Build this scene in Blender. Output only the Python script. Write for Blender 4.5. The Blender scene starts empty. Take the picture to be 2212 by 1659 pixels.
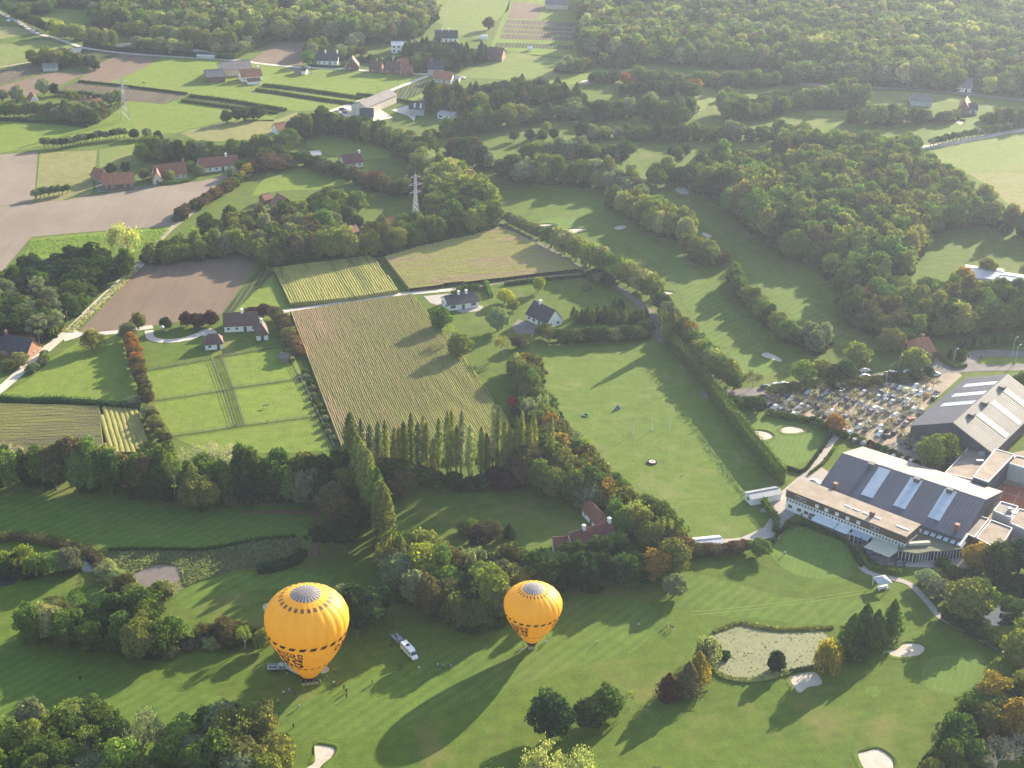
import bpy, bmesh, math, random
import numpy as np
from mathutils import Vector, Matrix
from mathutils.geometry import tessellate_polygon

C = bpy.context.scene
COL = C.collection
R_ = math.radians
random.seed(11)
rng = np.random.default_rng(7)

# ------------------------------------------------------------------ camera
CAM_H = 250.0
PITCH, ROLL = R_(26.5), R_(1.57)
FPX = 3195.0            # focal length for a picture 2212 units wide
fwd = Vector((0, math.cos(PITCH), -math.sin(PITCH)))
up0 = Vector((0, math.sin(PITCH), math.cos(PITCH)))
rt0 = Vector((1, 0, 0))
rgt = rt0 * math.cos(ROLL) + up0 * math.sin(ROLL)
upv = up0 * math.cos(ROLL) - rt0 * math.sin(ROLL)
cam_d = bpy.data.cameras.new('camera')
cam = bpy.data.objects.new('camera', cam_d)
COL.objects.link(cam)
cam.matrix_world = Matrix(((rgt.x, upv.x, -fwd.x, 0), (rgt.y, upv.y, -fwd.y, 0), (rgt.z, upv.z, -fwd.z, CAM_H), (0, 0, 0, 1)))
cam_d.sensor_width = 36.0
cam_d.lens = 36.0 * FPX / 2212.0
cam_d.clip_start = 1.0
cam_d.clip_end = 20000.0
C.camera = cam

# ------------------------------------------------------------------ light
SUN_AZ, SUN_EL = R_(37.0), R_(18.5)          # azimuth clockwise from +Y
C.view_settings.view_transform = 'Standard'
C.view_settings.look = 'None'
C.view_settings.gamma = 1.0
C.view_settings.use_curve_mapping = False
C.view_settings.exposure = 1.78
world = bpy.data.worlds.new('World')
C.world = world
world.use_nodes = True
nt = world.node_tree
nt.nodes.clear()
wo = nt.nodes.new('ShaderNodeOutputWorld')
bg = nt.nodes.new('ShaderNodeBackground')
sky = nt.nodes.new('ShaderNodeTexSky')
sky.sky_type = 'NISHITA'
sky.sun_disc = False
sky.sun_elevation = SUN_EL
sky.sun_rotation = SUN_AZ
sky.air_density = 1.2
sky.dust_density = 1.2
bg.inputs['Strength'].default_value = 0.105
nt.links.new(sky.outputs[0], bg.inputs['Color'])
nt.links.new(bg.outputs[0], wo.inputs['Surface'])
sun_d = bpy.data.lights.new('sun', 'SUN')
sun_d.energy = 5.0
sun_d.angle = R_(0.53)
sun_d.color = (1.0, 0.86, 0.66)
sun = bpy.data.objects.new('sun', sun_d)
COL.objects.link(sun)
sdir = Vector((math.sin(SUN_AZ) * math.cos(SUN_EL), math.cos(SUN_AZ) * math.cos(SUN_EL), math.sin(SUN_EL)))
sun.rotation_euler = sdir.to_track_quat('Z', 'Y').to_euler()
sun.location = (300, 500, 200)
C.cycles.max_bounces = 6
C.cycles.diffuse_bounces = 2
C.cycles.glossy_bounces = 2
C.cycles.transmission_bounces = 2
C.cycles.volume_bounces = 0
C.cycles.transparent_max_bounces = 4
C.cycles.volume_step_rate = 4.0

# ------------------------------------------------------------------ picture -> ground
def G(x, y, z=0.0):
    """Point of the place at height z seen at (x, y) of the photograph (2212 x 1659 units)."""
    d = fwd * FPX + rgt * (x - 1106.0) - upv * (y - 829.5)
    t = (z - CAM_H) / d.z
    return Vector((d.x * t, d.y * t, z))

def gp(pts, z=0.0):
    return [G(a, b, z) for a, b in pts]

def mpp(y):
    return (CAM_H / (math.sin(PITCH) + (y - 829.5) / FPX * math.cos(PITCH))) / FPX

# ------------------------------------------------------------------ tags and mesh helpers
def tag(o, label=None, cat=None, group=None, kind=None):
    if label: o['label'] = label
    if cat: o['category'] = cat
    if group: o['group'] = group
    if kind: o['kind'] = kind
    return o

def empty(name, loc=(0, 0, 0), rz=0.0):
    o = bpy.data.objects.new(name, None)
    o.empty_display_size = 0.5
    o.location = loc
    o.rotation_euler = (0, 0, rz)
    COL.objects.link(o)
    return o

def mesh_obj(name, me, mats=None, parent=None):
    o = bpy.data.objects.new(name, me)
    if mats:
        for m in (mats if isinstance(mats, (list, tuple)) else [mats]):
            me.materials.append(m)
    COL.objects.link(o)
    if parent is not None:
        o.parent = parent
    return o

def raw_mesh(name, V, F, smooth=False, mi=None):
    me = bpy.data.meshes.new(name)
    me.from_pydata([tuple(v) for v in V], [], [tuple(f) for f in F])
    if smooth:
        me.shade_smooth()
    if mi is not None:
        me.polygons.foreach_set('material_index', mi)
    me.update()
    return me

class MB:
    """Collects shapes for ONE mesh."""
    def __init__(s): s.V = []; s.F = []; s.M = []; s.m = 0
    def add(s, V, F):
        b = len(s.V)
        s.V += [tuple(v) for v in V]
        s.F += [tuple(i + b for i in f) for f in F]
        s.M += [s.m] * len(F)
        return s
    def box(s, x0, x1, y0, y1, z0, z1):
        V = [(x0, y0, z0), (x1, y0, z0), (x1, y1, z0), (x0, y1, z0), (x0, y0, z1), (x1, y0, z1), (x1, y1, z1), (x0, y1, z1)]
        return s.add(V, [(0, 3, 2, 1), (4, 5, 6, 7), (0, 1, 5, 4), (1, 2, 6, 5), (2, 3, 7, 6), (3, 0, 4, 7)])
    def prism(s, pts, z0, z1):
        """closed outline (ccw) extruded upwards"""
        n = len(pts)
        V = [(p[0], p[1], z0) for p in pts] + [(p[0], p[1], z1) for p in pts]
        F = [(i, (i + 1) % n, (i + 1) % n + n, i + n) for i in range(n)]
        tris = tessellate_polygon([[Vector((p[0], p[1], 0)) for p in pts]])
        for a, b, c in tris:
            A, B, Cc = pts[a], pts[b], pts[c]
            if (B[0] - A[0]) * (Cc[1] - A[1]) - (B[1] - A[1]) * (Cc[0] - A[0]) < 0: a, b, c = a, c, b
            F.append((a + n, b + n, c + n)); F.append((c, b, a))
        return s.add(V, F)
    def hexa(s, V):
        return s.add(V, [(0, 3, 2, 1), (4, 5, 6, 7), (0, 1, 5, 4), (1, 2, 6, 5), (2, 3, 7, 6), (3, 0, 4, 7)])
    def tube(s, a, b, r0, r1=None, n=6, cap=True):
        a, b = Vector(a), Vector(b)
        r1 = r0 if r1 is None else r1
        d = (b - a)
        if d.length < 1e-6: return s
        d.normalize()
        u = d.orthogonal().normalized(); w = d.cross(u)
        V = []
        for p, r in ((a, r0), (b, r1)):
            for k in range(n):
                t = 2 * math.pi * k / n
                V.append(p + (u * math.cos(t) + w * math.sin(t)) * r)
        F = [(k, (k + 1) % n, n + (k + 1) % n, n + k) for k in range(n)]
        if cap: F += [tuple(range(n - 1, -1, -1)), tuple(range(n, 2 * n))]
        return s.add(V, F)
    def ball(s, c, rx, ry=None, rz=None, n=8, m=5):
        ry = ry or rx; rz = rz or rx
        V = [(c[0], c[1], c[2] + rz)]
        for j in range(1, m):
            t = math.pi * j / m
            for k in range(n):
                a = 2 * math.pi * k / n
                V.append((c[0] + rx * math.sin(t) * math.cos(a), c[1] + ry * math.sin(t) * math.sin(a), c[2] + rz * math.cos(t)))
        V.append((c[0], c[1], c[2] - rz))
        F = [(0, 1 + k, 1 + (k + 1) % n) for k in range(n)]
        for j in range(m - 2):
            for k in range(n):
                F.append((1 + j * n + k, 1 + (j + 1) * n + k, 1 + (j + 1) * n + (k + 1) % n, 1 + j * n + (k + 1) % n))
        L = len(V) - 1
        F += [(L, 1 + (m - 2) * n + (k + 1) % n, 1 + (m - 2) * n + k) for k in range(n)]
        return s.add(V, F)
    def build(s, name, mats, parent=None, smooth=False):
        me = raw_mesh(name, s.V, s.F, smooth, s.M if isinstance(mats, (list, tuple)) else None)
        return mesh_obj(name, me, mats, parent)

def copy_tree(o, parent=None):
    c = o.copy(); COL.objects.link(c)
    if parent is not None: c.parent = parent
    for ch in o.children: copy_tree(ch, c)
    return c

# ------------------------------------------------------------------ materials
def newmat(name):
    m = bpy.data.materials.new(name); m.use_nodes = True
    t = m.node_tree; t.nodes.clear()
    out = t.nodes.new('ShaderNodeOutputMaterial')
    b = t.nodes.new('ShaderNodeBsdfPrincipled')
    t.links.new(b.outputs[0], out.inputs['Surface'])
    return m, t, b, out

def noise(t, scale, detail=4, rough=.6, vec=None, dist=0.0):
    n = t.nodes.new('ShaderNodeTexNoise')
    n.inputs['Scale'].default_value = scale
    n.inputs['Detail'].default_value = detail
    n.inputs['Roughness'].default_value = rough
    n.inputs['Distortion'].default_value = dist
    if vec: t.links.new(vec, n.inputs['Vector'])
    return n.outputs['Fac']

def ramp(t, fac, stops):
    r = t.nodes.new('ShaderNodeValToRGB')
    e = r.color_ramp.elements
    while len(e) < len(stops): e.new(0.5)
    for el, (p, c) in zip(e, stops):
        el.position = p
        el.color = (c[0], c[1], c[2], 1) if not isinstance(c, (int, float)) else (c, c, c, 1)
    t.links.new(fac, r.inputs[0])
    return r.outputs[0]

def mix(t, fac, a, b, mode='MIX'):
    m = t.nodes.new('ShaderNodeMix'); m.data_type = 'RGBA'; m.blend_type = mode
    for s, v in ((m.inputs[0], fac), (m.inputs[6], a), (m.inputs[7], b)):
        if isinstance(v, (int, float)): s.default_value = v if s == m.inputs[0] else (v, v, v, 1)
        elif isinstance(v, tuple): s.default_value = (v[0], v[1], v[2], 1)
        else: t.links.new(v, s)
    return m.outputs[2]

def mth(t, op, a, b=None, c=None):
    m = t.nodes.new('ShaderNodeMath'); m.operation = op
    for i, v in enumerate((a, b, c)):
        if v is None: continue
        if isinstance(v, (int, float)): m.inputs[i].default_value = v
        else: t.links.new(v, m.inputs[i])
    return m.outputs[0]

def wpos(t):
    return t.nodes.new('ShaderNodeNewGeometry').outputs['Position']

def mapping(t, vec, rot=0.0, scale=(1, 1, 1), loc=(0, 0, 0)):
    m = t.nodes.new('ShaderNodeMapping')
    m.inputs['Rotation'].default_value = (0, 0, rot)
    m.inputs['Scale'].default_value = scale
    m.inputs['Location'].default_value = loc
    t.links.new(vec, m.inputs['Vector'])
    return m.outputs[0]

def bump(t, b, h, dist, strength=1.0):
    n = t.nodes.new('ShaderNodeBump')
    n.inputs['Strength'].default_value = strength
    n.inputs['Distance'].default_value = dist
    t.links.new(h, n.inputs['Height'])
    t.links.new(n.outputs[0], b.inputs['Normal'])

def simple(name, col, rough=.7, var=.25, scale=.8, metal=0.0, bmp=0.0, spec=.3):
    """plain paint, render or stone with fine grain and wear"""
    m, t, b, _ = newmat(name)
    p = t.nodes.new('ShaderNodeTexCoord').outputs['Object']
    f = noise(t, scale, 5, .65, p)
    k = 1 - var
    c = ramp(t, f, [(.3, tuple(v * k for v in col)), (.7, tuple(min(1, v * (1 + var * .6)) for v in col))])
    t.links.new(c, b.inputs['Base Color'])
    b.inputs['Roughness'].default_value = rough
    b.inputs['Metallic'].default_value = metal
    b.inputs['Specular IOR Level'].default_value = spec
    if bmp: bump(t, b, noise(t, scale * 4, 4, .7, p), bmp)
    return m

def objcol(name, rough=.5, var=.15, spec=.4, coat=0.0):
    """paint or cloth that takes the object's own colour"""
    m, t, b, _ = newmat(name)
    oi = t.nodes.new('ShaderNodeObjectInfo')
    p = t.nodes.new('ShaderNodeTexCoord').outputs['Object']
    f = ramp(t, noise(t, 3.0, 3, .6, p), [(.3, 1 - var), (.7, 1.0)])
    t.links.new(mix(t, 1.0, oi.outputs['Color'], f, 'MULTIPLY'), b.inputs['Base Color'])
    b.inputs['Roughness'].default_value = rough
    b.inputs['Specular IOR Level'].default_value = spec
    b.inputs['Coat Weight'].default_value = coat
    return m

def leafmat(name, inst=False):
    m = bpy.data.materials.new(name); m.use_nodes = True
    t = m.node_tree; t.nodes.clear()
    out = t.nodes.new('ShaderNodeOutputMaterial')
    if inst:
        a = t.nodes.new('ShaderNodeAttribute'); a.attribute_type = 'INSTANCER'; a.attribute_name = 'tint'
        base = a.outputs['Color']
    else:
        base = t.nodes.new('ShaderNodeObjectInfo').outputs['Color']
    p = t.nodes.new('ShaderNodeTexCoord').outputs['Object']
    g = wpos(t)
    f1 = ramp(t, noise(t, .8, 5, .8, g), [(.30, .45), (.70, 1.55)])  # strong mottling puts leaf-clump self-shadow into the colour
    f2 = noise(t, 3.2, 2, .6, g)
    c = mix(t, 1.0, base, f1, 'MULTIPLY')
    c2 = mix(t, 1.0, c, (1.25, 1.15, .72), 'MULTIPLY')
    c = mix(t, ramp(t, f2, [(.45, 0.0), (.75, .8)]), c, c2)
    d = t.nodes.new('ShaderNodeBsdfDiffuse'); d.inputs['Roughness'].default_value = .9
    tr = t.nodes.new('ShaderNodeBsdfTranslucent')
    ms = t.nodes.new('ShaderNodeMixShader'); ms.inputs[0].default_value = .42
    t.links.new(c, d.inputs[0])
    t.links.new(mix(t, 1.0, c, (1.25, 1.35, .6), 'MULTIPLY'), tr.inputs[0])
    t.links.new(d.outputs[0], ms.inputs[1]); t.links.new(tr.outputs[0], ms.inputs[2])
    t.links.new(ms.outputs[0], out.inputs['Surface'])
    return m

def grass(name, lo, hi, dry=None, dryamt=.5, lump=.0, lumps=.6, stripe=0.0, srot=0.0, sw=6.0, patch=.02):
    """lo/hi leaf colours, worn dry patches, tuft relief, mowing bands"""
    m, t, b, _ = newmat(name)
    g = wpos(t)
    big = noise(t, patch, 6, .62, g)
    mid = noise(t, .22, 5, .7, g)
    fine = noise(t, 1.6, 4, .75, g)
    c = ramp(t, big, [(.3, lo), (.72, hi)])
    c = mix(t, .55, c, ramp(t, mid, [(.25, tuple(v * .72 for v in lo)), (.75, tuple(v * 1.25 for v in hi))]))
    c = mix(t, 1.0, c, ramp(t, fine, [(.25, .66), (.78, 1.3)]), 'MULTIPLY')
    if stripe:
        mp = mapping(t, g, srot, (1, 1, 1))
        w = t.nodes.new('ShaderNodeTexWave'); w.inputs['Scale'].default_value = 1.0 / sw * .314 * 1.6
        w.inputs['Distortion'].default_value = 1.2; w.inputs['Detail'].default_value = 1
        w.inputs['Detail Scale'].default_value = .3
        t.links.new(mp, w.inputs['Vector'])
        c = mix(t, 1.0, c, ramp(t, w.outputs['Fac'], [(.35, 1 - stripe), (.65, 1 + stripe)]), 'MULTIPLY')
    if dry:
        dn = noise(t, patch * 1.9, 7, .68, mapping(t, g, 0.4, (1, 1, 1), (37, 91, 0)), .6)
        c = mix(t, ramp(t, dn, [(.52, 0.0), (.72, dryamt)]), c, dry)
    t.links.new(c, b.inputs['Base Color'])
    b.inputs['Roughness'].default_value = .95
    b.inputs['Specular IOR Level'].default_value = .1
    h = noise(t, lumps, 5, .75, g, .3)
    bump(t, b, mix(t, .5, h, fine), max(lump, .12))
    return m

def tilled(name, lo, hi, rot, sw=1.6, lines=.25, relief=.15):
    m, t, b, _ = newmat(name)
    g = wpos(t)
    mp = mapping(t, g, rot, (1, 1, 1))
    w = t.nodes.new('ShaderNodeTexWave'); w.inputs['Scale'].default_value = .314 / sw * 1.0
    w.inputs['Distortion'].default_value = .8; w.inputs['Detail'].default_value = 2
    t.links.new(mp, w.inputs['Vector'])
    st = noise(t, .35, 4, .6, mapping(t, g, rot, (1, .03, 1)))
    big = noise(t, .025, 5, .65, g)
    fine = noise(t, 1.8, 5, .8, g)
    c = ramp(t, big, [(.3, lo), (.7, hi)])
    c = mix(t, 1.0, c, ramp(t, w.outputs['Fac'], [(.2, 1 - lines), (.8, 1.0)]), 'MULTIPLY')
    c = mix(t, 1.0, c, ramp(t, st, [(.3, 1 - lines * .8), (.7, 1 + lines * .5)]), 'MULTIPLY')
    c = mix(t, 1.0, c, ramp(t, fine, [(.25, .78), (.75, 1.18)]), 'MULTIPLY')
    t.links.new(c, b.inputs['Base Color'])
    b.inputs['Roughness'].default_value = .95; b.inputs['Specular IOR Level'].default_value = .1
    bump(t, b, mix(t, .5, w.outputs['Fac'], fine), relief)
    return m

def surface(name, lo, hi, scale=.3, relief=.03, rough=.9, spots=None):
    m, t, b, _ = newmat(name)
    g = wpos(t)
    c = ramp(t, noise(t, scale, 6, .7, g), [(.3, lo), (.7, hi)])
    c = mix(t, 1.0, c, ramp(t, noise(t, 2.2, 4, .75, g), [(.25, .82), (.75, 1.12)]), 'MULTIPLY')
    if spots:
        c = mix(t, ramp(t, noise(t, .5, 5, .7, mapping(t, g, 1, (1, 1, 1), (9, 5, 0)), .5), [(.54, 0.0), (.64, .85)]), c, spots)
    t.links.new(c, b.inputs['Base Color'])
    b.inputs['Roughness'].default_value = rough; b.inputs['Specular IOR Level'].default_value = .2
    bump(t, b, noise(t, 1.5, 5, .7, g), relief)
    return m

M = {}
M['leaf'] = leafmat('leaf')
M['leaf_far'] = leafmat('leaf_far', True)
M['bark'] = simple('bark', (.13, .10, .07), .95, .4, 1.5)
M['bark_pale'] = simple('bark_pale', (.42, .37, .31), .9, .3, 1.5)
M['ground'] = grass('meadow_grass', (.062, .098, .016), (.098, .145, .022), (.15, .14, .05), .5, .12)
M['golf'] = grass('golf_grass', (.058, .098, .014), (.100, .150, .018), (.19, .16, .06), .7, .10, .9, .02, R_(70), 6.0)
M['fair'] = grass('fairway_grass', (.072, .124, .020), (.102, .160, .024), (.17, .15, .055), .35, .05, 1.2, .07, R_(40), 5.0, .03)
M['green'] = grass('putting_green', (.095, .155, .028), (.110, .175, .032), None, 0, .03, 2.0, .04, R_(20), 3.0, .06)
M['pasture'] = grass('pasture_grass', (.108, .160, .022), (.165, .225, .034), (.17, .17, .05), .6, .35, .7)
M['pasture_pale'] = grass('pasture_pale', (.125, .165, .040), (.165, .205, .050), (.22, .19, .09), .6, .3, .6)
M['hay'] = grass('hay_grass', (.16, .17, .06), (.23, .22, .085), (.27, .21, .12), .5, .5, .5)
M['range'] = grass('range_grass', (.080, .130, .020), (.118, .172, .026), (.20, .19, .075), .75, .15, .8, 0, 0, 5, .03)
M['reed'] = grass('reed_bed', (.12, .13, .05), (.19, .18, .08), (.22, .17, .10), .6, 1.2, .5)
M['plow'] = tilled('ploughed_brown', (.155, .112, .080), (.205, .150, .108), R_(-32), 1.2, .14, .06)
M['plow_pale'] = tilled('ploughed_pale', (.205, .165, .132), (.27, .222, .178), R_(-80), 1.4, .12, .06)
M['plow_dark'] = tilled('ploughed_dark', (.11, .09, .065), (.15, .12, .085), R_(5), 2.4, .3)
M['crop'] = tilled('crop_rows', (.06, .085, .03), (.10, .12, .045), R_(5), 2.4, .45, .3)
M['road'] = surface('concrete_road', (.42, .38, .33), (.55, .50, .44), .4)
M['asphalt'] = surface('asphalt', (.13, .12, .115), (.20, .185, .175), .25)
M['gravel'] = surface('parking_gravel', (.23, .185, .135), (.35, .29, .22), .15, .05)
M['paving'] = surface('terrace_paving', (.30, .27, .24), (.40, .36, .32), .5)
M['track'] = surface('dirt_track', (.25, .20, .14), (.36, .30, .21), .4)
M['sand'] = surface('bunker_sand', (.40, .35, .29), (.52, .46, .38), .35, .15)
M['clay'] = surface('clay_court', (.34, .11, .055), (.40, .14, .07), .2)
M['lily'] = surface('lily_water', (.105, .125, .05), (.185, .19, .09), .25, .05, .6, (.15, .165, .07))
def water():
    m, t, b, _ = newmat('water')
    b.inputs['Base Color'].default_value = (.035, .04, .035, 1)
    b.inputs['Roughness'].default_value = .08
    b.inputs['Specular IOR Level'].default_value = .8
    bump(t, b, noise(t, .8, 3, .6, wpos(t)), .02)
    return m
M['water'] = water()
M['mudpond'] = surface('pond_mud', (.12, .10, .085), (.19, .16, .14), .3, .03, .45)
# ------------------------------------------------------------------ trees: prototypes
def leaf_quads(P, N, size, rg):
    """one bent leafy spray (2 triangles) per point, facing roughly along N"""
    n = len(P)
    N = N + rg.normal(0, .45, (n, 3)); N /= np.linalg.norm(N, axis=1)[:, None]
    a = rg.normal(0, 1, (n, 3)); u = np.cross(N, a); u /= np.linalg.norm(u, axis=1)[:, None]
    w = np.cross(N, u)
    s = (size * rg.uniform(.6, 1.25, n))[:, None]
    q = s * rg.uniform(.55, 1.0, n)[:, None]
    V = np.stack([P - u * s, P - w * q - N * s * .25, P + u * s, P + w * q + N * s * .15], 1).reshape(-1, 3)
    F = np.arange(n * 4).reshape(n, 4)
    return V, F

def core(cx, cy, cz, rx, ry, rz, rg, n=10, m=7):
    V = []; F = []
    for j in range(m + 1):
        t = math.pi * j / m
        for k in range(n):
            a = 2 * math.pi * k / n
            r = rg.uniform(.85, 1.08)
            V.append((cx + rx * r * math.sin(t) * math.cos(a), cy + ry * r * math.sin(t) * math.sin(a), cz + rz * math.cos(t)))
    for j in range(m):
        for k in range(n):
            F.append((j * n + k, (j + 1) * n + k, (j + 1) * n + (k + 1) % n, j * n + (k + 1) % n))
    return np.array(V), F

def fib(n):
    i = np.arange(n) + .5
    ph = np.arccos(1 - 2 * i / n); th = math.pi * (1 + 5 ** .5) * i
    return np.stack([np.cos(th) * np.sin(ph), np.sin(th) * np.sin(ph), np.cos(ph)], 1)

def crown_round(rg, R, z0, z1, nl=26, nq=2400, lf=.42, flat=1.0, ragged=.12, lobe=(.26, .42), co=.74):
    """lobed broadleaf crown: returns V, F lists"""
    cz = (z0 + z1) / 2; rz = (z1 - z0) / 2
    D = fib(nl); D = D[rg.permutation(nl)] + rg.normal(0, .12, (nl, 3)); D /= np.linalg.norm(D, axis=1)[:, None]
    rad = rg.uniform(lobe[0], lobe[1], nl) * min(R, rz * 1.2)
    k = 1 - rad / R * .9 + rg.normal(0, ragged, nl) * .5
    Cn = np.stack([D[:, 0] * R * k, D[:, 1] * R * k, D[:, 2] * rz * k], 1)
    lo = Cn[:, 2] < 0
    Cn[lo, :2] *= 1.14; Cn[:, 2] = np.where(lo, Cn[:, 2] * .88, Cn[:, 2])
    stray = rg.random(nq) < .10
    w = rad ** 2; w /= w.sum()
    idx = rg.choice(nl, nq, p=w)
    d = rg.normal(0, 1, (nq, 3)); d /= np.linalg.norm(d, axis=1)[:, None]
    flip = (d * D[idx]).sum(1) < -.25
    d[flip] *= -1
    rr = rad[idx] * np.where(stray, rg.uniform(1.1, 1.4, nq), rg.uniform(.78, 1.12, nq))
    P = Cn[idx] + d * rr[:, None] * np.array([1, 1, flat]); P[:, 2] += cz
    V1, F1 = leaf_quads(P, d + np.array([0, 0, .25]), lf, rg)
    V2, F2 = core(0, 0, cz, R * co, R * co, rz * co, rg)
    return np.vstack([V1, V2]), [tuple(f) for f in F1] + [tuple(i + len(V1) for i in f) for f in F2]

def crown_column(rg, R, z0, z1, nq=1500, lf=.42, prof=None, co=.6, up=1.2):
    """upright crown (poplar, cypress, conifer) with radius profile over its height"""
    h = rg.uniform(0, 1, nq) ** .9
    r = np.interp(h, *zip(*prof)) * R
    a = rg.uniform(0, 2 * math.pi, nq)
    # vertical plumes
    pl = 1 + .16 * np.sin(a * 5 + h * 9 + rg.uniform(0, 6)) + .13 * np.sin(a * 3 - h * 23)
    r = r * pl * rg.uniform(.78, 1.1, nq)
    P = np.stack([r * np.cos(a), r * np.sin(a), z0 + h * (z1 - z0)], 1)
    N = np.stack([np.cos(a), np.sin(a), np.full(nq, .35)], 1)
    V1, F1 = leaf_quads(P, N, lf, rg)
    V = [V1]; F = [tuple(f) for f in F1]; b = len(V1)
    n = 8; m = 8
    Vc = []; 
    for j in range(m + 1):
        hh = j / m
        rr = np.interp(hh, *zip(*prof)) * R * co
        for k in range(n):
            t = 2 * math.pi * k / n
            Vc.append((rr * math.cos(t), rr * math.sin(t), z0 + hh * (z1 - z0) * .97))
    for j in range(m):
        for k in range(n):
            F.append(tuple(b + q for q in (j * n + k, j * n + (k + 1) % n, (j + 1) * n + (k + 1) % n, (j + 1) * n + k)))
    return np.vstack([V1, np.array(Vc)]), F

def crown_willow(rg, R, z0, z1, nq=2600, lf=.3):
    """weeping crown: hanging strands from a dome"""
    ns = 210
    a = rg.uniform(0, 2 * math.pi, ns); q = np.sqrt(rg.uniform(0, 1, ns))
    lob = 1 + .18 * np.sin(a * 4 + 1) + .1 * np.sin(a * 7)
    top = z1 - (q ** 2.2) * (z1 - z0) * .45 + rg.normal(0, .35, ns)
    L = (top - z0) * rg.uniform(.45, .95, ns)
    k = nq // ns
    P = []; N = []
    for i in range(ns):
        s = rg.uniform(0, 1, k)
        rr = R * lob[i] * (q[i] + .12 * np.sqrt(s))
        P.append(np.stack([rr * math.cos(a[i]), rr * math.sin(a[i]), top[i] - s * L[i]], 1) + rg.normal(0, .16, (k, 3)))
        N.append(np.tile([math.cos(a[i]), math.sin(a[i]), .5], (k, 1)))
    P = np.vstack(P); N = np.vstack(N)
    V1, F1 = leaf_quads(P, N, lf, rg)
    V1 = V1.reshape(-1, 4, 3); V1[:, :, 2] = (V1[:, :, 2] - V1[:, :, 2].mean(1)[:, None]) * 1.9 + V1[:, :, 2].mean(1)[:, None]; V1 = V1.reshape(-1, 3)
    V2, F2 = core(0, 0, z0 + (z1 - z0) * .55, R * .66, R * .66, (z1 - z0) * .38, rg)
    return np.vstack([V1, V2]), [tuple(f) for f in F1] + [tuple(i + len(V1) for i in f) for f in F2]

def branches(rg, H, R, depth=4, n0=5, r0=.28, tips=None, seed_up=.75):
    mb = MB()
    def grow(p, d, L, r, k):
        e = p + d * L
        mb.tube(p, e, r, r * .6, 4 if k < 2 else 3, False)
        if k >= depth:
            if tips is not None: tips.append(e)
            return
        nb = 3 if k < 2 else rg.integers(2, 4)
        for _ in range(nb):
            q = Vector(rg.normal(0, 1, 3)).normalized()
            nd = (d * .9 + q * .62 + Vector((0, 0, .14))).normalized()
            s = p + d * L * rg.uniform(.55, 1)
            grow(s, nd, L * rg.uniform(.62, .82), r * .55, k + 1)
    z = H * .28
    mb.tube((0, 0, -.3), (0, 0, z), r0 * 1.2, r0 * .85, 6, False)
    for k in range(n0):
        a = 2 * math.pi * (k + rg.uniform(-.3, .3)) / n0
        grow(Vector((0, 0, z * rg.uniform(.75, 1.02))), Vector((math.cos(a) * .75, math.sin(a) * .75, seed_up)).normalized(), H * .25, r0 * .7, 1)
    return mb

def trunk(rg, H, r, R, limbs=5, z0=None):
    mb = MB()
    z0 = z0 or H * .35
    zs = [-.3, H * .18, H * .45, H * .8]
    rs = [r * 1.35, r, r * .7, r * .2]
    pts = [Vector((0, 0, zs[0])), Vector((rg.normal(0, .08), rg.normal(0, .08), zs[1])), Vector((rg.normal(0, .2), rg.normal(0, .2), zs[2])), Vector((rg.normal(0, .3), rg.normal(0, .3), zs[3]))]
    for i in range(3): mb.tube(pts[i], pts[i + 1], rs[i], rs[i + 1], 6, False)
    for k in range(limbs):
        a = 2 * math.pi * (k + rg.uniform(-.3, .3)) / limbs
        z = z0 * rg.uniform(.75, 1.3)
        mb.tube((0, 0, z), (math.cos(a) * R * .7, math.sin(a) * R * .7, z + R * rg.uniform(.4, .9)), r * .45, r * .12, 4, False)
    return mb

from mathutils import noise as mnoise
PROTO = {}     # kind -> list of (trunk mesh, crown mesh, far mesh, H, R)
far_col = bpy.data.collections.new('far_tree_library')
FAR_IDX = {}
def add_proto(kind, tm, crown, H, R, bark='bark', leafless=False):
    tme = raw_mesh(kind + '_trunk', tm.V, tm.F, True)
    tme.materials.append(M[bark])
    if crown is not None:
        V, F = crown
        cme = raw_mesh(kind + '_crown', V.tolist(), F)
        cme.materials.append(M['leaf'])
    else: cme = None
    # joined low copy for the far wood
    V2 = list(tm.V); F2 = list(tm.F); mi = [0] * len(tm.F)
    if crown is not None:
        b = len(V2)
        V2 += [tuple(v) for v in V.tolist()]; F2 += [tuple(i + b for i in f) for f in F]; mi += [1] * len(F)
    fme = raw_mesh(kind + '_far', V2, F2, False, mi)
    fme.materials.append(M[bark]); fme.materials.append(M['leaf_far'])
    fo = bpy.data.objects.new('far_%03d_%s' % (len(far_col.objects), kind), fme)
    far_col.objects.link(fo)
    FAR_IDX.setdefault(kind, []).append(len(far_col.objects) - 1)
    PROTO.setdefault(kind, []).append((tme, cme, H, R))

for i in range(7):
    rg = np.random.default_rng(100 + i)
    R = 4.6; H = 14.0
    fl = rg.uniform(.8, 1.0)
    add_proto('broad', trunk(rg, H, .33, R), crown_round(rg, R, .5 + rg.uniform(0, .9), H, int(rg.integers(20, 38)), 2600, .40, fl, .2), H, R)
for i in range(4):      # wood crown: little foliage near the ground
    rg = np.random.default_rng(200 + i)
    R = 5.0; H = 15.0
    add_proto('wood', trunk(rg, H, .3, R, 4, 7), crown_round(rg, R, 1.8, H, int(rg.integers(16, 30)), 2000, .46, .85, .22, (.3, .5)), H, R)
POP = [(0, .35), (.08, .75), (.3, 1.0), (.6, .9), (.85, .6), (.96, .25), (1, .02)]
for i in range(4):
    rg = np.random.default_rng(300 + i)
    add_proto('poplar', trunk(rg, 22, .35, 1.2, 3), crown_column(rg, 1.75, 2.2 if i % 2 else 5.5, 23.0, 1500, .34, POP, .42), 23.0, 1.75)
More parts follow.
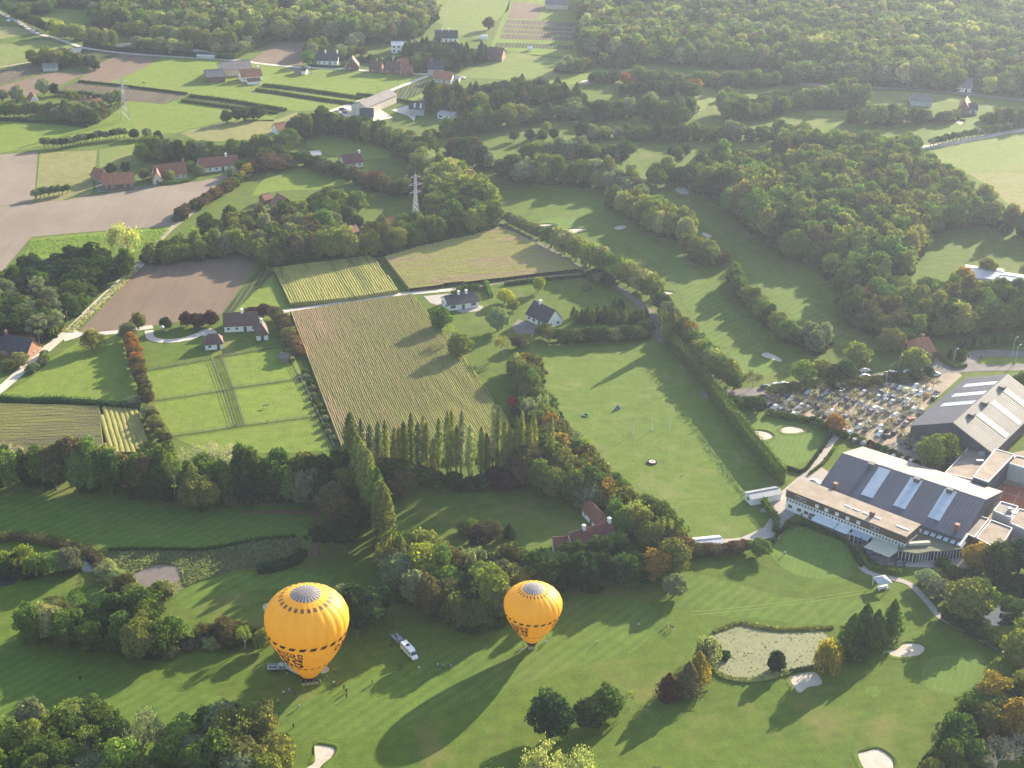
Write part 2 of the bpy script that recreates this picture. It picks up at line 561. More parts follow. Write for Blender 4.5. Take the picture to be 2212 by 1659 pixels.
CON = [(0, .9), (.12, 1.0), (.35, .85), (.6, .6), (.85, .26), (1, .02)]
for i in range(3):
    rg = np.random.default_rng(400 + i)
    add_proto('cone', trunk(rg, 12, .3, 2, 3), crown_column(rg, 3.3, .8, 13.5, 2200, .36, CON), 13.5, 3.3)
for i in range(3):      # pine: dark tufted crown high on a bare stem
    rg = np.random.default_rng(500 + i)
    add_proto('pine', trunk(rg, 13, .28, 3.4, 5, 8), crown_round(rg, 3.7, 5.5, 14.0, 22, 2000, .38, .6, .35, (.22, .36), .5), 14.0, 3.7)
for i in range(3):
    rg = np.random.default_rng(600 + i)
    add_proto('willow', trunk(rg, 9, .4, 3, 5, 4), crown_willow(rg, 4.3, 1.2, 12.0), 12.0, 4.3)
for i in range(3):      # bare, silvery
    rg = np.random.default_rng(700 + i)
    tips = []
    tb = branches(rg, 13, 4.5, 5, 5, .3, tips)
    T = np.array([tuple(v) for v in tips])
    P = T[rg.integers(0, len(T), 900)] + rg.normal(0, .4, (900, 3))
    V, F = leaf_quads(P, rg.normal(0, 1, (900, 3)), .17, rg)
    add_proto('bare', tb, (V, [tuple(f) for f in F]), 13.0, 4.6, 'bark_pale')
for i in range(3):      # birch / airy tree: visible limbs under a thin crown
    rg = np.random.default_rng(800 + i)
    tips = []
    tb = branches(rg, 14, 4.5, 4, 5, .24, tips)
    T = np.array([tuple(v) for v in tips])
    P = T[rg.integers(0, len(T), 1500)] + rg.normal(0, .62, (1500, 3))
    V, F = leaf_quads(P, rg.normal(0, 1, (1500, 3)) + np.array([0, 0, .8]), .30, rg)
    add_proto('airy', tb, (V, [tuple(f) for f in F]), float(P[:, 2].max()), float(np.abs(P[:, :2]).max()), 'bark_pale')
for i in range(3):      # small pruned car-park tree, nearly leafless
    rg = np.random.default_rng(900 + i)
    tips = []
    tb = branches(rg, 5.2, 2, 3, 5, .11, tips)
    T = np.array([tuple(v) for v in tips])
    P = T[rg.integers(0, len(T), 210)] + rg.normal(0, .36, (210, 3))
    V, F = leaf_quads(P, rg.normal(0, 1, (210, 3)), .17, rg)
    add_proto('sparse', tb, (V, [tuple(f) for f in F]), 5.2, 2.0)
for i in range(3):      # bush, foliage to the ground
    rg = np.random.default_rng(950 + i)
    add_proto('bush', trunk(rg, 2.0, .12, 1, 3, .8), crown_round(rg, 2.0, -.15, 3.0, 16, 1100, .27, 1, .2), 3.0, 2.0)
for i in range(3):      # pollard: short stem, dense round head
    rg = np.random.default_rng(970 + i)
    add_proto('pollard', trunk(rg, 3.0, .2, 1, 3, 2), crown_round(rg, 1.9, 1.7, 5.2, 14, 900, .27, 1, .15), 5.2, 1.9)

# leaf colours
T_ = dict(dark=(.030, .050, .016), deep=(.022, .040, .020), green=(.055, .080, .020), mid=(.070, .100, .026), lime=(.110, .125, .030),
          yellow=(.19, .18, .03), gold=(.20, .14, .03), orange=(.21, .10, .035), rust=(.108, .072, .044), brown=(.080, .076, .038), bone=(.22, .20, .175),
          purple=(.060, .032, .028), grey=(.105, .115, .070), silver=(.15, .165, .11), olive=(.105, .105, .032), straw=(.175, .165, .075),
          red=(.22, .035, .03), bright=(.075, .125, .022))
T_ = {k: ((v[0] * 1.85, v[1] * 2.0, v[2] * 2.1) if k not in ('brown', 'rust', 'orange', 'gold', 'purple', 'red', 'bone') else (v[0] * 1.6, v[1] * 1.6, v[2] * 1.6)) for k, v in T_.items()}
TNAME = dict(dark='dark green', deep='very dark green', green='green', mid='mid green', lime='lime green', yellow='bright yellow',
             gold='golden', orange='orange', rust='rust brown', brown='brownish', purple='dark purple', grey='grey green',
             silver='silvery green', olive='olive green', straw='straw yellow', red='dark red', bone='pale', bright='bright green')
KNAME = dict(broad='deciduous_tree', wood='deciduous_tree', poplar='poplar_tree', cone='conifer_tree', pine='pine_tree', willow='willow_tree',
             bare='bare_tree', airy='birch_tree', sparse='parking_tree', bush='bush', pollard='pollard_tree')
KWORD = dict(broad='broadleaf tree', wood='broadleaf tree', poplar='poplar', cone='cone-shaped conifer', pine='pine', willow='weeping willow',
             bare='leafless silvery tree', airy='airy birch', sparse='small sparse tree', bush='bush', pollard='round-headed pollard')
TREES = []       # (kind, x, y, H, R, tint, key, label-phrase, group)
def tint(key, j=.16):
    c = T_[key]
    k = 1 + random.uniform(-j, j) * 1.3
    return tuple(max(.004, v * k * (1 + random.uniform(-j, j) * .5)) for v in c)
def plant(kind, pt, H, R, key, phrase, group=None):
    TREES.append([kind, pt[0], pt[1], H, R, key, tint(key), phrase, group])
def tree(kind, x, y, H, R, key, phrase, group=None):
    """one tree whose foot shows at (x, y)"""
    plant(kind, G(x, y), H, R, key, phrase, group)
def pick(mixd):
    if isinstance(mixd, (list, tuple)): return random.choice(mixd)
    ks = list(mixd); return random.choices(ks, [mixd[k] for k in ks])[0]

UNDER = []
def UNDER_OK(front): return len(front) > 1
def inside(p, poly):
    x, y = p; c = False; n = len(poly)
    for i in range(n):
        x1, y1 = poly[i][0], poly[i][1]; x2, y2 = poly[(i + 1) % n][0], poly[(i + 1) % n][1]
        if (y1 > y) != (y2 > y) and x < (x2 - x1) * (y - y1) / (y2 - y1) + x1: c = not c
    return c

def scatter(poly, sp, holes=()):
    xs = [p[0] for p in poly]; ys = [p[1] for p in poly]
    A = (max(xs) - min(xs)) * (max(ys) - min(ys))
    cell = {}; out = []
    for _ in range(int(A / sp / sp * 9)):
        p = (random.uniform(min(xs), max(xs)), random.uniform(min(ys), max(ys)))
        if not inside(p, poly) or any(inside(p, h) for h in holes): continue
        k = (int(p[0] // sp), int(p[1] // sp))
        if any((p[0] - q[0]) ** 2 + (p[1] - q[1]) ** 2 < sp * sp for a in (-1, 0, 1) for b in (-1, 0, 1) for q in cell.get((k[0] + a, k[1] + b), ())): continue
        cell.setdefault(k, []).append(p); out.append(p)
    return out

def wood(phrase, back, front, H, sp, tints, kinds, holes=(), top=None, rj=.5):
    """trees between the far treetop line `back` and the near foot line `front` of the photograph"""
    top = top or (.68 if sum(p[1] for p in front) / len(front) > 600 else .84)
    seed_ = (len(phrase) * 1.7) % 9
    poly = gp(back, H * top) + gp(front[::-1], 0)
    hs = [gp(h) for h in holes]
    for p in scatter([(v.x, v.y) for v in poly], sp * .76, [[(v.x, v.y) for v in h] for h in hs]):
        k = pick(kinds)
        nz = mnoise.noise(Vector((p[0] * .022, p[1] * .022, seed_)))
        h = H * 1.06 * (1 + nz * .35) * random.uniform(.72, 1.18) * (1.0 if k != 'bush' else .35)
        plant(k, p, h, sp * (1 + nz * .3) * random.uniform(.50, .86), (tints[int((mnoise.noise(Vector((p[0] * .03, p[1] * .03, seed_ + 40))) * .9 + .5) * len(tints)) % len(tints)] if random.random() < .6 else pick(tints)), phrase, phrase)
    if UNDER_OK(front):
        Fp = gp(front)
        for a, b in zip(Fp, Fp[1:]):
            for _ in range(int((b - a).length / 2.4)):
                q = a.lerp(b, random.random()); off = random.uniform(.5, 6.5)
                UNDER.append(['bush', q.x + random.uniform(-1, 1), q.y + off, random.uniform(2.2, 5.0), random.uniform(1.8, 3.2), 'dark', tint(random.choice(['dark', 'deep', 'dark', 'green', 'brown'])), '', ''])

def row(kind, pts, n, H, R, tints, phrase, jit=.3, hj=.12):
    """n trees spaced along a foot line"""
    P = gp(pts); seg = [0]
    for a, b in zip(P, P[1:]): seg.append(seg[-1] + (b - a).length)
    for i in range(n):
        s = seg[-1] * (i + .5) / n
        for k in range(len(P) - 1):
            if s <= seg[k + 1] or k == len(P) - 2:
                p = P[k].lerp(P[k + 1], (s - seg[k]) / (seg[k + 1] - seg[k])); break
        plant(kind if isinstance(kind, str) else pick(kind), (p.x + random.uniform(-jit, jit), p.y + random.uniform(-jit, jit)), H * random.uniform(1 - hj, 1 + hj), R * random.uniform(.9, 1.15), pick(tints), phrase, phrase)
# ------------------------------------------------------------------ ground sheet and everything drawn on it
def flat(name, P, mat, level, kind='structure', label=None):
    z = .012 * level
    V = [(p[0], p[1], z) for p in P]
    tr = tessellate_polygon([[Vector((p[0], p[1], 0)) for p in P]])
    F = []
    for a, b, c in tr:
        A, B, Cc = V[a], V[b], V[c]
        if (B[0] - A[0]) * (Cc[1] - A[1]) - (B[1] - A[1]) * (Cc[0] - A[0]) < 0: a, b, c = a, c, b
        F.append((a, b, c))
    o = mesh_obj(name, raw_mesh(name, V, F), M[mat] if isinstance(mat, str) else mat)
    return tag(o, label, None, None, kind)

def smooth_loop(P, n=5):
    out = []; m = len(P)
    for i in range(m):
        p0, p1, p2, p3 = P[i - 1], P[i], P[(i + 1) % m], P[(i + 2) % m]
        for k in range(n):
            t = k / n
            out.append(.5 * ((2 * p1) + (p2 - p0) * t + (2 * p0 - 5 * p1 + 4 * p2 - p3) * t * t + (3 * p1 - p0 - 3 * p2 + p3) * t ** 3))
    return out

def smooth_line(P, n=5):
    out = []
    for i in range(len(P) - 1):
        p1, p2 = P[i], P[i + 1]
        p0 = P[i - 1] if i else p1 * 2 - p2
        p3 = P[i + 2] if i + 2 < len(P) else p2 * 2 - p1
        for k in range(n):
            t = k / n
            out.append(.5 * ((2 * p1) + (p2 - p0) * t + (2 * p0 - 5 * p1 + 4 * p2 - p3) * t * t + (3 * p1 - p0 - 3 * p2 + p3) * t ** 3))
    return out + [P[-1]]

def patch(name, pts, mat, level=1, smooth=False, label=None):
    P = gp(pts)
    if smooth: P = smooth_loop(P)
    return flat(name, P, mat, level, 'structure', label)

def strip(name, pts, w, mat, level=6, smooth=True, label=None, world=False):
    P = pts if world else gp(pts)
    if smooth and len(P) > 2: P = smooth_line(P)
    V = []; F = []
    for i, p in enumerate(P):
        a = P[max(0, i - 1)]; b = P[min(len(P) - 1, i + 1)]
        d = (b - a); d.z = 0; d.normalize()
        nrm = Vector((-d.y, d.x, 0))
        ww = w * random.uniform(.94, 1.06)
        V += [p + nrm * ww / 2 + Vector((0, 0, .012 * level)), p - nrm * ww / 2 + Vector((0, 0, .012 * level))]
        if i: F.append((2 * i - 2, 2 * i - 1, 2 * i + 1, 2 * i))
    o = mesh_obj(name, raw_mesh(name, V, F), M[mat])
    return tag(o, label, None, None, 'structure')

gs = 9000
tag(mesh_obj('ground', raw_mesh('ground', [(-gs, -gs, 0), (gs, -gs, 0), (gs, gs, 0), (-gs, gs, 0)], [(0, 1, 2, 3)]), M['ground']), kind='structure')

# golf course grass: the whole near part and the right half
patch('golf_rough', [(-260, 985), (310, 985), (450, 990), (750, 1000), (800, 1160), (860, 1290), (1090, 1240), (1380, 1260), (1480, 1185), (1660, 1180), (1690, 1060), (1530, 860), (1440, 735), (1380, 640), (1260, 570), (1080, 470), (1000, 350), (940, 300), (930, 240), (1100, 190), (1230, 150), (1240, 60), (2600, 60), (2900, 1000), (2500, 2000), (-600, 2000)], 'golf', 1)
# fairways
patch('fairway', [(-150, 1075), (100, 1072), (330, 1095), (640, 1115), (680, 1130), (665, 1175), (600, 1155), (420, 1185), (250, 1190), (170, 1170), (90, 1150), (-150, 1140)], 'fair', 2, True)
patch('fairway', [(-100, 1400), (80, 1415), (250, 1450), (400, 1490), (620, 1520), (760, 1470), (950, 1410), (1180, 1310), (1330, 1290), (1420, 1320), (1380, 1400), (1250, 1440), (1000, 1520), (700, 1600), (400, 1560), (-100, 1560)], 'fair', 2, True)
patch('fairway', [(1060, 370), (1180, 400), (1250, 470), (1340, 520), (1440, 590), (1500, 690), (1560, 760), (1640, 800), (1700, 790), (1640, 740), (1560, 640), (1470, 560), (1370, 500), (1290, 440), (1190, 385), (1080, 345)], 'fair', 2, True)
patch('fairway', [(1360, 330), (1420, 410), (1500, 440), (1590, 520), (1700, 600), (1780, 680), (1880, 760), (1930, 790), (1880, 790), (1800, 740), (1710, 680), (1620, 590), (1560, 510), (1440, 440), (1370, 380), (1330, 335)], 'fair', 2, True)
patch('fairway', [(380, 1285), (480, 1245), (640, 1232), (720, 1240), (700, 1260), (560, 1275), (460, 1290), (420, 1320)], 'fair', 2, True)
patch('fairway', [(1500, 1240), (1700, 1290), (1900, 1300), (1960, 1340), (1800, 1350), (1600, 1335), (1500, 1320), (1440, 1290)], 'fair', 2, True)
# putting greens
for q in ([(1680, 1170), (1720, 1140), (1790, 1150), (1835, 1190), (1838, 1225), (1800, 1250), (1740, 1247), (1690, 1225), (1666, 1198)],
          [(1995, 1440), (2015, 1420), (2060, 1415), (2110, 1410), (2125, 1440), (2105, 1480), (2060, 1500), (2010, 1490), (1992, 1465)],
          [(1560, 790), (1580, 770), (1630, 768), (1670, 790), (1660, 812), (1600, 815), (1565, 808)],
          [(600, 1260), (650, 1243), (700, 1246), (715, 1262), (690, 1283), (620, 1284)],
          [(1870, 1487), (1890, 1482), (1903, 1494), (1892, 1505), (1872, 1500)],
          [(1165, 478), (1210, 468), (1250, 475), (1265, 488), (1215, 494), (1170, 490)],
          [(1590, 880), (1640, 885), (1715, 905), (1770, 945), (1760, 985), (1700, 1010), (1660, 1000), (1620, 940), (1595, 905)],
          [(2010, 285), (2060, 262), (2110, 258), (2130, 268), (2080, 290), (2020, 303)],
          [(200, 1270), (240, 1278), (245, 1295), (210, 1300), (185, 1285)]):
    patch('putting_green', q, 'green', 3, True)
# bunkers: sand with a raised grass lip
def bunker(pts, label):
    P = smooth_loop(gp(pts), 5)
    o = flat('bunker', P, 'sand', 4)
    c = sum(P, Vector()) / len(P)
    V = []; F = []; n = len(P)
    for p in P:
        d = (p - c).normalized()
        V += [p - d * .12 + Vector((0, 0, .055)), p + d * .12 + Vector((0, 0, .34)), p + d * 1.6 + Vector((0, 0, .03))]
    for i in range(n):
        j = (i + 1) % n
        F += [(3 * i, 3 * j, 3 * j + 1, 3 * i + 1), (3 * i + 1, 3 * j + 1, 3 * j + 2, 3 * i + 2)]
    mesh_obj('bunker_lip', raw_mesh('bunker_lip', V, F, True), M['golf'], o)
    o['label'] = label
BUNK = [([(2038 - 125, 1407), (1935, 1404), (1950, 1392), (1965, 1389), (1990, 1393), (1998, 1403), (1985, 1416), (1955, 1420), (1930, 1418)], 'kidney-shaped sand bunker beside the green near the right path'),
        ([(1708, 1464), (1730, 1455), (1760, 1452), (1776, 1470), (1772, 1481), (1745, 1486), (1728, 1498), (1715, 1485)], 'squarish sand bunker below the lily pond'),
        ([(1853, 1632), (1870, 1623), (1895, 1618), (1918, 1630), (1930, 1645), (1925, 1665), (1880, 1675)], 'pale sand bunker at the bottom edge below the right fairway'),
        ([(680, 1612), (700, 1610), (725, 1618), (715, 1638), (695, 1655), (680, 1690), (655, 1690), (662, 1660), (680, 1645)], 'hourglass sand bunker left of the long balloon shadow'),
        ([(567, 1308), (580, 1302), (594, 1305), (592, 1322), (585, 1328), (572, 1322)], 'small round bunker half hidden behind the large balloon'),
        ([(690, 1440), (706, 1438), (712, 1448), (700, 1456), (688, 1452)], 'small sand bunker behind the basket of the large balloon'),
        ([(1645, 764), (1660, 762), (1687, 775), (1685, 783), (1670, 778), (1650, 772)], 'slanting bunker right of the upper putting green'),
        ([(1553, 775), (1562, 771), (1573, 777), (1576, 788), (1562, 790)], 'round bunker left of the upper putting green'),
        ([(1163, 487), (1180, 484), (1203, 486), (1195, 491), (1175, 492)], 'flat bunker by the lane trees, left of its twin'),
        ([(1226, 497), (1245, 494), (1269, 495), (1255, 501), (1235, 504)], 'flat bunker by the lane trees, right of its twin'),
        ([(1327, 491), (1340, 487), (1354, 490), (1345, 496), (1330, 497)], 'oval bunker in the open fairway above the lane trees'),
        ([(1516, 506), (1522, 502), (1538, 510), (1528, 515)], 'bunker tucked behind the tree clump between the fairways'),
        ([(1423, 632), (1435, 629), (1457, 633), (1440, 638), (1425, 637)], 'thin bunker where the lane bends, on the fairway edge'),
        ([(1458, 410), (1472, 404), (1487, 412), (1487, 420), (1470, 419)], 'bunker on the fairway beside the large dark wood'),
        ([(1620, 937), (1635, 930), (1660, 934), (1670, 944), (1650, 952), (1628, 948)], 'grey bunker left of its twin below the car park'),
        ([(1688, 927), (1705, 921), (1728, 924), (1738, 932), (1715, 937), (1692, 936)], 'grey bunker right of its twin below the car park'),
        ([(1237, 263), (1250, 259), (1263, 263), (1250, 268)], 'distant bunker between the two long tree belts'),
        ([(1254, 176), (1268, 172), (1280, 177), (1262, 181)], 'distant bunker by the dark conifers'),
        ([(2065, 262), (2078, 258), (2082, 266), (2072, 270)], 'distant bunker below the red-roofed farm'),
        ([(2115, 278), (2135, 274), (2148, 279), (2130, 283)], 'distant bunker close to the pollard row')]
for q, l in BUNK: bunker(q, l)

# ponds
patch('pond', [(1535, 1370), (1560, 1355), (1620, 1345), (1665, 1360), (1715, 1357), (1770, 1362), (1792, 1385), (1782, 1420), (1740, 1442), (1700, 1455), (1620, 1470), (1560, 1455), (1530, 1420)], 'lily', 4, True)
patch('pond', [(165, 1212), (190, 1208), (207, 1218), (205, 1233), (180, 1236), (168, 1228)], 'water', 4, True)
patch('pond', [(0, 1245), (20, 1238), (35, 1250), (30, 1262), (-20, 1268)], 'water', 4, True)
patch('pond', [(2005, 1250), (2040, 1232), (2075, 1240), (2110, 1275), (2150, 1300), (2230, 1285), (2330, 1300), (2330, 1380), (2230, 1352), (2150, 1352), (2110, 1345), (2060, 1310), (2020, 1280)], 'water', 4, True)
patch('reed_bed', [(235, 1190), (330, 1188), (440, 1185), (520, 1172), (600, 1157), (650, 1162), (655, 1195), (600, 1222), (480, 1240), (400, 1270), (355, 1300), (310, 1310), (240, 1290), (222, 1255), (225, 1215)], 'reed', 3, True)
patch('dry_pond', [(292, 1240), (340, 1222), (385, 1225), (385, 1250), (345, 1285), (305, 1270)], 'mudpond', 4, True)

# meadow with the targets, and gardens
patch('sports_meadow', [(1150, 745), (1200, 738), (1420, 722), (1442, 740), (1560, 885), (1690, 1045), (1672, 1120), (1665, 1135), (1600, 1162), (1480, 1172), (1380, 1110), (1280, 1030), (1200, 930), (1160, 850)], 'range', 2)
patch('garden_lawn', [(905, 660), (1000, 630), (1110, 615), (1255, 600), (1330, 640), (1405, 700), (1405, 735), (1150, 745), (1110, 760), (1130, 870), (1150, 950), (1110, 925), (1010, 790)], 'golf', 2)
patch('garden_lawn', [(850, 1060), (900, 1045), (1110, 1045), (1180, 1070), (1300, 1150), (1250, 1180), (1100, 1150), (980, 1140), (900, 1110)], 'golf', 2)
patch('garden_lawn', [(300, 728), (440, 700), (600, 690), (650, 780), (460, 775), (310, 800)], 'golf', 2)

# farmland, left
patch('pasture', [(0, 852), (62, 822), (110, 775), (175, 735), (265, 725), (285, 780), (302, 868), (220, 868), (60, 862), (-60, 872), (-160, 900), (-160, 860)], 'pasture', 2)
patch('paddock', [(308, 802), (455, 777), (625, 748), (645, 775), (700, 900), (722, 972), (640, 978), (450, 978), (375, 945), (335, 880)], 'pasture', 3)
patch('paddock_track', [(458, 775), (478, 771), (527, 918), (508, 922)], 'golf', 4)
patch('ploughed_field', [(307, 575), (420, 556), (545, 542), (562, 562), (478, 678), (375, 697), (262, 715), (168, 720)], 'plow', 2)
patch('crop_strip', [(566, 572), (592, 590), (500, 680), (478, 680)], 'crop', 3)
patch('grass_strip', [(545, 540), (590, 560), (640, 680), (620, 690), (560, 690), (490, 690), (592, 592), (566, 572)], 'pasture', 2)
patch('ploughed_field', [(-120, 458), (0, 447), (120, 433), (440, 390), (500, 375), (478, 412), (375, 488), (200, 500), (68, 512), (48, 535), (0, 592), (-180, 680)], 'plow_pale', 2)
patch('grass_strip', [(66, 515), (200, 503), (375, 490), (345, 525), (250, 560), (110, 560), (55, 552)], 'pasture', 2)
patch('ploughed_field', [(-100, 340), (0, 334), (82, 328), (73, 436), (0, 446), (-100, 456)], 'plow_pale', 3)
patch('hay_field', [(86, 330), (210, 325), (198, 420), (150, 432), (76, 436)], 'hay', 3)
patch('hay_field', [(214, 324), (305, 308), (312, 352), (215, 370)], 'pasture_pale', 3)
patch('pasture', [(-160, 275), (0, 262), (190, 272), (275, 218), (355, 226), (388, 217), (490, 236), (600, 245), (590, 262), (480, 262), (380, 287), (270, 296), (100, 312), (0, 331), (-160, 345)], 'pasture', 2)
patch('hay_field', [(388, 287), (480, 264), (600, 258), (640, 242), (665, 262), (630, 290), (500, 305), (430, 305)], 'hay', 2)
patch('ploughed_field', [(125, 193), (165, 180), (405, 205), (352, 224), (215, 212)], 'plow_dark', 3)
patch('pasture', [(168, 172), (240, 178), (352, 123), (505, 131), (553, 137), (640, 150), (735, 150), (815, 160), (922, 162), (815, 207), (730, 236), (640, 240), (410, 203), (170, 178)], 'pasture', 2)
for q in ([(392, 218), (410, 206), (500, 218), (620, 240), (600, 246), (510, 236)], [(553, 194), (600, 200), (690, 214), (775, 225), (755, 230), (690, 221), (600, 206), (540, 198)], [(568, 184), (620, 189), (700, 200), (785, 212), (768, 216), (700, 207), (560, 188)]):
    patch('crop_strip', q, 'crop', 3)
patch('ploughed_field', [(272, 115), (352, 123), (320, 142), (240, 178), (170, 174), (195, 152), (212, 138)], 'plow', 3)
patch('crop_field', [(178, 106), (268, 115), (210, 137), (160, 150), (160, 125)], 'crop', 2)
patch('ploughed_field', [(-120, 200), (0, 187), (95, 160), (150, 154), (185, 158), (125, 187), (95, 200), (0, 216), (-120, 232)], 'plow', 2)
patch('ploughed_field', [(-120, 165), (0, 150), (100, 137), (150, 148), (90, 158), (0, 183), (-120, 195)], 'plow_dark', 2)
patch('pasture', [(-120, 110), (0, 96), (100, 86), (158, 103), (120, 122), (62, 131), (0, 143), (-120, 158)], 'pasture_pale', 2)
patch('crop_field', [(-100, 60), (0, 57), (40, 58), (72, 72), (0, 84), (-100, 92)], 'hay', 2)
patch('pasture', [(60, 40), (105, 17), (197, 22), (200, 47), (160, 58), (75, 54)], 'pasture', 2)
patch('pasture', [(-60, 8), (55, 4), (40, 20), (-20, 20)], 'pasture_pale', 2)
patch('pasture', [(560, 60), (590, 28), (640, 20), (650, 45), (605, 62)], 'pasture', 2)
patch('ploughed_field', [(540, 133), (595, 92), (672, 90), (672, 118), (648, 142), (575, 137)], 'plow', 2)
patch('crop_field', [(815, 208), (918, 172), (968, 180), (922, 200), (925, 222), (880, 218)], 'crop', 3)
patch('grass_strip', [(878, 216), (968, 180), (978, 182), (890, 219)], 'pasture', 4)
patch('pasture', [(975, 165), (1106, 114), (1222, 125), (1205, 165), (1100, 172)], 'pasture_pale', 2)
patch('pasture', [(920, -40), (1110, -40), (1098, 22), (1052, 62), (1055, 85), (960, 72), (955, 52), (905, 30)], 'pasture_pale', 2)
patch('ploughed_field', [(1108, 4), (1173, 10), (1163, 42), (1096, 40)], 'plow', 3)
patch('pasture', [(1060, 100), (1110, -20), (1250, -20), (1245, 130), (1150, 120)], 'pasture', 2)
patch('crop_field', [(1094, 43), (1170, 45), (1248, 50), (1240, 88), (1160, 87), (1078, 84)], 'plow_dark', 3)
for k in range(3): patch('grass_strip', [(1094 - k * 5, 51 + k * 10), (1245, 60 + k * 9), (1245, 62 + k * 9), (1093 - k * 5, 53 + k * 10)], 'pasture_pale', 4)
patch('crop_strip', [(1072, 92), (1150, 94), (1238, 99), (1237, 108), (1150, 104), (1068, 102)], 'crop', 3)
patch('meadow', [(540, 425), (600, 345), (660, 342), (775, 392), (705, 408), (600, 412)], 'pasture', 2)
patch('meadow', [(660, 300), (715, 288), (800, 300), (845, 330), (835, 352), (740, 342), (665, 318)], 'pasture', 2)
patch('meadow', [(780, 345), (850, 340), (890, 362), (880, 395), (830, 400), (800, 380)], 'ground', 3)
patch('meadow', [(1990, 315), (2210, 285), (2500, 270), (2500, 420), (2212, 372), (2040, 375), (2015, 330)], 'pasture_pale', 3)
patch('meadow', [(2090, 374), (2212, 373), (2500, 415), (2500, 520), (2212, 470), (2130, 400)], 'hay', 3)
patch('garden_lawn', [(2000, 510), (2120, 490), (2110, 560), (2030, 570), (1990, 545)], 'golf', 3)
patch('golf_meadow', [(1420, 215), (1500, 190), (1600, 193), (1560, 210), (1500, 245), (1440, 240)], 'pasture_pale', 3, True)
patch('golf_meadow', [(1180, 172), (1240, 158), (1290, 165), (1280, 180), (1210, 182)], 'pasture', 3, True)
patch('golf_meadow', [(1860, 200), (1980, 198), (2110, 215), (2110, 222), (1960, 215), (1880, 232)], 'pasture_pale', 3, True)
patch('golf_meadow', [(1740, 240), (1850, 238), (1820, 250), (1740, 250)], 'pasture', 3)

M['red_path'] = surface('red_path', (.13, .07, .05), (.18, .10, .075), .3)
# roads and tracks
strip('road', [(-60, 0), (0, 28), (40, 48), (75, 70), (120, 83), (165, 98), (180, 103), (250, 113), (350, 121), (505, 130), (560, 137), (640, 145), (740, 149), (830, 156), (930, 161), (1000, 167)], 3.6, 'road', 7)
strip('road', [(925, 164), (870, 185), (815, 207), (770, 221), (720, 238), (680, 252)], 3.4, 'road', 8)
strip('track', [(168, 104), (163, 110), (160, 118)], 7, 'road', 8)
strip('track', [(-60, 152), (0, 145), (65, 134)], 3, 'track', 7)
strip('road', [(-90, 905), (0, 842), (70, 780), (140, 722), (155, 710), (230, 638), (305, 570)], 4.2, 'road', 8)
strip('road', [(305, 570), (345, 520), (375, 490), (430, 448), (475, 412), (520, 368), (553, 340)], 2.6, 'track', 7)
strip('road', [(140, 722), (200, 722), (255, 717), (330, 706)], 3.4, 'road', 9)
patch('road_junction', [(128, 722), (150, 708), (168, 716), (182, 724), (160, 732), (140, 738)], 'road', 10)
strip('driveway', [(322, 714), (326, 730), (355, 737), (400, 733), (432, 722), (450, 716)], 3.4, 'road', 10)
patch('driveway', [(430, 716), (452, 708), (468, 716), (470, 726), (452, 730), (438, 726)], 'road', 11)
strip('lane', [(590, 676), (625, 671), (740, 655), (860, 637), (930, 630), (978, 626)], 3.2, 'road', 8)
strip('lane', [(978, 626), (1040, 618), (1106, 607), (1180, 598), (1262, 592)], 1.6, 'track', 8)
strip('lane', [(1060, 470), (1106, 497), (1156, 524), (1206, 551), (1256, 580), (1318, 612), (1368, 645), (1406, 677), (1420, 706), (1428, 740)], 3.2, 'asphalt', 8)
strip('lane', [(1445, 735), (1460, 757), (1490, 795), (1520, 832), (1545, 852)], 2.4, 'track', 8)
strip('road', [(1515, 850), (1560, 852), (1646, 845), (1735, 836), (1799, 828), (1889, 817), (1989, 804), (2055, 797), (2212, 793), (2500, 790)], 6.5, 'asphalt', 9)
strip('road', [(2080, 798), (2100, 785), (2100, 772), (2112, 765), (2150, 763), (2212, 767), (2400, 780)], 6, 'asphalt', 10)
strip('road', [(1990, 319), (2060, 309), (2120, 297), (2212, 281), (2400, 262)], 5, 'road', 8)
strip('road', [(1700, 180), (1860, 188), (1971, 193), (2050, 200), (2120, 207), (2212, 216), (2400, 235)], 5, 'asphalt', 8)
patch('grass_island', [(2116, 776), (2150, 771), (2230, 776), (2260, 784), (2180, 787), (2120, 787)], 'pasture', 12, True)
patch('parking_ground', [(1648, 858), (1700, 842), (1800, 836), (1900, 826), (1985, 815), (2040, 806), (2066, 800), (2078, 812), (2012, 870), (1972, 910), (1968, 930), (2010, 945), (2045, 1005), (2025, 1022), (1980, 1000), (1920, 975), (1860, 955), (1808, 935), (1760, 905), (1700, 895), (1655, 885)], 'gravel', 5)
strip('footpath', [(1680, 1090), (1700, 1065), (1740, 1030), (1775, 985), (1795, 955), (1810, 940)], 2.8, 'paving', 9)
strip('footpath', [(1675, 1165), (1690, 1120), (1720, 1105), (1760, 1115), (1800, 1135), (1835, 1170), (1852, 1195), (1863, 1227), (1890, 1242), (1927, 1250), (1966, 1263), (2004, 1301), (2030, 1332), (2081, 1360), (2150, 1398), (2230, 1440)], 2.2, 'paving', 9)
patch('terrace', [(1640, 1105), (1690, 1060), (1760, 1000), (1790, 1020), (1780, 1060), (1720, 1075), (1700, 1100), (1850, 1150), (1975, 1200), (2060, 1195), (2080, 1190), (2100, 1230), (1960, 1225), (1900, 1220), (1850, 1180), (1780, 1140), (1720, 1110), (1690, 1130), (1672, 1160), (1655, 1165), (1480, 1182), (1480, 1172), (1600, 1162), (1650, 1140), (1670, 1110)], 'paving', 8)
patch('forecourt', [(2080, 1000), (2280, 960), (2330, 1010), (2320, 1180), (2230, 1215), (2110, 1200), (2050, 1050)], 'gravel', 4)
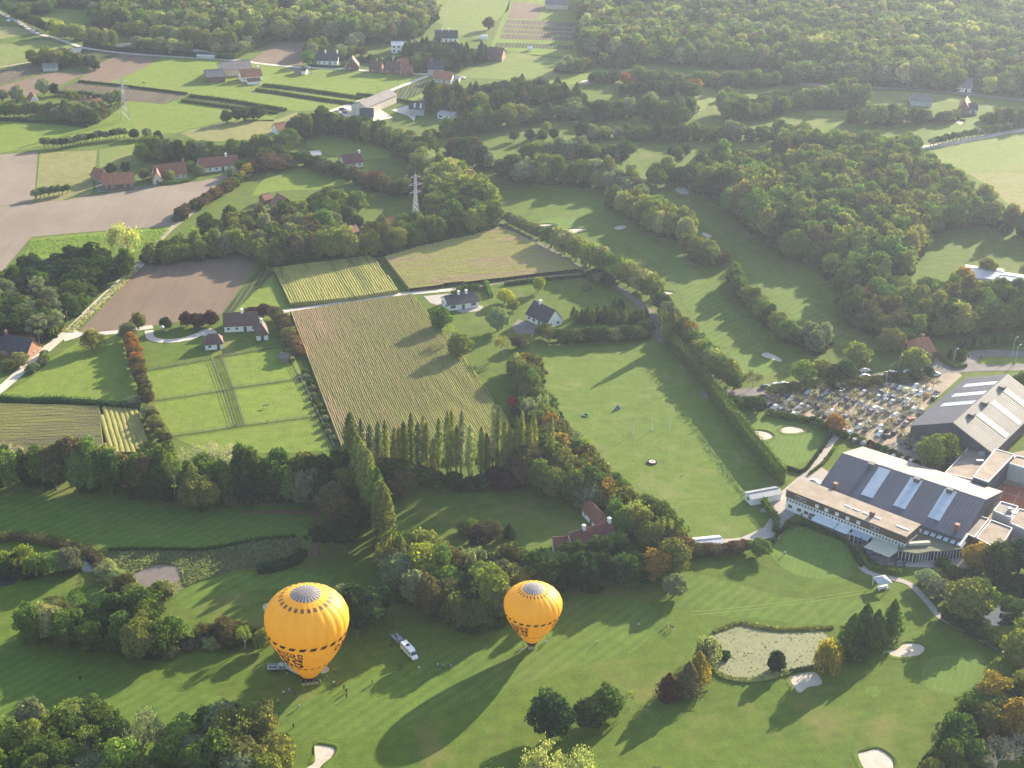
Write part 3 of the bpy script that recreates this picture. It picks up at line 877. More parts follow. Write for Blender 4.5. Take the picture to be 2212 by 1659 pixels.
patch('clay_court', [(2150, 1080), (2165, 1045), (2230, 1058), (2300, 1080), (2290, 1140), (2200, 1100)], 'clay', 8)
patch('driveway', [(1975, 775), (1988, 765), (2015, 768), (2040, 790), (2035, 800), (1990, 802)], 'asphalt', 11)
patch('driveway', [(1105, 705), (1120, 690), (1150, 700), (1170, 712), (1150, 722), (1115, 720)], 'asphalt', 6)
patch('driveway', [(915, 640), (975, 634), (1000, 655), (1045, 662), (1035, 672), (1000, 676), (975, 668), (930, 655)], 'paving', 6)
patch('farm_yard', [(725, 238), (760, 225), (820, 235), (850, 255), (810, 262), (760, 262)], 'road', 9)
patch('farm_yard', [(845, 238), (880, 228), (900, 240), (895, 262), (880, 250)], 'road', 9)
patch('farm_yard', [(205, 395), (225, 385), (230, 412), (330, 400), (340, 388), (345, 402), (210, 416)], 'asphalt', 5)
patch('farm_yard', [(250, 95), (340, 90), (420, 105), (470, 115), (460, 122), (330, 110), (255, 100)], 'road', 5)
patch('red_path', [(515, 1103), (680, 1103), (690, 1110), (685, 1140), (690, 1150), (685, 1200), (670, 1204), (675, 1150), (678, 1112), (515, 1108)], 'red_path', 3)
for q in ([(1490, 1322), (1560, 1316), (1700, 1300), (1900, 1270)], ):
    strip('worn_path', q, .35, 'pasture_pale', 3); strip('worn_path', [(x, y + 7) for x, y in q], .35, 'pasture_pale', 3)
# ------------------------------------------------------------------ where trees stand
BR = dict(broad=5, airy=1)
FOR = ['dark', 'dark', 'green', 'green', 'green', 'mid', 'olive', 'olive', 'brown']
FAR = ['green', 'green', 'green', 'dark', 'mid', 'mid', 'olive', 'olive', 'grey', 'green', 'mid', 'lime', 'straw', 'brown', 'grey', 'green']
AUT = ['lime', 'lime', 'mid', 'olive', 'straw']
# near left
wood('wood along the bottom left corner', [(-80, 1590), (0, 1575), (70, 1545), (140, 1520), (230, 1540), (282, 1580), (362, 1600), (425, 1565), (445, 1535), (512, 1520), (590, 1565)], [(-80, 1850), (250, 1850), (560, 1800), (600, 1640)], 12, 6.6, ['dark', 'green', 'green', 'mid', 'lime', 'grey', 'olive'], dict(broad=7, airy=1))
for x, y in ((190, 1690), (245, 1672), (160, 1720), (215, 1650), (140, 1675)): tree('bare', x, y, 12, 4.5, 'bone', 'bare silvery tree in the bottom left corner wood', 'wood along the bottom left corner')
wood('grove above the left fairway', [(60, 1345), (85, 1310), (140, 1285), (230, 1300), (290, 1300), (325, 1310), (400, 1352)], [(55, 1375), (120, 1397), (230, 1412), (350, 1430), (392, 1415)], 11, 6.0, ['dark', 'green', 'olive', 'mid', 'straw', 'grey'], dict(broad=6, willow=1, airy=1))
wood('low thicket left of the large balloon', [(410, 1358), (440, 1345), (480, 1350), (510, 1330), (570, 1345)], [(400, 1402), (480, 1400), (585, 1408)], 7, 4.6, ['brown', 'rust', 'olive', 'straw', 'lime'], dict(broad=2, bush=2, airy=3))
wood('grove round the small left pond', [(-40, 1195), (0, 1190), (60, 1185), (130, 1195), (160, 1210)], [(-40, 1262), (30, 1240), (60, 1252), (165, 1240)], 8, 5.2, ['olive', 'green', 'lime', 'straw', 'grey'], dict(broad=3, willow=1, airy=1), [[(160, 1205), (210, 1205), (210, 1240), (165, 1240)], [(-60, 1232), (38, 1232), (38, 1270), (-60, 1270)]])
for q in ([(225, 1245), (300, 1310)], [(330, 1310), (360, 1300)]):
    row('broad', q, 4, 7, 3.0, ['straw', 'olive', 'brown'], 'yellowish saplings below the reed bed')
# belt across the left
wood('long tree belt below the maize field', [(-60, 968), (100, 975), (200, 985), (330, 985), (450, 985), (560, 990), (650, 995), (740, 990)], [(-60, 1052), (100, 1060), (220, 1066), (300, 1076), (380, 1086), (430, 1107), (500, 1095), (560, 1088), (690, 1082), (740, 1060)], 15.5, 5.6, ['dark', 'dark', 'green', 'green', 'olive', 'mid', 'brown', 'grey', 'deep'], dict(broad=9, airy=1))
for x, y in ((30, 1035), (8, 1035), (240, 1040), (415, 1040), (480, 1030), (650, 1062), (665, 1070)): tree('bare', x, y, 15, 4.2, 'bone', 'bare pale tree standing out of the long left belt', 'bare trees in the long left belt')
for x, y, k in ((425, 1100, 'olive'), (738, 1150, 'rust'), (720, 1120, 'brown'), (760, 1160, 'dark'), (745, 1085, 'olive'), (700, 1095, 'deep'), (660, 1090, 'grey')):
    tree('broad', x, y, 13, 5.0, k, TNAME[k] + ' tree at the right end of the long left belt', 'trees beside the slanting poplar row')
for x, y in ((712, 1195), (745, 1200), (690, 1200)): tree('pine', x, y, 11, 3.4, 'deep', 'dark stemmed pine beside the red path', 'pines beside the red path')
# slanting poplar row
row('poplar', [(757, 1022), (772, 1062), (787, 1095), (805, 1130), (822, 1165), (842, 1205)], 18, 22, 2.5, ['olive', 'lime', 'lime', 'straw', 'mid'], 'poplar row slanting down from the maize field corner', .5, .1)
row('broad', [(845, 1215), (880, 1262)], 3, 9, 3.6, ['olive', 'green'], 'dark trees where the two poplar rows meet')
row('poplar', [(856, 1250), (866, 1262), (880, 1275)], 4, 15, 1.8, ['olive', 'straw', 'lime'], 'short poplars below the slanting row', .6, .12)
row('poplar', [(1000, 1275), (1025, 1270), (1050, 1262), (1082, 1252)], 6, 12, 1.3, ['straw', 'lime', 'olive'], 'young poplars behind the lime yellow trees', .6, .12)
# straight poplar row
for i, (x, h) in enumerate(((764, 21), (782, 22), (800, 20), (818, 21), (833, 20), (852, 19), (862, 17), (872, 21), (888, 23), (902, 20), (914, 22), (921, 20), (936, 15), (947, 21), (966, 25), (974, 24), (986, 18), (996, 24), (1014, 20), (1020, 17), (1038, 19), (1050, 16), (1064, 24), (1073, 25), (1088, 21), (1100, 18), (1113, 23), (1124, 24), (1141, 21), (1150, 22), (1186, 23))):
    tree('poplar', x, 1026 - (x - 764) * .006 + random.uniform(-6, 6), h * 1.0, 1.3, random.choice(['olive', 'lime', 'olive', 'straw', 'grey']), 'poplar row along the lower end of the maize field', 'poplar row along the lower end of the maize field')
wood('thicket under the straight poplar row', [(860, 1015), (1000, 1020), (1110, 1020)], [(855, 1050), (1000, 1055), (1115, 1060)], 6, 5.0, ['deep', 'dark', 'brown', 'green', 'purple'], dict(broad=3, bush=2))
row('broad', [(800, 1045), (845, 1050), (872, 1075)], 5, 11, 4.2, ['green', 'brown', 'dark', 'olive'], 'dark trees where the two poplar rows meet')
# belt left of the sports meadow
wood('tree belt on the left edge of the sports meadow', [(1108, 770), (1125, 850), (1150, 930), (1200, 1010), (1262, 1060), (1330, 1110), (1395, 1150)], [(1152, 790), (1166, 860), (1212, 950), (1290, 1035), (1345, 1085), (1400, 1130), (1478, 1195)], 8.5, 5.0, ['olive', 'brown', 'olive', 'green', 'grey', 'mid', 'green', 'olive', 'gold'], dict(broad=6, airy=1))
wood('dark trees round the long red-roofed farmhouse', [(1120, 940), (1190, 970), (1255, 1040)], [(1110, 1040), (1180, 1075), (1255, 1095), (1300, 1060)], 11, 6.0, ['dark', 'green', 'brown', 'olive'], dict(broad=4))
# grove in the lower middle
wood('grove between the two balloons', [(825, 1160), (870, 1155), (930, 1165), (1000, 1180), (1090, 1190), (1140, 1200)], [(850, 1295), (900, 1335), (1000, 1365), (1060, 1372), (1090, 1320), (1180, 1275), (1200, 1262)], 12.5, 6.4, ['dark', 'green', 'olive', 'brown', 'grey', 'mid', 'deep'], dict(broad=7, airy=1, willow=1), [[(860, 1150), (1000, 1150), (1000, 1190), (860, 1190)]])
tree('broad', 915, 1265, 15, 5.8, 'yellow', 'bright yellow green broadleaf tree right of the slanting poplars')
tree('broad', 1060, 1330, 17, 5.6, 'lime', 'tall lime green tree left of the smaller balloon')
tree('broad', 1040, 1300, 14, 4.8, 'lime', 'lime green tree behind the tall one by the smaller balloon')
tree('broad', 1010, 1150, 5, 3.2, 'lime', 'small lime green tree in the walled garden lawn')
tree('broad', 1060, 1168, 7, 3.8, 'brown', 'brownish red tree at the edge of the garden lawn')
tree('broad', 1030, 1172, 6, 3.2, 'purple', 'dark purple tree at the edge of the garden lawn')
tree('cone', 1100, 1160, 5, 2.0, 'deep', 'small dark cone conifer beside the garden lawn')
tree('broad', 1415, 1248, 10, 4.6, 'gold', 'golden orange tree at the right end of the dark hedge trees')
tree('broad', 1452, 1238, 12, 5.2, 'olive', 'broad golden green tree beside the orange one above the fairway')
tree('broad', 1465, 1205, 8, 4.0, 'rust', 'rust tree behind the golden pair by the meadow corner')
tree('broad', 1455, 1288, 8, 3.4, 'grey', 'grey green rounded tree standing free beside the putting fairway')
wood('dark clipped trees below the red-roofed farmhouse', [(1190, 1215), (1260, 1205), (1380, 1195)], [(1190, 1278), (1280, 1278), (1385, 1270)], 12.5, 4.4, ['deep', 'deep', 'dark', 'dark'], dict(broad=4))
row('broad', [(1490, 1200), (1560, 1196), (1615, 1188)], 9, 3.6, 2.4, ['rust', 'brown', 'green'], 'rust coloured hedge trees above the putting fairway')
tree('broad', 1640, 1200, 6, 3.4, 'green', 'round green tree at the end of the rust hedge')
# free-standing near trees
tree('broad', 772, 1372, 17, 6.6, 'deep', 'very large dark broadleaf tree right behind the large balloon')
tree('broad', 745, 1345, 13, 4.8, 'grey', 'grey green tree partly hidden by the large balloon')
tree('broad', 815, 1340, 12, 4.0, 'deep', 'dark tree between the large balloon and the grove')
tree('broad', 1186, 1590, 13.5, 5.4, 'deep', 'dark grey round tree alone below the smaller balloon')
tree('broad', 1272, 1572, 9.5, 4.2, 'dark', 'dark round tree, left of the pair on the near fairway')
tree('broad', 1312, 1548, 9.5, 4.0, 'green', 'tall green tree, right of the pair on the near fairway')
tree('airy', 1360, 1532, 7.0, 1.6, 'lime', 'thin young yellow tree on the near fairway')
tree('cone', 1442, 1508, 8.2, 3.2, 'purple', 'small dark brown cone tree at the head of a long shadow')
tree('cone', 1484, 1498, 10.5, 3.6, 'brown', 'brown cone tree in the middle of the autumn trio')
tree('cone', 1506, 1476, 10.5, 3.5, 'gold', 'golden orange cone tree nearest the lily pond')
tree('willow', 1527, 1428, 8.0, 3.4, 'straw', 'pale yellow willow on the left bank of the lily pond')
tree('willow', 1785, 1452, 10.5, 3.9, 'gold', 'orange yellow willow on the right bank of the lily pond')
tree('bush', 1676, 1448, 6.0, 2.5, 'deep', 'dark pointed bush on the near bank of the lily pond')
tree('bush', 1565, 1420, 1.8, 1.6, 'dark', 'tiny dark bush on the left bank of the lily pond')
for x, y, h, r, k, l in ((1835, 1412, 13.5, 4.2, 'green', 'front conifer of the green cluster beside the lily pond'), (1862, 1395, 14.5, 4.2, 'green', 'tallest conifer of the green cluster beside the lily pond'),
                         (1888, 1392, 12, 3.6, 'mid', 'third conifer of the green cluster beside the lily pond'), (1922, 1376, 13, 3.4, 'green', 'slim conifer standing right of the green cluster'),
                         (1848, 1420, 11, 3.8, 'dark', 'low dark conifer in front of the green cluster')):
    tree('cone', x, y, h, r, k, l)
wood('wood in the bottom right corner', [(2105, 1500), (2150, 1475), (2212, 1470), (2300, 1460)], [(2000, 1720), (2040, 1690), (2080, 1610), (2110, 1570), (2500, 1760)][::1], 11, 5.6, ['green', 'dark', 'olive', 'gold', 'mid', 'brown'], dict(broad=6, airy=1))
for x, y, h, r, k in ((2125, 1580, 9, 4, 'olive'), (2160, 1560, 9, 4, 'gold'), (2100, 1650, 7, 3.4, 'green'), (2060, 1680, 6, 3.2, 'green'), (2020, 1690, 5, 3, 'green')):
    tree('broad', x, y, h, r, k, TNAME[k] + ' tree on the edge of the bottom right wood', 'edge trees of the bottom right wood')
for x, y in ((2150, 1660), (2185, 1640)): tree('bare', x, y, 9, 4.2, 'bone', 'bare greyish tree in the bottom right corner', 'bare trees in the bottom right corner')
tree('airy', 1175, 1712, 14, 6.0, 'straw', 'pale yellow tree cut by the bottom edge of the picture')
tree('airy', 1235, 1716, 13, 5.6, 'straw', 'pale yellow tree right of another at the bottom edge')
tree('broad', 1060, 1730, 10, 3.6, 'yellow', 'bright yellow tree at the bottom edge')
tree('broad', 1415, 1710, 7, 3.2, 'grey', 'small grey tree just peeping in at the bottom edge')
# pond garden on the right
tree('broad', 2085, 1335, 13, 6.2, 'olive', 'big round tree between the path and the right pond')
tree('broad', 2110, 1325, 12, 5.4, 'mid', 'second big tree between the path and the right pond')
tree('broad', 2025, 1290, 6, 3.8, 'grey', 'grey green shrub tree at the bend of the path')
tree('broad', 2000, 1262, 5, 3.2, 'silver', 'pale shrub tree beside the path bend')
tree('broad', 2195, 1440, 12, 5.4, 'olive', 'tree leaning over the lower end of the path')
tree('broad', 2230, 1400, 11, 5, 'lime', 'lime green tree at the right edge by the pond')
tree('broad', 2105, 1225, 8, 4.2, 'gold', 'orange green tree beside the conservatory')
tree('broad', 2150, 1240, 11, 5.6, 'dark', 'large dark tree below the clubhouse flat roofs')
tree('broad', 2200, 1235, 11, 5.6, 'deep', 'very dark tree at the right edge below the flat roofs')
tree('broad', 2190, 1330, 6, 3.6, 'green', 'small green tree standing in the right pond reeds')
wood('bank thicket round the right pond', [(2030, 1225), (2120, 1240), (2300, 1240)], [(2040, 1240), (2130, 1275), (2212, 1285), (2300, 1290)], 4, 4.2, ['brown', 'deep', 'olive', 'rust'], dict(broad=2, bush=3))
row('broad', [(2040, 1330), (2100, 1368), (2160, 1395)], 6, 4.0, 3.0, ['dark', 'deep', 'green'], 'dark bank shrubs between the right pond and the path')
# lane of lime trees
row('broad', [(1180, 530), (1213, 545), (1262, 572), (1310, 592), (1352, 616), (1385, 632), (1412, 648)], 15, 12.0, 5.0, ['lime', 'lime', 'olive', 'straw', 'mid'], 'row of yellowish trees along the curved lane', 1.0, .1)
row('broad', [(1282, 600), (1300, 612), (1318, 618)], 3, 5, 3.4, ['deep', 'grey'], 'low dark trees under the lane row')
row('broad', [(1095, 478), (1120, 492), (1150, 508), (1170, 520)], 6, 6.5, 3.2, ['grey', 'silver', 'olive'], 'pale shrub trees at the upper end of the lane')
row('broad', [(1425, 668), (1442, 690), (1455, 712), (1465, 725)], 6, 8, 3.6, ['grey', 'deep', 'dark', 'brown'], 'dark trees behind the slim poplar group')
row('broad', [(1470, 730), (1492, 752), (1510, 775), (1530, 800), (1552, 818), (1580, 838)], 12, 10.5, 4.3, ['straw', 'olive', 'lime', 'gold', 'mid'], 'yellowish tree row beside the long clipped hedge', .8)
tree('airy', 1625, 838, 7, 4.2, 'brown', 'brownish airy tree by the car park road')
tree('broad', 1585, 842, 8, 3.4, 'green', 'green tree at the lower end of the yellowish row')
for x, y, h in ((1431, 748, 17), (1440, 745, 15), (1449, 742, 16), (1426, 715, 10), (1455, 740, 12)): tree('poplar', x, y, h, 1.3, 'olive', 'slim poplar in the group where the lane meets the hedge', 'slim poplar group at the lane end')
# nursery rows by the white house
for xs, y in (((1238, 1256, 1270, 1290, 1305, 1322, 1340, 1358, 1376, 1392), 690), ((1246, 1262, 1279, 1298, 1312, 1330, 1349, 1366, 1384), 700), ((1328, 1338), 668)):
    for x in xs: tree('cone', x + random.uniform(-2, 2), y + random.uniform(-3, 3), 6.2 * random.uniform(.85, 1.1), 1.7, random.choice(['green', 'green', 'dark', 'olive']), 'small clipped conifer in the double row beside the white house', 'double row of small conifers')
row('broad', [(1165, 728), (1195, 738), (1235, 740), (1280, 738), (1330, 735), (1380, 730), (1405, 722)], 13, 6.0, 3.3, ['olive', 'green', 'lime', 'dark'], 'round trees along the top of the sports meadow', .8)
tree('broad', 1163, 632, 8, 2.5, 'yellow', 'bright yellow free-standing tree on the villa lawn')
tree('broad', 1090, 655, 6.5, 3.4, 'yellow', 'lime yellow shrub tree beside the white bungalow')
tree('broad', 1108, 672, 5.5, 2.8, 'lime', 'second lime shrub tree beside the white bungalow')
tree('bush', 1268, 627, 3.6, 1.9, 'grey', 'small round grey bush alone on the villa lawn')
tree('broad', 952, 715, 11, 4.4, 'green', 'large round green tree below the white bungalow')
tree('broad', 992, 775, 11.5, 4.6, 'olive', 'olive tree on the right edge of the maize field')
tree('airy', 975, 745, 9, 3.0, 'olive', 'airy tree between two large ones at the maize field edge')
tree('broad', 1076, 715, 11, 4.4, 'grey', 'grey green tree between bungalow and white house')
tree('airy', 1085, 770, 9, 3.4, 'olive', 'airy tree below the white house drive')
tree('broad', 1120, 752, 6, 3.2, 'brown', 'small brownish tree beside the white house drive')
tree('broad', 1108, 880, 4, 2.2, 'red', 'small dark red tree in the narrow garden strip')
tree('broad', 1115, 895, 3, 2.0, 'rust', 'small rust shrub below the dark red tree')
row('bush', [(985, 633), (1002, 631), (1018, 629), (1037, 627)], 4, 3.2, 1.2, ['mid'], 'clipped ball bushes behind the white bungalow', .1)
# woods round the villas
wood('tree belt above the ploughed brown field', [(345, 525), (380, 510), (450, 500), (500, 485), (520, 500)], [(300, 575), (420, 565), (500, 552), (550, 540)], 10, 5.0, ['green', 'olive', 'lime', 'grey', 'mid'], dict(broad=4))
HOLES_V = [[(735, 470), (860, 440), (905, 460), (900, 480), (860, 505), (790, 530), (770, 560), (720, 560), (700, 525)], [(560, 470), (575, 425), (660, 420), (650, 452), (620, 470)], [(870, 420), (920, 410), (930, 490), (880, 495)]]
wood('large wood round the villas', [(440, 470), (520, 450), (560, 455), (620, 430), (700, 415), (800, 410), (870, 405), (940, 395), (1000, 410), (1060, 440)], [(520, 545), (588, 582), (628, 572), (713, 560), (740, 562), (800, 556), (878, 541), (978, 521), (1075, 496)], 13, 6.4, ['dark', 'green', 'green', 'olive', 'brown', 'mid', 'grey'], dict(broad=8), HOLES_V)
for x, y, k in ((790, 552, 'green'), (812, 545, 'silver'), (770, 500, 'deep'), (720, 520, 'grey'), (845, 540, 'green'), (900, 520, 'lime'), (905, 500, 'yellow'), (918, 515, 'purple'), (930, 512, 'green'), (700, 540, 'dark'), (745, 480, 'dark'), (770, 450, 'brown')):
    tree('broad', x, y, 9, 3.6, k, TNAME[k] + ' tree in the gardens of the villa wood', 'garden trees of the villa wood')
wood('yellow tree belt right of the villa wood', [(935, 330), (975, 335), (1010, 360), (1045, 400), (1070, 440)], [(925, 410), (960, 430), (1010, 455), (1050, 475), (1080, 480)], 14, 6.6, ['lime', 'lime', 'straw', 'olive'], dict(broad=4))
tree('airy', 930, 385, 15, 5.5, 'silver', 'pale silvery tree at the top of the yellow belt')
wood('wood above the sunlit meadow', [(645, 258), (700, 245), (760, 255), (850, 270), (930, 285)], [(640, 305), (700, 292), (760, 300), (840, 325), (890, 345), (930, 350)], 12, 6.0, ['green', 'dark', 'olive', 'mid'], dict(broad=4))
for x, y, k in ((640, 300, 'dark'), (660, 292, 'dark'), (625, 325, 'green'), (610, 335, 'green'), (700, 290, 'green')): tree('broad', x, y, 13, 5.6, k, TNAME[k] + ' large tree left of the sunlit meadow', 'large trees left of the sunlit meadow')
wood('garden trees between the meadows', [(580, 345), (650, 330), (700, 350), (780, 365), (830, 395)], [(570, 355), (660, 352), (740, 385), (800, 410), (850, 425), (900, 420)], 8, 6.0, ['green', 'dark', 'brown', 'olive', 'rust', 'grey'], dict(broad=4), [[(640, 325), (700, 325), (705, 345), (640, 345)], [(735, 345), (800, 340), (805, 365), (735, 370)]])
for q in ([(800, 300), (860, 325), (905, 360), (920, 400)],): row('broad', q, 9, 12, 5, ['dark', 'green', 'olive'], 'dark trees behind the yellow belt', 2)
wood('orange brown tree strip along the track', [(500, 385), (560, 335), (590, 325)], [(378, 482), (430, 450), (500, 410), (556, 365), (590, 345)][::1], 6, 4.0, ['rust', 'rust', 'brown', 'gold', 'olive'], dict(broad=4))
# left, dark wood at the road
wood('dark wood left of the road fork', [(20, 580), (60, 560), (120, 550), (200, 535), (240, 560), (285, 575)], [(-60, 760), (20, 745), (62, 745), (110, 740), (128, 700), (165, 680), (205, 625), (262, 590)], 11, 5.8, ['deep', 'deep', 'dark', 'green', 'grey', 'brown'], dict(broad=4, pine=4))
wood('dark wood left of the road fork', [(-160, 600), (20, 585)], [(-160, 760), (-60, 760)], 11, 6, ['deep', 'dark', 'green'], dict(broad=4, pine=2))
tree('airy', 276, 566, 19, 8.6, 'straw', 'huge pale yellow spreading tree beside the upper ploughed field')
tree('airy', 262, 560, 16, 6.5, 'straw', 'second stem of the huge pale yellow tree by the ploughed field')
tree('broad', 60, 680, 9, 4.6, 'straw', 'pale yellow tree on the left side of the dark wood')
tree('broad', 70, 735, 10, 5, 'brown', 'rusty brown tree at the lower tip of the dark wood')
tree('willow', 112, 728, 9, 2.4, 'lime', 'slim lime yellow weeping tree at the road junction')
tree('willow', 200, 754, 8.5, 3.9, 'olive', 'green weeping willow in the pasture by the junction')
tree('broad', 20, 800, 5, 3, 'olive', 'small olive tree in front of the brick house')
tree('broad', 45, 790, 5.5, 3.4, 'straw', 'small straw coloured tree in front of the brick house')
row('bush', [(60, 810), (85, 790), (105, 765)], 5, 2.6, 1.8, ['grey', 'olive', 'green'], 'roadside bushes below the junction', .8)
row('broad', [(282, 735), (288, 765), (298, 810), (312, 850), (320, 880)], 13, 6.5, 2.6, ['rust', 'rust', 'brown', 'orange'], 'orange brown columnar trees left of the paddocks', .3)
row('broad', [(322, 895), (335, 930), (350, 955), (365, 970)], 6, 5.5, 2.6, ['olive', 'brown', 'straw'], 'olive shrubs below the orange brown trees')
for x, y, k, h, r in ((278, 735, 'grey', 8, 3.4), (300, 712, 'olive', 8, 2.6), (358, 712, 'deep', 5.5, 2.4), (405, 705, 'purple', 6.5, 3), (428, 708, 'purple', 6.5, 3.2), (455, 703, 'purple', 6.5, 3.2), (545, 690, 'purple', 5.5, 3.4), (570, 685, 'purple', 6, 3.4), (592, 690, 'brown', 6, 3.2)):
    tree('broad', x, y, h, r, k, TNAME[k] + ' tree beside the farmhouse of the paddocks', 'garden trees of the paddock farmhouse')
row('broad', [(600, 690), (615, 720), (632, 750), (648, 778)], 9, 5.5, 2.8, ['purple', 'brown', 'rust', 'olive'], 'purple brown hedge trees left of the maize field')
row('bush', [(655, 800), (680, 860), (700, 910), (722, 960)], 12, 1.9, 1.3, ['grey', 'silver', 'green'], 'low shrubs between paddock and maize field', .6)
tree('broad', 286, 880, 4, 3.4, 'grey', 'round grey green bush tree at the end of the dark hedge')
# middle left
row('pollard', [(92, 320), (140, 318), (200, 306), (272, 297)], 21, 5.4, 2.0, ['grey', 'deep'], 'row of round pollards along the pasture ditch', .3)
row('pollard', [(74, 430), (100, 426), (150, 418)], 8, 5, 2.0, ['grey', 'green'], 'pollards on the edge of the pale ploughed field', .4)
wood('copse above the three red-roofed houses', [(300, 305), (340, 285), (400, 310), (460, 320), (520, 300), (560, 295)], [(308, 350), (360, 352), (450, 345), (500, 345), (575, 330)], 11, 6.2, ['green', 'dark', 'olive', 'grey', 'mid'], dict(broad=4))
for x, y, k in ((290, 300, 'deep'), (318, 298, 'grey'), (240, 375, 'deep'), (272, 372, 'deep'), (312, 388, 'olive'), (367, 390, 'lime'), (412, 370, 'lime'), (430, 380, 'grey'), (500, 385, 'grey'), (520, 370, 'green')):
    tree('broad', x, y, 6.0, 2.8, k, TNAME[k] + ' tree beside the three red-roofed houses', 'trees beside the three red-roofed houses')
for x, y in ((490, 266), (512, 262), (530, 262), (550, 258), (562, 255)): tree('broad', x, y, 8, 3.2, 'dark', 'dark field tree in the short row across the hay', 'short tree row across the hay field')
row('broad', [(-40, 255), (30, 252), (80, 250), (115, 247)], 14, 8, 2.6, ['green', 'olive', 'grey'], 'avenue of trees left of the moated farm')
wood('trees round the moated farm', [(120, 225), (150, 215), (180, 235)], [(118, 262), (160, 268), (205, 268), (215, 245), (190, 240)], 8, 5, ['green', 'grey', 'dark', 'olive'], dict(broad=4))
tree('willow', 156, 232, 11, 4.6, 'olive', 'large weeping willow of the moated farm')
for x, y, k, h, r in ((38, 222, 'grey', 11, 4.4), (95, 205, 'silver', 11, 4), (118, 206, 'deep', 8, 3), (240, 228, 'grey', 9, 4), (255, 224, 'olive', 9, 4), (215, 240, 'rust', 6, 3.4), (5, 220, 'grey', 8, 4), (190, 268, 'dark', 10, 5)):
    tree('broad', x, y, h, r, k, TNAME[k] + ' tree beside the moated farm', 'garden trees of the moated farm')
row('broad', [(125, 206), (180, 205), (235, 216)], 14, 3, 2.2, ['green', 'grey'], 'low clipped trees behind the moated farm')
row('bush', [(205, 268), (235, 250), (270, 222)], 12, 3.2, 1.6, ['olive', 'grey'], 'bushes on the right ditch of the moated farm', .3)
wood('clump round the grey barn', [(68, 118), (100, 108), (130, 102), (170, 115), (205, 130)], [(70, 137), (105, 142), (140, 148), (200, 140)], 8, 5.2, ['deep', 'dark', 'olive', 'brown'], dict(broad=4))
row('broad', [(-30, 10), (0, 20), (60, 52), (105, 72)], 15, 8, 3.6, ['deep', 'dark', 'green'], 'dark trees along the far road')
row('broad', [(110, 75), (140, 82), (178, 88)], 7, 11, 4.6, ['yellow', 'lime', 'straw'], 'bright yellow trees along the far road', 1.0)
row('broad', [(196, 97), (222, 100), (248, 100)], 5, 12, 3.4, ['straw', 'lime', 'olive'], 'yellow poplars beside the far nursery', 1.0)
row('broad', [(255, 76), (285, 78), (315, 76)], 6, 10, 4, ['yellow', 'straw', 'olive'], 'yellow trees behind the far nursery', 1.0)
row('broad', [(295, 108), (340, 114), (375, 118), (415, 118)], 8, 10, 4.2, ['olive', 'straw', 'grey', 'green'], 'tall pale trees in front of the far nursery', 1.2)
row('broad', [(335, 88), (390, 100), (440, 106), (500, 112)], 12, 13, 4.6, ['olive', 'grey', 'straw', 'lime'], 'pale trees on the near side of the far wood', 2)
row('broad', [(460, 118), (525, 110), (545, 102)], 4, 8, 4, ['straw', 'grey'], 'small pale trees by the far corner hedge', 1)
# far woods
wood('far wood at the top left', [(-60, -60), (100, -70), (300, -75), (500, -70), (620, -60)], [(110, 10), (200, 18), (205, 55), (230, 62), (260, 70), (340, 72), (400, 90), (480, 102), (550, 98), (580, 60), (600, 25)], 14, 7.6, FAR, dict(wood=4, broad=2), [[(80, 20), (200, 20), (200, 56), (80, 56)]])
wood('far wood at the top left', [(40, 12), (110, 5)], [(50, 35), (110, 14)], 10, 7, FAR, dict(broad=2))
wood('far wood behind the hamlet', [(600, -70), (800, -75), (925, -60), (960, -40)], [(600, 92), (670, 87), (760, 92), (850, 95), (905, 80), (940, 40), (925, 0)], 14, 7.4, ['green', 'olive', 'lime', 'straw', 'mid', 'grey', 'brown'], dict(wood=3, broad=3), [[(600, 20), (645, 20), (645, 50), (600, 62)]])
wood('dark pine plantation behind the hamlet', [(880, 100), (950, 88), (1040, 105)], [(870, 130), (950, 150), (985, 156), (1050, 118)], 11, 5.0, ['deep', 'dark', 'dark', 'green'], dict(cone=3, pine=1))
wood('garden trees of the hamlet', [(670, 95), (720, 90), (800, 100), (860, 120)], [(665, 125), (720, 128), (780, 137), (860, 140), (940, 150)], 9, 6.6, ['green', 'dark', 'lime', 'brown', 'olive', 'silver', 'mid'], dict(broad=4), [[(680, 110), (735, 110), (735, 138), (680, 138)], [(740, 122), (900, 125), (900, 150), (740, 150)], [(845, 65), (885, 60), (895, 105), (845, 105)], [(800, 100), (860, 96), (860, 112), (800, 115)]])
for x, y, k in ((680, 112, 'lime'), (696, 108, 'olive'), (760, 105, 'silver'), (775, 100, 'silver'), (905, 142, 'green'), (925, 145, 'olive'), (963, 152, 'green'), (900, 150, 'green'), (1055, 65, 'brown'), (665, 140, 'bright')):
    tree('broad', x, y, 10, 4.4, k, TNAME[k] + ' tree among the far hamlet houses', 'trees among the far hamlet houses')
wood('great far forest at the top right', [(1262, -90), (1500, -100), (1900, -100), (2350, -90)], [(1256, 118), (1366, 133), (1440, 138), (1496, 141), (1541, 150), (1659, 148), (1729, 175), (1859, 186), (1971, 191), (2034, 196), (2070, 200), (2120, 200), (2212, 208), (2400, 225)], 14, 7.6, FAR, dict(wood=5, broad=2), [[(2065, 175), (2112, 175), (2115, 205), (2060, 203)], [(1900, -20), (1935, -20), (1935, 15), (1900, 15)], [(1985, 12), (2045, 12), (2045, 35), (1985, 35)]])
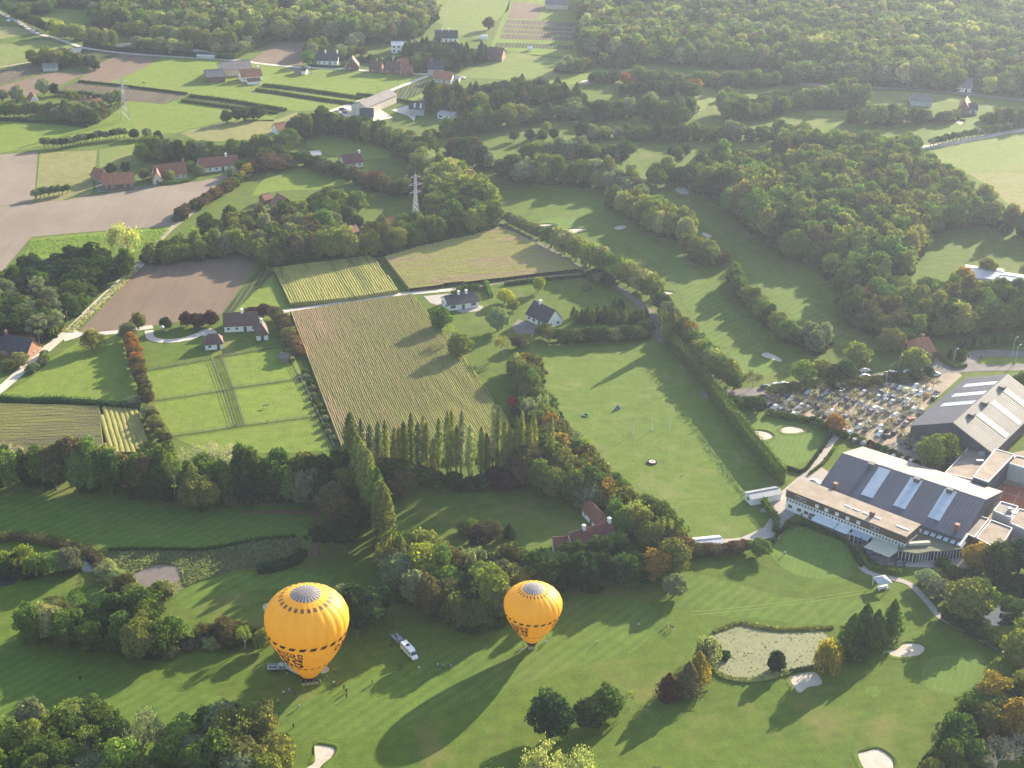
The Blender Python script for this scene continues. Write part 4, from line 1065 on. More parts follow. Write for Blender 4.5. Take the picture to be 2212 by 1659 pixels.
for x, y, k in ((2137, 203, 'yellow'), (2175, 85, 'gold'), (2185, 92, 'gold'), (2002, 165, 'orange'), (2195, 200, 'gold'), (2005, 180, 'olive'), (1335, 50, 'straw'), (1265, 78, 'yellow')):
    tree('broad', x, y, 12, 5, k, TNAME[k] + ' autumn tree standing out of the great far forest', 'autumn coloured trees of the great far forest')
G_ = ['green', 'olive', 'green', 'dark', 'mid', 'grey']
wood('first golf tree belt below the forest', [(1210, 122), (1290, 115), (1364, 122)], [(1204, 158), (1240, 160), (1290, 140), (1364, 146)], 10, 6.4, G_, dict(broad=3))
row('broad', [(1310, 142), (1330, 145), (1352, 146)], 3, 6, 4, ['olive', 'brown'], 'separate round trees below the forest edge')
wood('second golf tree belt', [(1271, 150), (1400, 152), (1476, 155), (1600, 152), (1730, 158)], [(1275, 178), (1400, 178), (1480, 188), (1600, 190), (1728, 183)], 10, 6.6, G_, dict(broad=3))
wood('dark conifer grove with orange trees', [(930, 180), (1000, 185), (1106, 168), (1180, 178), (1250, 190)], [(925, 238), (980, 252), (1106, 232), (1180, 225), (1262, 222)], 11, 6.2, ['deep', 'dark', 'green', 'brown', 'olive'], dict(broad=3, cone=3))
for x, y, k in ((1045, 215, 'rust'), (1010, 240, 'orange'), (1118, 220, 'gold'), (1210, 216, 'rust'), (1195, 214, 'rust'), (985, 232, 'red'), (1352, 186, 'orange'), (1500, 200, 'orange'), (1020, 218, 'olive')):
    tree('broad', x, y, 9, 4.2, k, TNAME[k] + ' autumn tree on the distant golf course', 'autumn trees on the distant golf course')
wood('third golf tree belt', [(1341, 185), (1420, 185), (1500, 188)], [(1345, 200), (1420, 208), (1500, 206)], 9, 6.0, G_, dict(broad=3))
wood('fourth golf tree belt', [(930, 262), (1000, 258), (1106, 238), (1238, 212), (1350, 215), (1490, 240)], [(930, 300), (990, 290), (1106, 272), (1200, 262), (1300, 262), (1400, 250), (1490, 258)], 12, 6.8, G_, dict(broad=3, cone=1))
wood('fifth long golf tree belt', [(1255, 265), (1400, 262), (1550, 268), (1659, 268), (1734, 275)], [(1255, 302), (1400, 305), (1550, 306), (1659, 304), (1734, 298)], 11, 6.4, G_, dict(broad=3))
wood('sixth golf tree belt', [(1140, 315), (1200, 312), (1260, 312)], [(1135, 342), (1200, 348), (1260, 342)], 10, 6, ['grey', 'olive', 'lime', 'green'], dict(broad=3))
wood('seventh golf tree belt', [(1265, 322), (1320, 312), (1360, 310)], [(1265, 345), (1320, 350), (1362, 344)], 10, 6, G_, dict(broad=3))
wood('eighth golf tree belt', [(1000, 320), (1060, 330), (1130, 352), (1180, 350), (1260, 352), (1370, 362), (1385, 400)], [(975, 330), (1020, 345), (1075, 375), (1110, 398), (1200, 400), (1300, 412), (1390, 440)], 12, 6.4, ['grey', 'olive', 'green', 'dark', 'brown'], dict(broad=3))
wood('yellow clump between the two fairways', [(1325, 410), (1380, 415), (1440, 440), (1480, 470), (1485, 500)], [(1320, 450), (1370, 480), (1420, 512), (1470, 520)], 11, 6, ['lime', 'olive', 'straw', 'green'], dict(broad=3))
wood('lower end of the yellow clump between the fairways', [(1480, 510), (1530, 520), (1565, 545)], [(1475, 552), (1520, 575), (1560, 570)], 9, 5.4, ['lime', 'olive', 'brown'], dict(broad=3))
for x, y, k in ((1110, 306, 'dark'), (1145, 306, 'deep'), (1170, 308, 'green'), (1196, 304, 'dark'), (1180, 290, 'lime'), (1451, 344, 'dark'), (1465, 346, 'green'), (1481, 338, 'dark'), (1548, 200, 'dark'), (1572, 212, 'olive')):
    tree('broad', x, y, 8, 2.8, k, TNAME[k] + ' single tree on the open distant fairways', 'single trees on the distant fairways')
wood('ninth golf tree belt', [(1560, 212), (1620, 208), (1700, 190), (1800, 192), (1850, 180)], [(1556, 260), (1640, 262), (1720, 235), (1800, 236), (1866, 234)], 11, 6.4, G_, dict(broad=3))
wood('tenth golf tree belt', [(1835, 238), (1900, 232), (1990, 232), (2060, 240)], [(1832, 265), (1900, 272), (2000, 268), (2070, 258)], 10, 6.2, G_, dict(broad=3))
wood('eleventh golf tree belt', [(2125, 235), (2180, 235), (2260, 245)], [(2120, 268), (2212, 275), (2300, 270)], 10, 6.2, G_, dict(broad=3))
row('pollard', [(2005, 317), (2060, 305), (2110, 295), (2190, 281)], 22, 5, 2.2, ['grey', 'green', 'dark'], 'row of round trees along the far right road', .3)
# big wood of the right side
wood('big wood in the middle of the right side', [(1415, 362), (1500, 345), (1560, 322), (1640, 315), (1700, 300), (1850, 285), (1950, 290), (2010, 330), (2060, 370), (2120, 395), (2180, 445), (2300, 470)], [(1412, 382), (1470, 402), (1532, 428), (1600, 480), (1660, 530), (1701, 562), (1759, 578), (1799, 612), (1834, 642), (1880, 640), (1960, 600), (1985, 560), (2000, 510), (2120, 488), (2300, 540)], 14, 7.2, ['dark', 'green', 'green', 'olive', 'mid', 'green', 'mid', 'olive', 'brown', 'deep'], dict(wood=4, broad=3))
wood('wood between the fairway and the red brick house', [(1830, 640), (1880, 620), (1960, 610), (2040, 612), (2100, 612), (2300, 620)], [(1822, 668), (1836, 700), (1896, 732), (1929, 755), (1984, 738), (2040, 735), (2096, 722), (2212, 712), (2300, 710)], 12, 6.6, ['dark', 'green', 'olive', 'mid', 'brown'], dict(broad=4), [[(2095, 600), (2230, 590), (2230, 640), (2095, 630)]])
for x, y, k in ((2105, 650, 'yellow'), (2080, 620, 'gold'), (2090, 715, 'gold'), (1950, 640, 'lime'), (2130, 600, 'olive')): tree('broad', x, y, 10, 4.2, k, TNAME[k] + ' tree in the wood beside the white flat-roofed building', 'autumn trees beside the white flat-roofed building')
wood('tree belt between the lower fairways', [(1590, 615), (1625, 620), (1660, 655), (1695, 695), (1745, 710), (1795, 712)], [(1583, 612), (1605, 645), (1640, 685), (1680, 722), (1702, 748), (1760, 770), (1800, 745)], 10, 5.4, ['olive', 'green', 'grey', 'lime', 'dark', 'brown'], dict(broad=4))
for x, y, k, h, r in ((1735, 828, 'lime', 10, 4.6), (1772, 822, 'olive', 9, 4), (1795, 825, 'brown', 8, 3.6), (1825, 825, 'dark', 10, 4), (1850, 792, 'lime', 10.5, 4.4), (1975, 803, 'olive', 10.5, 4.8), (1925, 760, 'olive', 10, 5.2), (2005, 812, 'dark', 4, 2.2)):
    tree('broad', x, y, h, r, k, TNAME[k] + ' broad tree between the lower fairways and the car park road', 'trees above the car park road')
tree('broad', 1802, 930, 6.5, 3.2, 'orange', 'small orange tree at the lower corner of the car park')
tree('broad', 2008, 1012, 13, 5.4, 'lime', 'large lime green tree between the two halls')
tree('broad', 2040, 1000, 12, 4.4, 'lime', 'second large lime green tree between the two halls')
tree('broad', 1638, 890, 6, 3.2, 'dark', 'dark round tree at the left corner of the car park')
row('broad', [(1572, 868), (1600, 878), (1630, 876)], 5, 3.5, 2.8, ['dark', 'green'], 'dark shrubs left of the car park')
tree('broad', 2215, 845, 8, 5, 'green', 'green tree at the right edge beside the grey hall')
row('broad', [(1660, 852), (1720, 845), (1790, 840), (1860, 835), (1930, 826), (1985, 820)], 20, 4.0, 2.6, ['brown', 'olive', 'brown', 'olive'], 'brownish shrubs along the road side of the car park', .8)
row('bush', [(1660, 895), (1700, 903), (1760, 915), (1810, 940), (1830, 950)], 13, 2.2, 1.7, ['dark', 'green'], 'dark bushes along the lower side of the car park', .4)
row('bush', [(1838, 945), (1880, 962), (1930, 985), (1985, 1006)], 9, 2.0, 1.5, ['dark', 'green', 'olive'], 'dark bushes between the car park and the first hall', .4)
# reeds and rows of young poplars near the roundabout
row('cone', [(2060, 752), (2120, 750), (2200, 742)], 16, 4.2, 1.1, ['dark', 'green'], 'young columnar trees behind the roundabout', .8)
row('cone', [(2045, 770), (2062, 780), (2085, 775), (2060, 765)], 10, 4.0, 1.1, ['green', 'dark'], 'young columnar trees beside the brick house drive', 1.2)
PK = [(30, 565), (250, 525), (420, 530), (690, 480), (960, 440), (1180, 450), (1510, 452), (1430, 640), (1230, 790), (1095, 905), (900, 910), (640, 870), (300, 750), (60, 685)]
def Z4(x, y): return (1645.8 + x / 3.907, 713.2 + y / 3.907)
def park_rows(ys):
    out = []
    for y0 in ys:
        run = None
        for x in range(20, 1520, 10):
            y = y0 + .335 * (x - 720) * (1 + (x - 720) * -.00008)
            if inside((x, y), PK):
                run = [(x, y), (x, y)] if run is None else [run[0], (x, y)]
        if run and run[1][0] - run[0][0] > 60: out.append(run)
    return out
for a, bq in park_rows((180, 254, 328, 401, 475, 548, 622, 695, 771, 838)):
    nn_ = int((G(*Z4(*bq)) - G(*Z4(*a))).length / 6.0)
    row('sparse', [Z4(*a), Z4(*bq)], max(2, nn_), 5.0, 2.1, ['brown', 'bone', 'brown'], 'small bare trees standing between the parked cars', .5, .15)
row('sparse', [Z4(1150, 900), Z4(1340, 1080)], 6, 5, 2, ['brown', 'bone'], 'small bare trees beside the near car park corner')

# woods that carry on beyond the edges of the view
wood('woods beyond the right edge', [(2360, 880), (2500, 840), (2700, 860)], [(2350, 1260), (2480, 1560), (2900, 1600)], 12, 8.5, ['dark', 'green', 'olive', 'mid'], dict(broad=4))
wood('woods beyond the left edge', [(-420, 985), (-60, 975)], [(-420, 1060), (-60, 1050)], 14, 6.5, ['dark', 'green', 'olive', 'mid'], dict(broad=4))
wood('woods beyond the right edge', [(2300, 480), (2600, 500)], [(2300, 700), (2700, 720)], 12, 8, ['dark', 'green', 'olive', 'mid'], dict(broad=4))
wood('woods beyond the left edge', [(-500, 480), (-180, 520)], [(-500, 760), (-160, 760)], 12, 8.5, ['dark', 'green', 'olive', 'mid'], dict(broad=4))
for x, y in ((1222, 1222), (1245, 1220), (1285, 1212), (1305, 1208), (1335, 1200)): tree('broad', x, y, 8.5, 3.4, 'dark', 'dark tree standing right in front of the long farmhouse', 'trees in front of the long farmhouse')
# ------------------------------------------------------------------ trees become objects
ORD = ['first', 'second', 'third', 'fourth', 'fifth', 'sixth', 'seventh', 'eighth', 'ninth', 'tenth', 'eleventh', 'twelfth', 'thirteenth', 'fourteenth', 'fifteenth', 'sixteenth', 'seventeenth', 'eighteenth', 'nineteenth', 'twentieth']
def show(t):       # apparent size, and whether it stands in or near the view
    v = Vector((t[1], t[2], t[3] * .5 - CAM_H)); d = v.dot(fwd)
    if d < 1: return -1
    x = v.dot(rgt) / d * FPX; y = v.dot(upv) / d * FPX
    out = max(0, abs(x) - 1106 - 40, abs(y) - 829 - 70)
    return t[3] * t[4] ** .5 / d * (0 if out > 0 else 1) if out > 0 else t[3] * t[4] ** .5 / d
byname = {}
for t in TREES: byname.setdefault(KNAME[t[0]], []).append(t)
NEAR, FARL = [], []
for k, L in byname.items():
    L.sort(key=lambda t: -(show(t) * (3.0 if t[8] is None else (1.25 if t[7].split()[0] in ('row', 'poplar') else 1))))
    cap = 296 if k == 'deciduous_tree' else 170
    for i, t in enumerate(L): (NEAR if i < cap and show(t) > 0 else FARL).append(t)
def px_x(t):
    v = Vector((t[1], t[2], -CAM_H)); return v.dot(rgt) / v.dot(fwd)
lab = {}
for t in NEAR:
    if t[8] is None: t[7] = t[7]; lab.setdefault(('own', t[7]), []).append(t)
    else: lab.setdefault((t[7], t[0] if t[0] != 'wood' else 'broad', t[5] if t[7] == t[8] else ''), []).append(t)
LAB = {}
def fitw(s, n=16):
    w = s.split(); return ' '.join(w[:n])
for key, L in lab.items():
    L.sort(key=px_x)
    for i, t in enumerate(L):
        if key[0] == 'own': LAB[id(t)] = t[7] if len(L) == 1 else ORD[i] + ' ' + t[7]; continue
        if t[7] == t[8]:
            kw = {'broad': 'tree', 'wood': 'tree'}.get(t[0], KWORD[t[0]].split()[-1])
            c = TNAME[t[5]]
            o = '' if len(L) == 1 else ((ORD[i] + ' from left, ') if len(L) <= 20 else '')
            LAB[id(t)] = fitw(c + ' ' + kw + ', ' + o + 'in the ' + t[7])
        else:
            o = '' if len(L) == 1 or len(L) > 20 else ', ' + ORD[i] + ' from left'
            LAB[id(t)] = fitw(t[7] + o)
nt_ = 0
for t in NEAR:
    kind, x, y, H, R, key, col, ph, gr = t
    pr = random.choice(PROTO[kind]); tme, cme, H0, R0 = pr
    nm = KNAME[kind]
    root = empty(nm, (x, y, 0), random.uniform(0, 6.283))
    root.scale = (R / R0, R / R0 * random.uniform(.9, 1.1), H / H0)
    tag(root, LAB[id(t)], 'bush' if kind == 'bush' else 'tree', gr)
    tr = bpy.data.objects.new('trunk', tme); COL.objects.link(tr); tr.parent = root; tr.color = (*col, 1)
    if cme:
        cr = bpy.data.objects.new('crown', cme); COL.objects.link(cr); cr.parent = root; cr.color = (*col, 1)

# the rest of the woods: one mass
def instance_mass(name, pts, label):
    me = bpy.data.meshes.new(name)
    me.from_pydata([(t[1], t[2], 0) for t in pts], [], [])
    n = len(pts)
    at = me.attributes.new('tint', 'FLOAT_COLOR', 'POINT'); at.data.foreach_set('color', [c for t in pts for c in (*t[6], 1)])
    idx = me.attributes.new('pidx', 'INT', 'POINT'); ii = [random.choice(FAR_IDX[t[0]]) for t in pts]; idx.data.foreach_set('value', ii)
    objs = list(far_col.objects)
    kinds = {i: k for k, v in FAR_IDX.items() for i in v}
    sc = me.attributes.new('psc', 'FLOAT_VECTOR', 'POINT')
    sc.data.foreach_set('vector', [v for t, i in zip(pts, ii) for v in (t[4] / PROTO[kinds[i]][0][3], t[4] / PROTO[kinds[i]][0][3], t[3] / PROTO[kinds[i]][0][2])])
    ro = me.attributes.new('prot', 'FLOAT_VECTOR', 'POINT'); ro.data.foreach_set('vector', [v for t in pts for v in (0, 0, random.uniform(0, 6.28))])
    o = mesh_obj(name, me)
    ng = bpy.data.node_groups.new(name, 'GeometryNodeTree')
    ng.interface.new_socket('Geometry', in_out='INPUT', socket_type='NodeSocketGeometry')
    ng.interface.new_socket('Geometry', in_out='OUTPUT', socket_type='NodeSocketGeometry')
    N = ng.nodes.new; L = ng.links.new
    gi = N('NodeGroupInput'); go = N('NodeGroupOutput')
    ci = N('GeometryNodeCollectionInfo'); ci.inputs['Collection'].default_value = far_col
    ci.inputs['Separate Children'].default_value = True; ci.inputs['Reset Children'].default_value = True
    ip = N('GeometryNodeInstanceOnPoints'); ip.inputs['Pick Instance'].default_value = True
    def na(nm, dt):
        a = N('GeometryNodeInputNamedAttribute'); a.data_type = dt; a.inputs['Name'].default_value = nm
        return a.outputs[0]
    L(gi.outputs[0], ip.inputs['Points']); L(ci.outputs[0], ip.inputs['Instance'])
    L(na('pidx', 'INT'), ip.inputs['Instance Index']); L(na('psc', 'FLOAT_VECTOR'), ip.inputs['Scale'])
    L(na('prot', 'FLOAT_VECTOR'), ip.inputs['Rotation'])
    L(ip.outputs[0], go.inputs[0])
    md = o.modifiers.new('scatter', 'NODES'); md.node_group = ng
    return tag(o, label, None, None, 'stuff')
instance_mass('distant_woodland', FARL, 'woodland and tree belts of the countryside')
instance_mass('undergrowth', UNDER, 'shrubs and undergrowth along the foot of the woods')
print('TREES near', len(NEAR), 'mass', len(FARL), {k: len(v) for k, v in byname.items()})
# ------------------------------------------------------------------ maize, hedges, reeds
def cropmat(name, cols, rot, grad=None, gw=.75):
    m, t, b, _ = newmat(name)
    g = wpos(t)
    mp = mapping(t, g, rot, (1, 1, 1))
    st = noise(t, .22, 5, .7, mapping(t, mp, 0, (1, .05, 1)))
    big = noise(t, .02, 4, .6, g)
    f = mth(t, 'ADD', mth(t, 'MULTIPLY', st, .65), mth(t, 'MULTIPLY', big, .35))
    if grad:
        p0, p1 = G(*grad[0]), G(*grad[1]); d = p1 - p0; L2 = d.length_squared
        vm = t.nodes.new('ShaderNodeVectorMath'); vm.operation = 'DOT_PRODUCT'; t.links.new(g, vm.inputs[0]); vm.inputs[1].default_value = (d.x / L2, d.y / L2, 0)
        gr = mth(t, 'SUBTRACT', vm.outputs['Value'], p0.dot(d) / L2)
        gr = mth(t, 'ADD', mth(t, 'MULTIPLY', gr, .36), .32)
        f = mth(t, 'ADD', mth(t, 'MULTIPLY', f, 1 - gw * .6), mth(t, 'MULTIPLY', gr, gw * .6))
    n = len(cols)
    c = ramp(t, f, [(.32 + .36 * i / (n - 1), cc) for i, cc in enumerate(cols)])
    c = mix(t, 1.0, c, ramp(t, noise(t, 1.3, 4, .8, g), [(.25, .6), (.75, 1.3)]), 'MULTIPLY')
    t.links.new(c, b.inputs['Base Color'])
    b.inputs['Roughness'].default_value = .95; b.inputs['Specular IOR Level'].default_value = .05
    bump(t, b, noise(t, 2.5, 4, .8, g), .6)
    return m

def maize(pts, a, bb, sp, H, mat, label):
    """standing crop: one ridge of plants per row; rows run along the picture line a-bb"""
    P = gp(pts)
    d = (G(*bb) - G(*a)); d.z = 0; d.normalize(); nn = Vector((-d.y, d.x, 0))
    V = []; F = []
    ts = [p.dot(nn) for p in P]
    r = min(ts) + .5
    n = len(P)
    while r < max(ts):
        xs = []
        for i in range(n):
            p, q = P[i], P[(i + 1) % n]; tp, tq = p.dot(nn), q.dot(nn)
            if (tp > r) != (tq > r): xs.append(p.dot(d) + (q.dot(d) - p.dot(d)) * (r - tp) / (tq - tp))
        xs.sort()
        for x0, x1 in zip(xs[::2], xs[1::2]):
            k = max(2, int((x1 - x0) / 4.5)); b = len(V)
            gap = False
            for j in range(k + 1):
                x = x0 + (x1 - x0) * j / k + (random.uniform(-1, 1) if 0 < j < k else 0)
                h = H * random.uniform(.93, 1.03) * (.62 if gap and random.random() < .6 else 1)
                w = sp * .5
                c = d * x + nn * (r + random.uniform(-.05, .05) * sp)
                for o, z in ((-w, h * .86), (-w * .45, h * .97), (w * .1, h), (w * .5, h * .96), (w, h * .86)):
                    V.append(tuple(c + nn * o + Vector((0, 0, z))))
                if j: 
                    for q in range(4): F.append((b + 5 * j - 5 + q, b + 5 * j - 4 + q, b + 5 * j + 1 + q, b + 5 * j + q)[::-1])
            for e in (b, b + 5 * k):
                g0 = len(V); V += [(V[e][0], V[e][1], 0), (V[e + 4][0], V[e + 4][1], 0)]
                F.append((g0, e, e + 1, e + 2, e + 3, e + 4, g0 + 1))
        r += sp
    o = mesh_obj('maize_field', raw_mesh('maize', V, F), mat)
    tag(o, label, None, None, 'stuff')
    # soil between the rows, and a ragged side skirt
    s = flat('field_soil', P, 'plow_dark', 5)
TAN, OLV, YEL, GRN = (.38, .27, .16), (.22, .21, .085), (.34, .32, .10), (.17, .20, .06)
maize([(628, 681), (760, 660), (890, 643), (915, 672), (1010, 790), (1104, 924), (1080, 990), (900, 1005), (742, 990)], (628, 681), (742, 985), .8, 1.9, cropmat('maize_mixed', [(.37, .255, .155), (.33, .24, .135), (.24, .21, .09), (.21, .205, .075), (.29, .28, .085), (.26, .27, .075)], R_(-28), ((640, 800), (1010, 800))), 'big field of ripe maize above the straight poplar row')
maize([(590, 586), (660, 577), (750, 566), (803, 559), (835, 600), (862, 634), (760, 650), (626, 663)], (590, 586), (626, 663), 1.1, 1.9, cropmat('maize_green', [GRN, YEL, YEL, GRN, TAN], R_(-20)), 'small maize field above the lane')
maize([(830, 561), (900, 540), (1000, 517), (1078, 497), (1110, 507), (1200, 554), (1258, 586), (1106, 603), (960, 620), (884, 630)], (884, 630), (1258, 586), 1.3, 1.8, cropmat('maize_yellow', [TAN, YEL, YEL, TAN, YEL], R_(75)), 'yellow maize field beside the lane of lime trees')
maize([(-150, 890), (0, 880), (110, 882), (215, 885), (225, 985), (0, 990), (-150, 990)], (0, 900), (200, 905), 1.1, 1.7, cropmat('maize_pale', [OLV, YEL, (.24, .22, .11), OLV], R_(85)), 'pale maize field above the long tree belt')
maize([(218, 885), (300, 892), (318, 960), (290, 985), (228, 985)], (222, 888), (250, 985), 1.7, 1.7, cropmat('maize_pale_end', [OLV, YEL, OLV], R_(-10)), 'pale maize headland with widely spaced rows')

def hedge(pts, w, h, key, label, clip=.25, dens=3.2, name='hedge', lf=.3):
    P = gp(pts)
    if len(P) > 2: P = smooth_line(P, 3)
    rg = np.random.default_rng(len(label) * 7 + int(h * 10))
    V = []; F = []; Q = []; N = []
    for i, p in enumerate(P):
        a = P[max(0, i - 1)]; b = P[min(len(P) - 1, i + 1)]
        d = (b - a); d.z = 0; d.normalize(); nn = Vector((-d.y, d.x, 0))
        k = len(V)
        ww = w * rg.uniform(.85, 1.1) * .8; hh = h * rg.uniform(.9, 1.0) * .88
        V += [p + nn * ww / 2, p + nn * ww * .46 + Vector((0, 0, hh)), p - nn * ww * .46 + Vector((0, 0, hh)), p - nn * ww / 2]
        if i:
            for q in range(3): F.append((k - 4 + q, k - 3 + q, k + 1 + q, k + q)[::-1])
            L = (p - P[i - 1]).length
            m = int(L * (2 * h + w) * dens)
            for _ in range(m):
                s = rg.uniform(); c = P[i - 1].lerp(p, s)
                u = rg.uniform(0, 2 * h + w)
                j = rg.uniform(-clip, clip)
                if u < h: Q.append(c + nn * (w / 2 + j) + Vector((0, 0, u))); N.append(nn)
                elif u < h + w: Q.append(c + nn * (u - h - w / 2) + Vector((0, 0, h * (1 + j * .35)))); N.append(Vector((0, 0, 1)))
                else: Q.append(c - nn * (w / 2 + j) + Vector((0, 0, u - h - w))); N.append(-nn)
    F.append((0, 1, 2, 3)); k = len(V) - 4; F.append((k + 3, k + 2, k + 1, k))
    V1, F1 = leaf_quads(np.array([tuple(q) for q in Q]), np.array([tuple(q) for q in N]), lf, rg)
    b = len(V)
    o = mesh_obj(name, raw_mesh(name, [tuple(v) for v in V] + V1.tolist(), F + [tuple(int(x) + b for x in f) for f in F1]), M['leaf'])
    o.color = (*tint(key, .05), 1)
    return tag(o, label, name.replace('_', ' '))
hedge([(1442, 740), (1480, 785), (1520, 832), (1560, 885), (1610, 950), (1660, 1012), (1688, 1046)], 3.0, 6.5, 'green', 'very long tall clipped hedge along the sports meadow', .45, 3.4)
hedge([(1648, 1090), (1662, 1108), (1678, 1132), (1672, 1150)], 1.6, 3.0, 'green', 'high hedge corner beside the small white range building')
hedge([(182, 99), (250, 110), (350, 118), (430, 124), (505, 128)], 2.5, 3.6, 'deep', 'long dark hedge along the far road', .4)
hedge([(507, 128), (545, 108), (592, 88)], 2.0, 3.2, 'green', 'hedge climbing from the far road corner beside the brown field', .4)
hedge([(-60, 870), (0, 870), (60, 874), (110, 873), (180, 877), (300, 888)], 2.4, 3.0, 'deep', 'long dark hedge above the pale maize field', .5)
hedge([(888, 642), (905, 664), (924, 690)], 1.4, 1.7, 'bright', 'bright clipped hedge beside the white bungalow drive', .1)
hedge([(926, 696), (962, 742), (1012, 804), (1052, 856), (1108, 926)], 1.6, 1.8, 'green', 'long dark hedge down the right side of the maize field')
hedge([(1050, 614), (1062, 642)], 1.6, 2.2, 'bright', 'short bright hedge right of the white bungalow', .1)
hedge([(975, 634), (1048, 626)], 1.2, 1.2, 'green', 'low hedge along the lane behind the white bungalow', .1)
hedge([(1090, 616), (1180, 606), (1268, 598)], 1.3, 1.5, 'dark', 'low dark hedge between villa lawn and maize')
hedge([(1669, 1173), (1687, 1148), (1712, 1134), (1740, 1137), (1774, 1151), (1810, 1164), (1833, 1178), (1844, 1198), (1860, 1226)], 1.2, 1.3, 'dark', 'low clipped hedge round the putting green by the clubhouse', .08)
hedge([(1848, 1184), (1862, 1204), (1871, 1220), (1892, 1231), (1946, 1240)], 1.8, 1.5, 'green', 'rounded hedge between the path and the cafe terrace', .1)
hedge([(2034, 1334), (2090, 1366), (2166, 1406)], 1.3, 1.0, 'deep', 'dark low hedge along the lower end of the path', .1)
hedge([(1700, 1012), (1735, 1020), (1765, 985), (1796, 940)], 1.2, 1.2, 'deep', 'dark hedge between the practice green and the footpath', .1)
hedge([(1748, 1026), (1780, 1000), (1806, 965)], 1.0, 1.1, 'green', 'low hedge on the right side of the footpath', .1)
hedge([(1568, 862), (1580, 890), (1620, 945), (1655, 1000), (1688, 1018)], 1.2, 1.2, 'green', 'low hedge on the left side of the practice green', .1)
hedge([(716, 284), (760, 294), (835, 314)], 1.6, 2.0, 'deep', 'dark hedge behind the sunlit meadow')
hedge([(770, 206), (815, 210), (905, 226)], 1.6, 1.6, 'deep', 'dark hedge behind the far barn')
hedge([(1541, 1367), (1575, 1354), (1602, 1347), (1660, 1359), (1712, 1361), (1800, 1356)], 1.4, .7, 'olive', 'dark reed fringe on the far bank of the lily pond', .3, 3, 'reed_fringe')
hedge([(1531, 1428), (1556, 1458), (1600, 1470), (1650, 1467), (1705, 1452)], 1.6, .8, 'straw', 'straw coloured reed fringe on the near bank of the lily pond', .3, 3, 'reed_fringe')
hedge([(1705, 1454), (1745, 1446), (1790, 1440), (1812, 1425)], 1.6, .9, 'deep', 'dark reed fringe at the right end of the lily pond', .3, 3, 'reed_fringe')
hedge([(235, 1190), (330, 1188), (440, 1188), (560, 1167), (640, 1160)], 1.4, .9, 'dark', 'dark edge of the reed bed facing the belt', .4, 3, 'reed_fringe')
hedge([(556, 1236), (600, 1228), (640, 1215), (655, 1196)], 3.5, 2.2, 'deep', 'dark shrub bank at the right end of the reed bed', .5)
hedge([(-60, 1172), (0, 1168), (60, 1166), (150, 1186), (200, 1202), (222, 1230), (226, 1252)], 3.0, 2.4, 'brown', 'brown shrub bank curling round the small left pond', .6)
hedge([(2022, 766), (2040, 780), (2062, 795), (2088, 792)], 1.2, 1.4, 'green', 'low hedge beside the drive of the red brick house', .1)
hedge([(668, 143), (733, 147), (748, 134)], 1.2, 1.6, 'deep', 'dark garden hedge below the white hamlet house', .1)
hedge([(835, 153), (870, 157), (905, 158)], 1.4, 1.8, 'deep', 'dark garden hedge along the hamlet road', .1)
hedge([(-60, 256), (40, 262), (120, 268), (190, 275)], 1.6, 1.8, 'deep', 'dark hedge in front of the moated farm avenue')
hedge([(340, 398), (380, 396), (410, 391)], 1.4, 1.5, 'bright', 'clipped hedge below the middle red-roofed house', .1)
hedge([(2108, 250), (2060, 256), (2085, 262)], 1.0, 1.0, 'deep', 'small dark hedge below the far red-roofed farm', .1)
hedge([(170, 177), (250, 185), (405, 204)], 1.4, 1.3, 'deep', 'row of dark plants above the dark field', .4)
for k, q in enumerate(([(392, 219), (500, 233), (600, 246)], [(410, 208), (500, 219), (618, 239)], [(553, 195), (600, 201), (690, 215), (770, 226)], [(568, 185), (620, 190), (700, 201), (782, 213)])):
    hedge(q, 2.6, 1.4, 'dark', ('lowest', 'second', 'third', 'topmost')[k] + ' dark crop hedge row crossing the pasture', .5)
hedge([(515, 1185), (516, 1186)], .8, .5, 'straw', 'small tussock at the edge of the reed bed')

def tufts(pts, n, size, keys, name, label, h=.5):
    P = [(v.x, v.y) for v in gp(pts)]
    rg = np.random.default_rng(n)
    xs = [p[0] for p in P]; ys = [p[1] for p in P]; Q = []
    while len(Q) < n:
        p = (rg.uniform(min(xs), max(xs)), rg.uniform(min(ys), max(ys)))
        if inside(p, P): Q.append((p[0], p[1], h * rg.uniform(.2, 1)))
    nrm = rg.normal(0, 1, (n, 3)) * np.array([1, 1, .3]) if h > .1 else np.tile([0, 0, 30.0], (n, 1))
    V1, F1 = leaf_quads(np.array(Q), nrm, size, rg)
    o = mesh_obj(name, raw_mesh(name, V1.tolist(), [tuple(int(i) for i in f) for f in F1]), M['leaf'])
    o.color = (*T_[keys], 1)
    return tag(o, label, None, None, 'stuff')
tufts([(235, 1192), (330, 1190), (440, 1188), (520, 1176), (600, 1160), (650, 1165), (652, 1192), (600, 1220), (480, 1238), (400, 1268), (385, 1222), (340, 1218), (288, 1240), (305, 1275), (330, 1300), (245, 1290), (224, 1255)], 12000, .32, 'grey', 'reeds', 'reeds filling the drained pond on the left', .4)
tufts([(1540, 1372), (1620, 1350), (1700, 1358), (1790, 1356), (1795, 1400), (1785, 1438), (1700, 1450), (1620, 1465), (1560, 1450), (1535, 1420)], 350, .35, 'olive', 'water_lilies', 'pale leaves floating on the lily pond', .08)
tufts([(66, 520), (370, 494), (345, 522), (250, 556), (58, 550)], 2500, .3, 'bright', 'long_grass', 'long grass beside the pale ploughed field', .3)
tufts([(120, 715), (160, 700), (235, 628), (298, 575), (302, 582), (235, 650), (160, 720)], 1500, .35, 'straw', 'verge_grass', 'dry grass on the verge of the pale lane', .4)

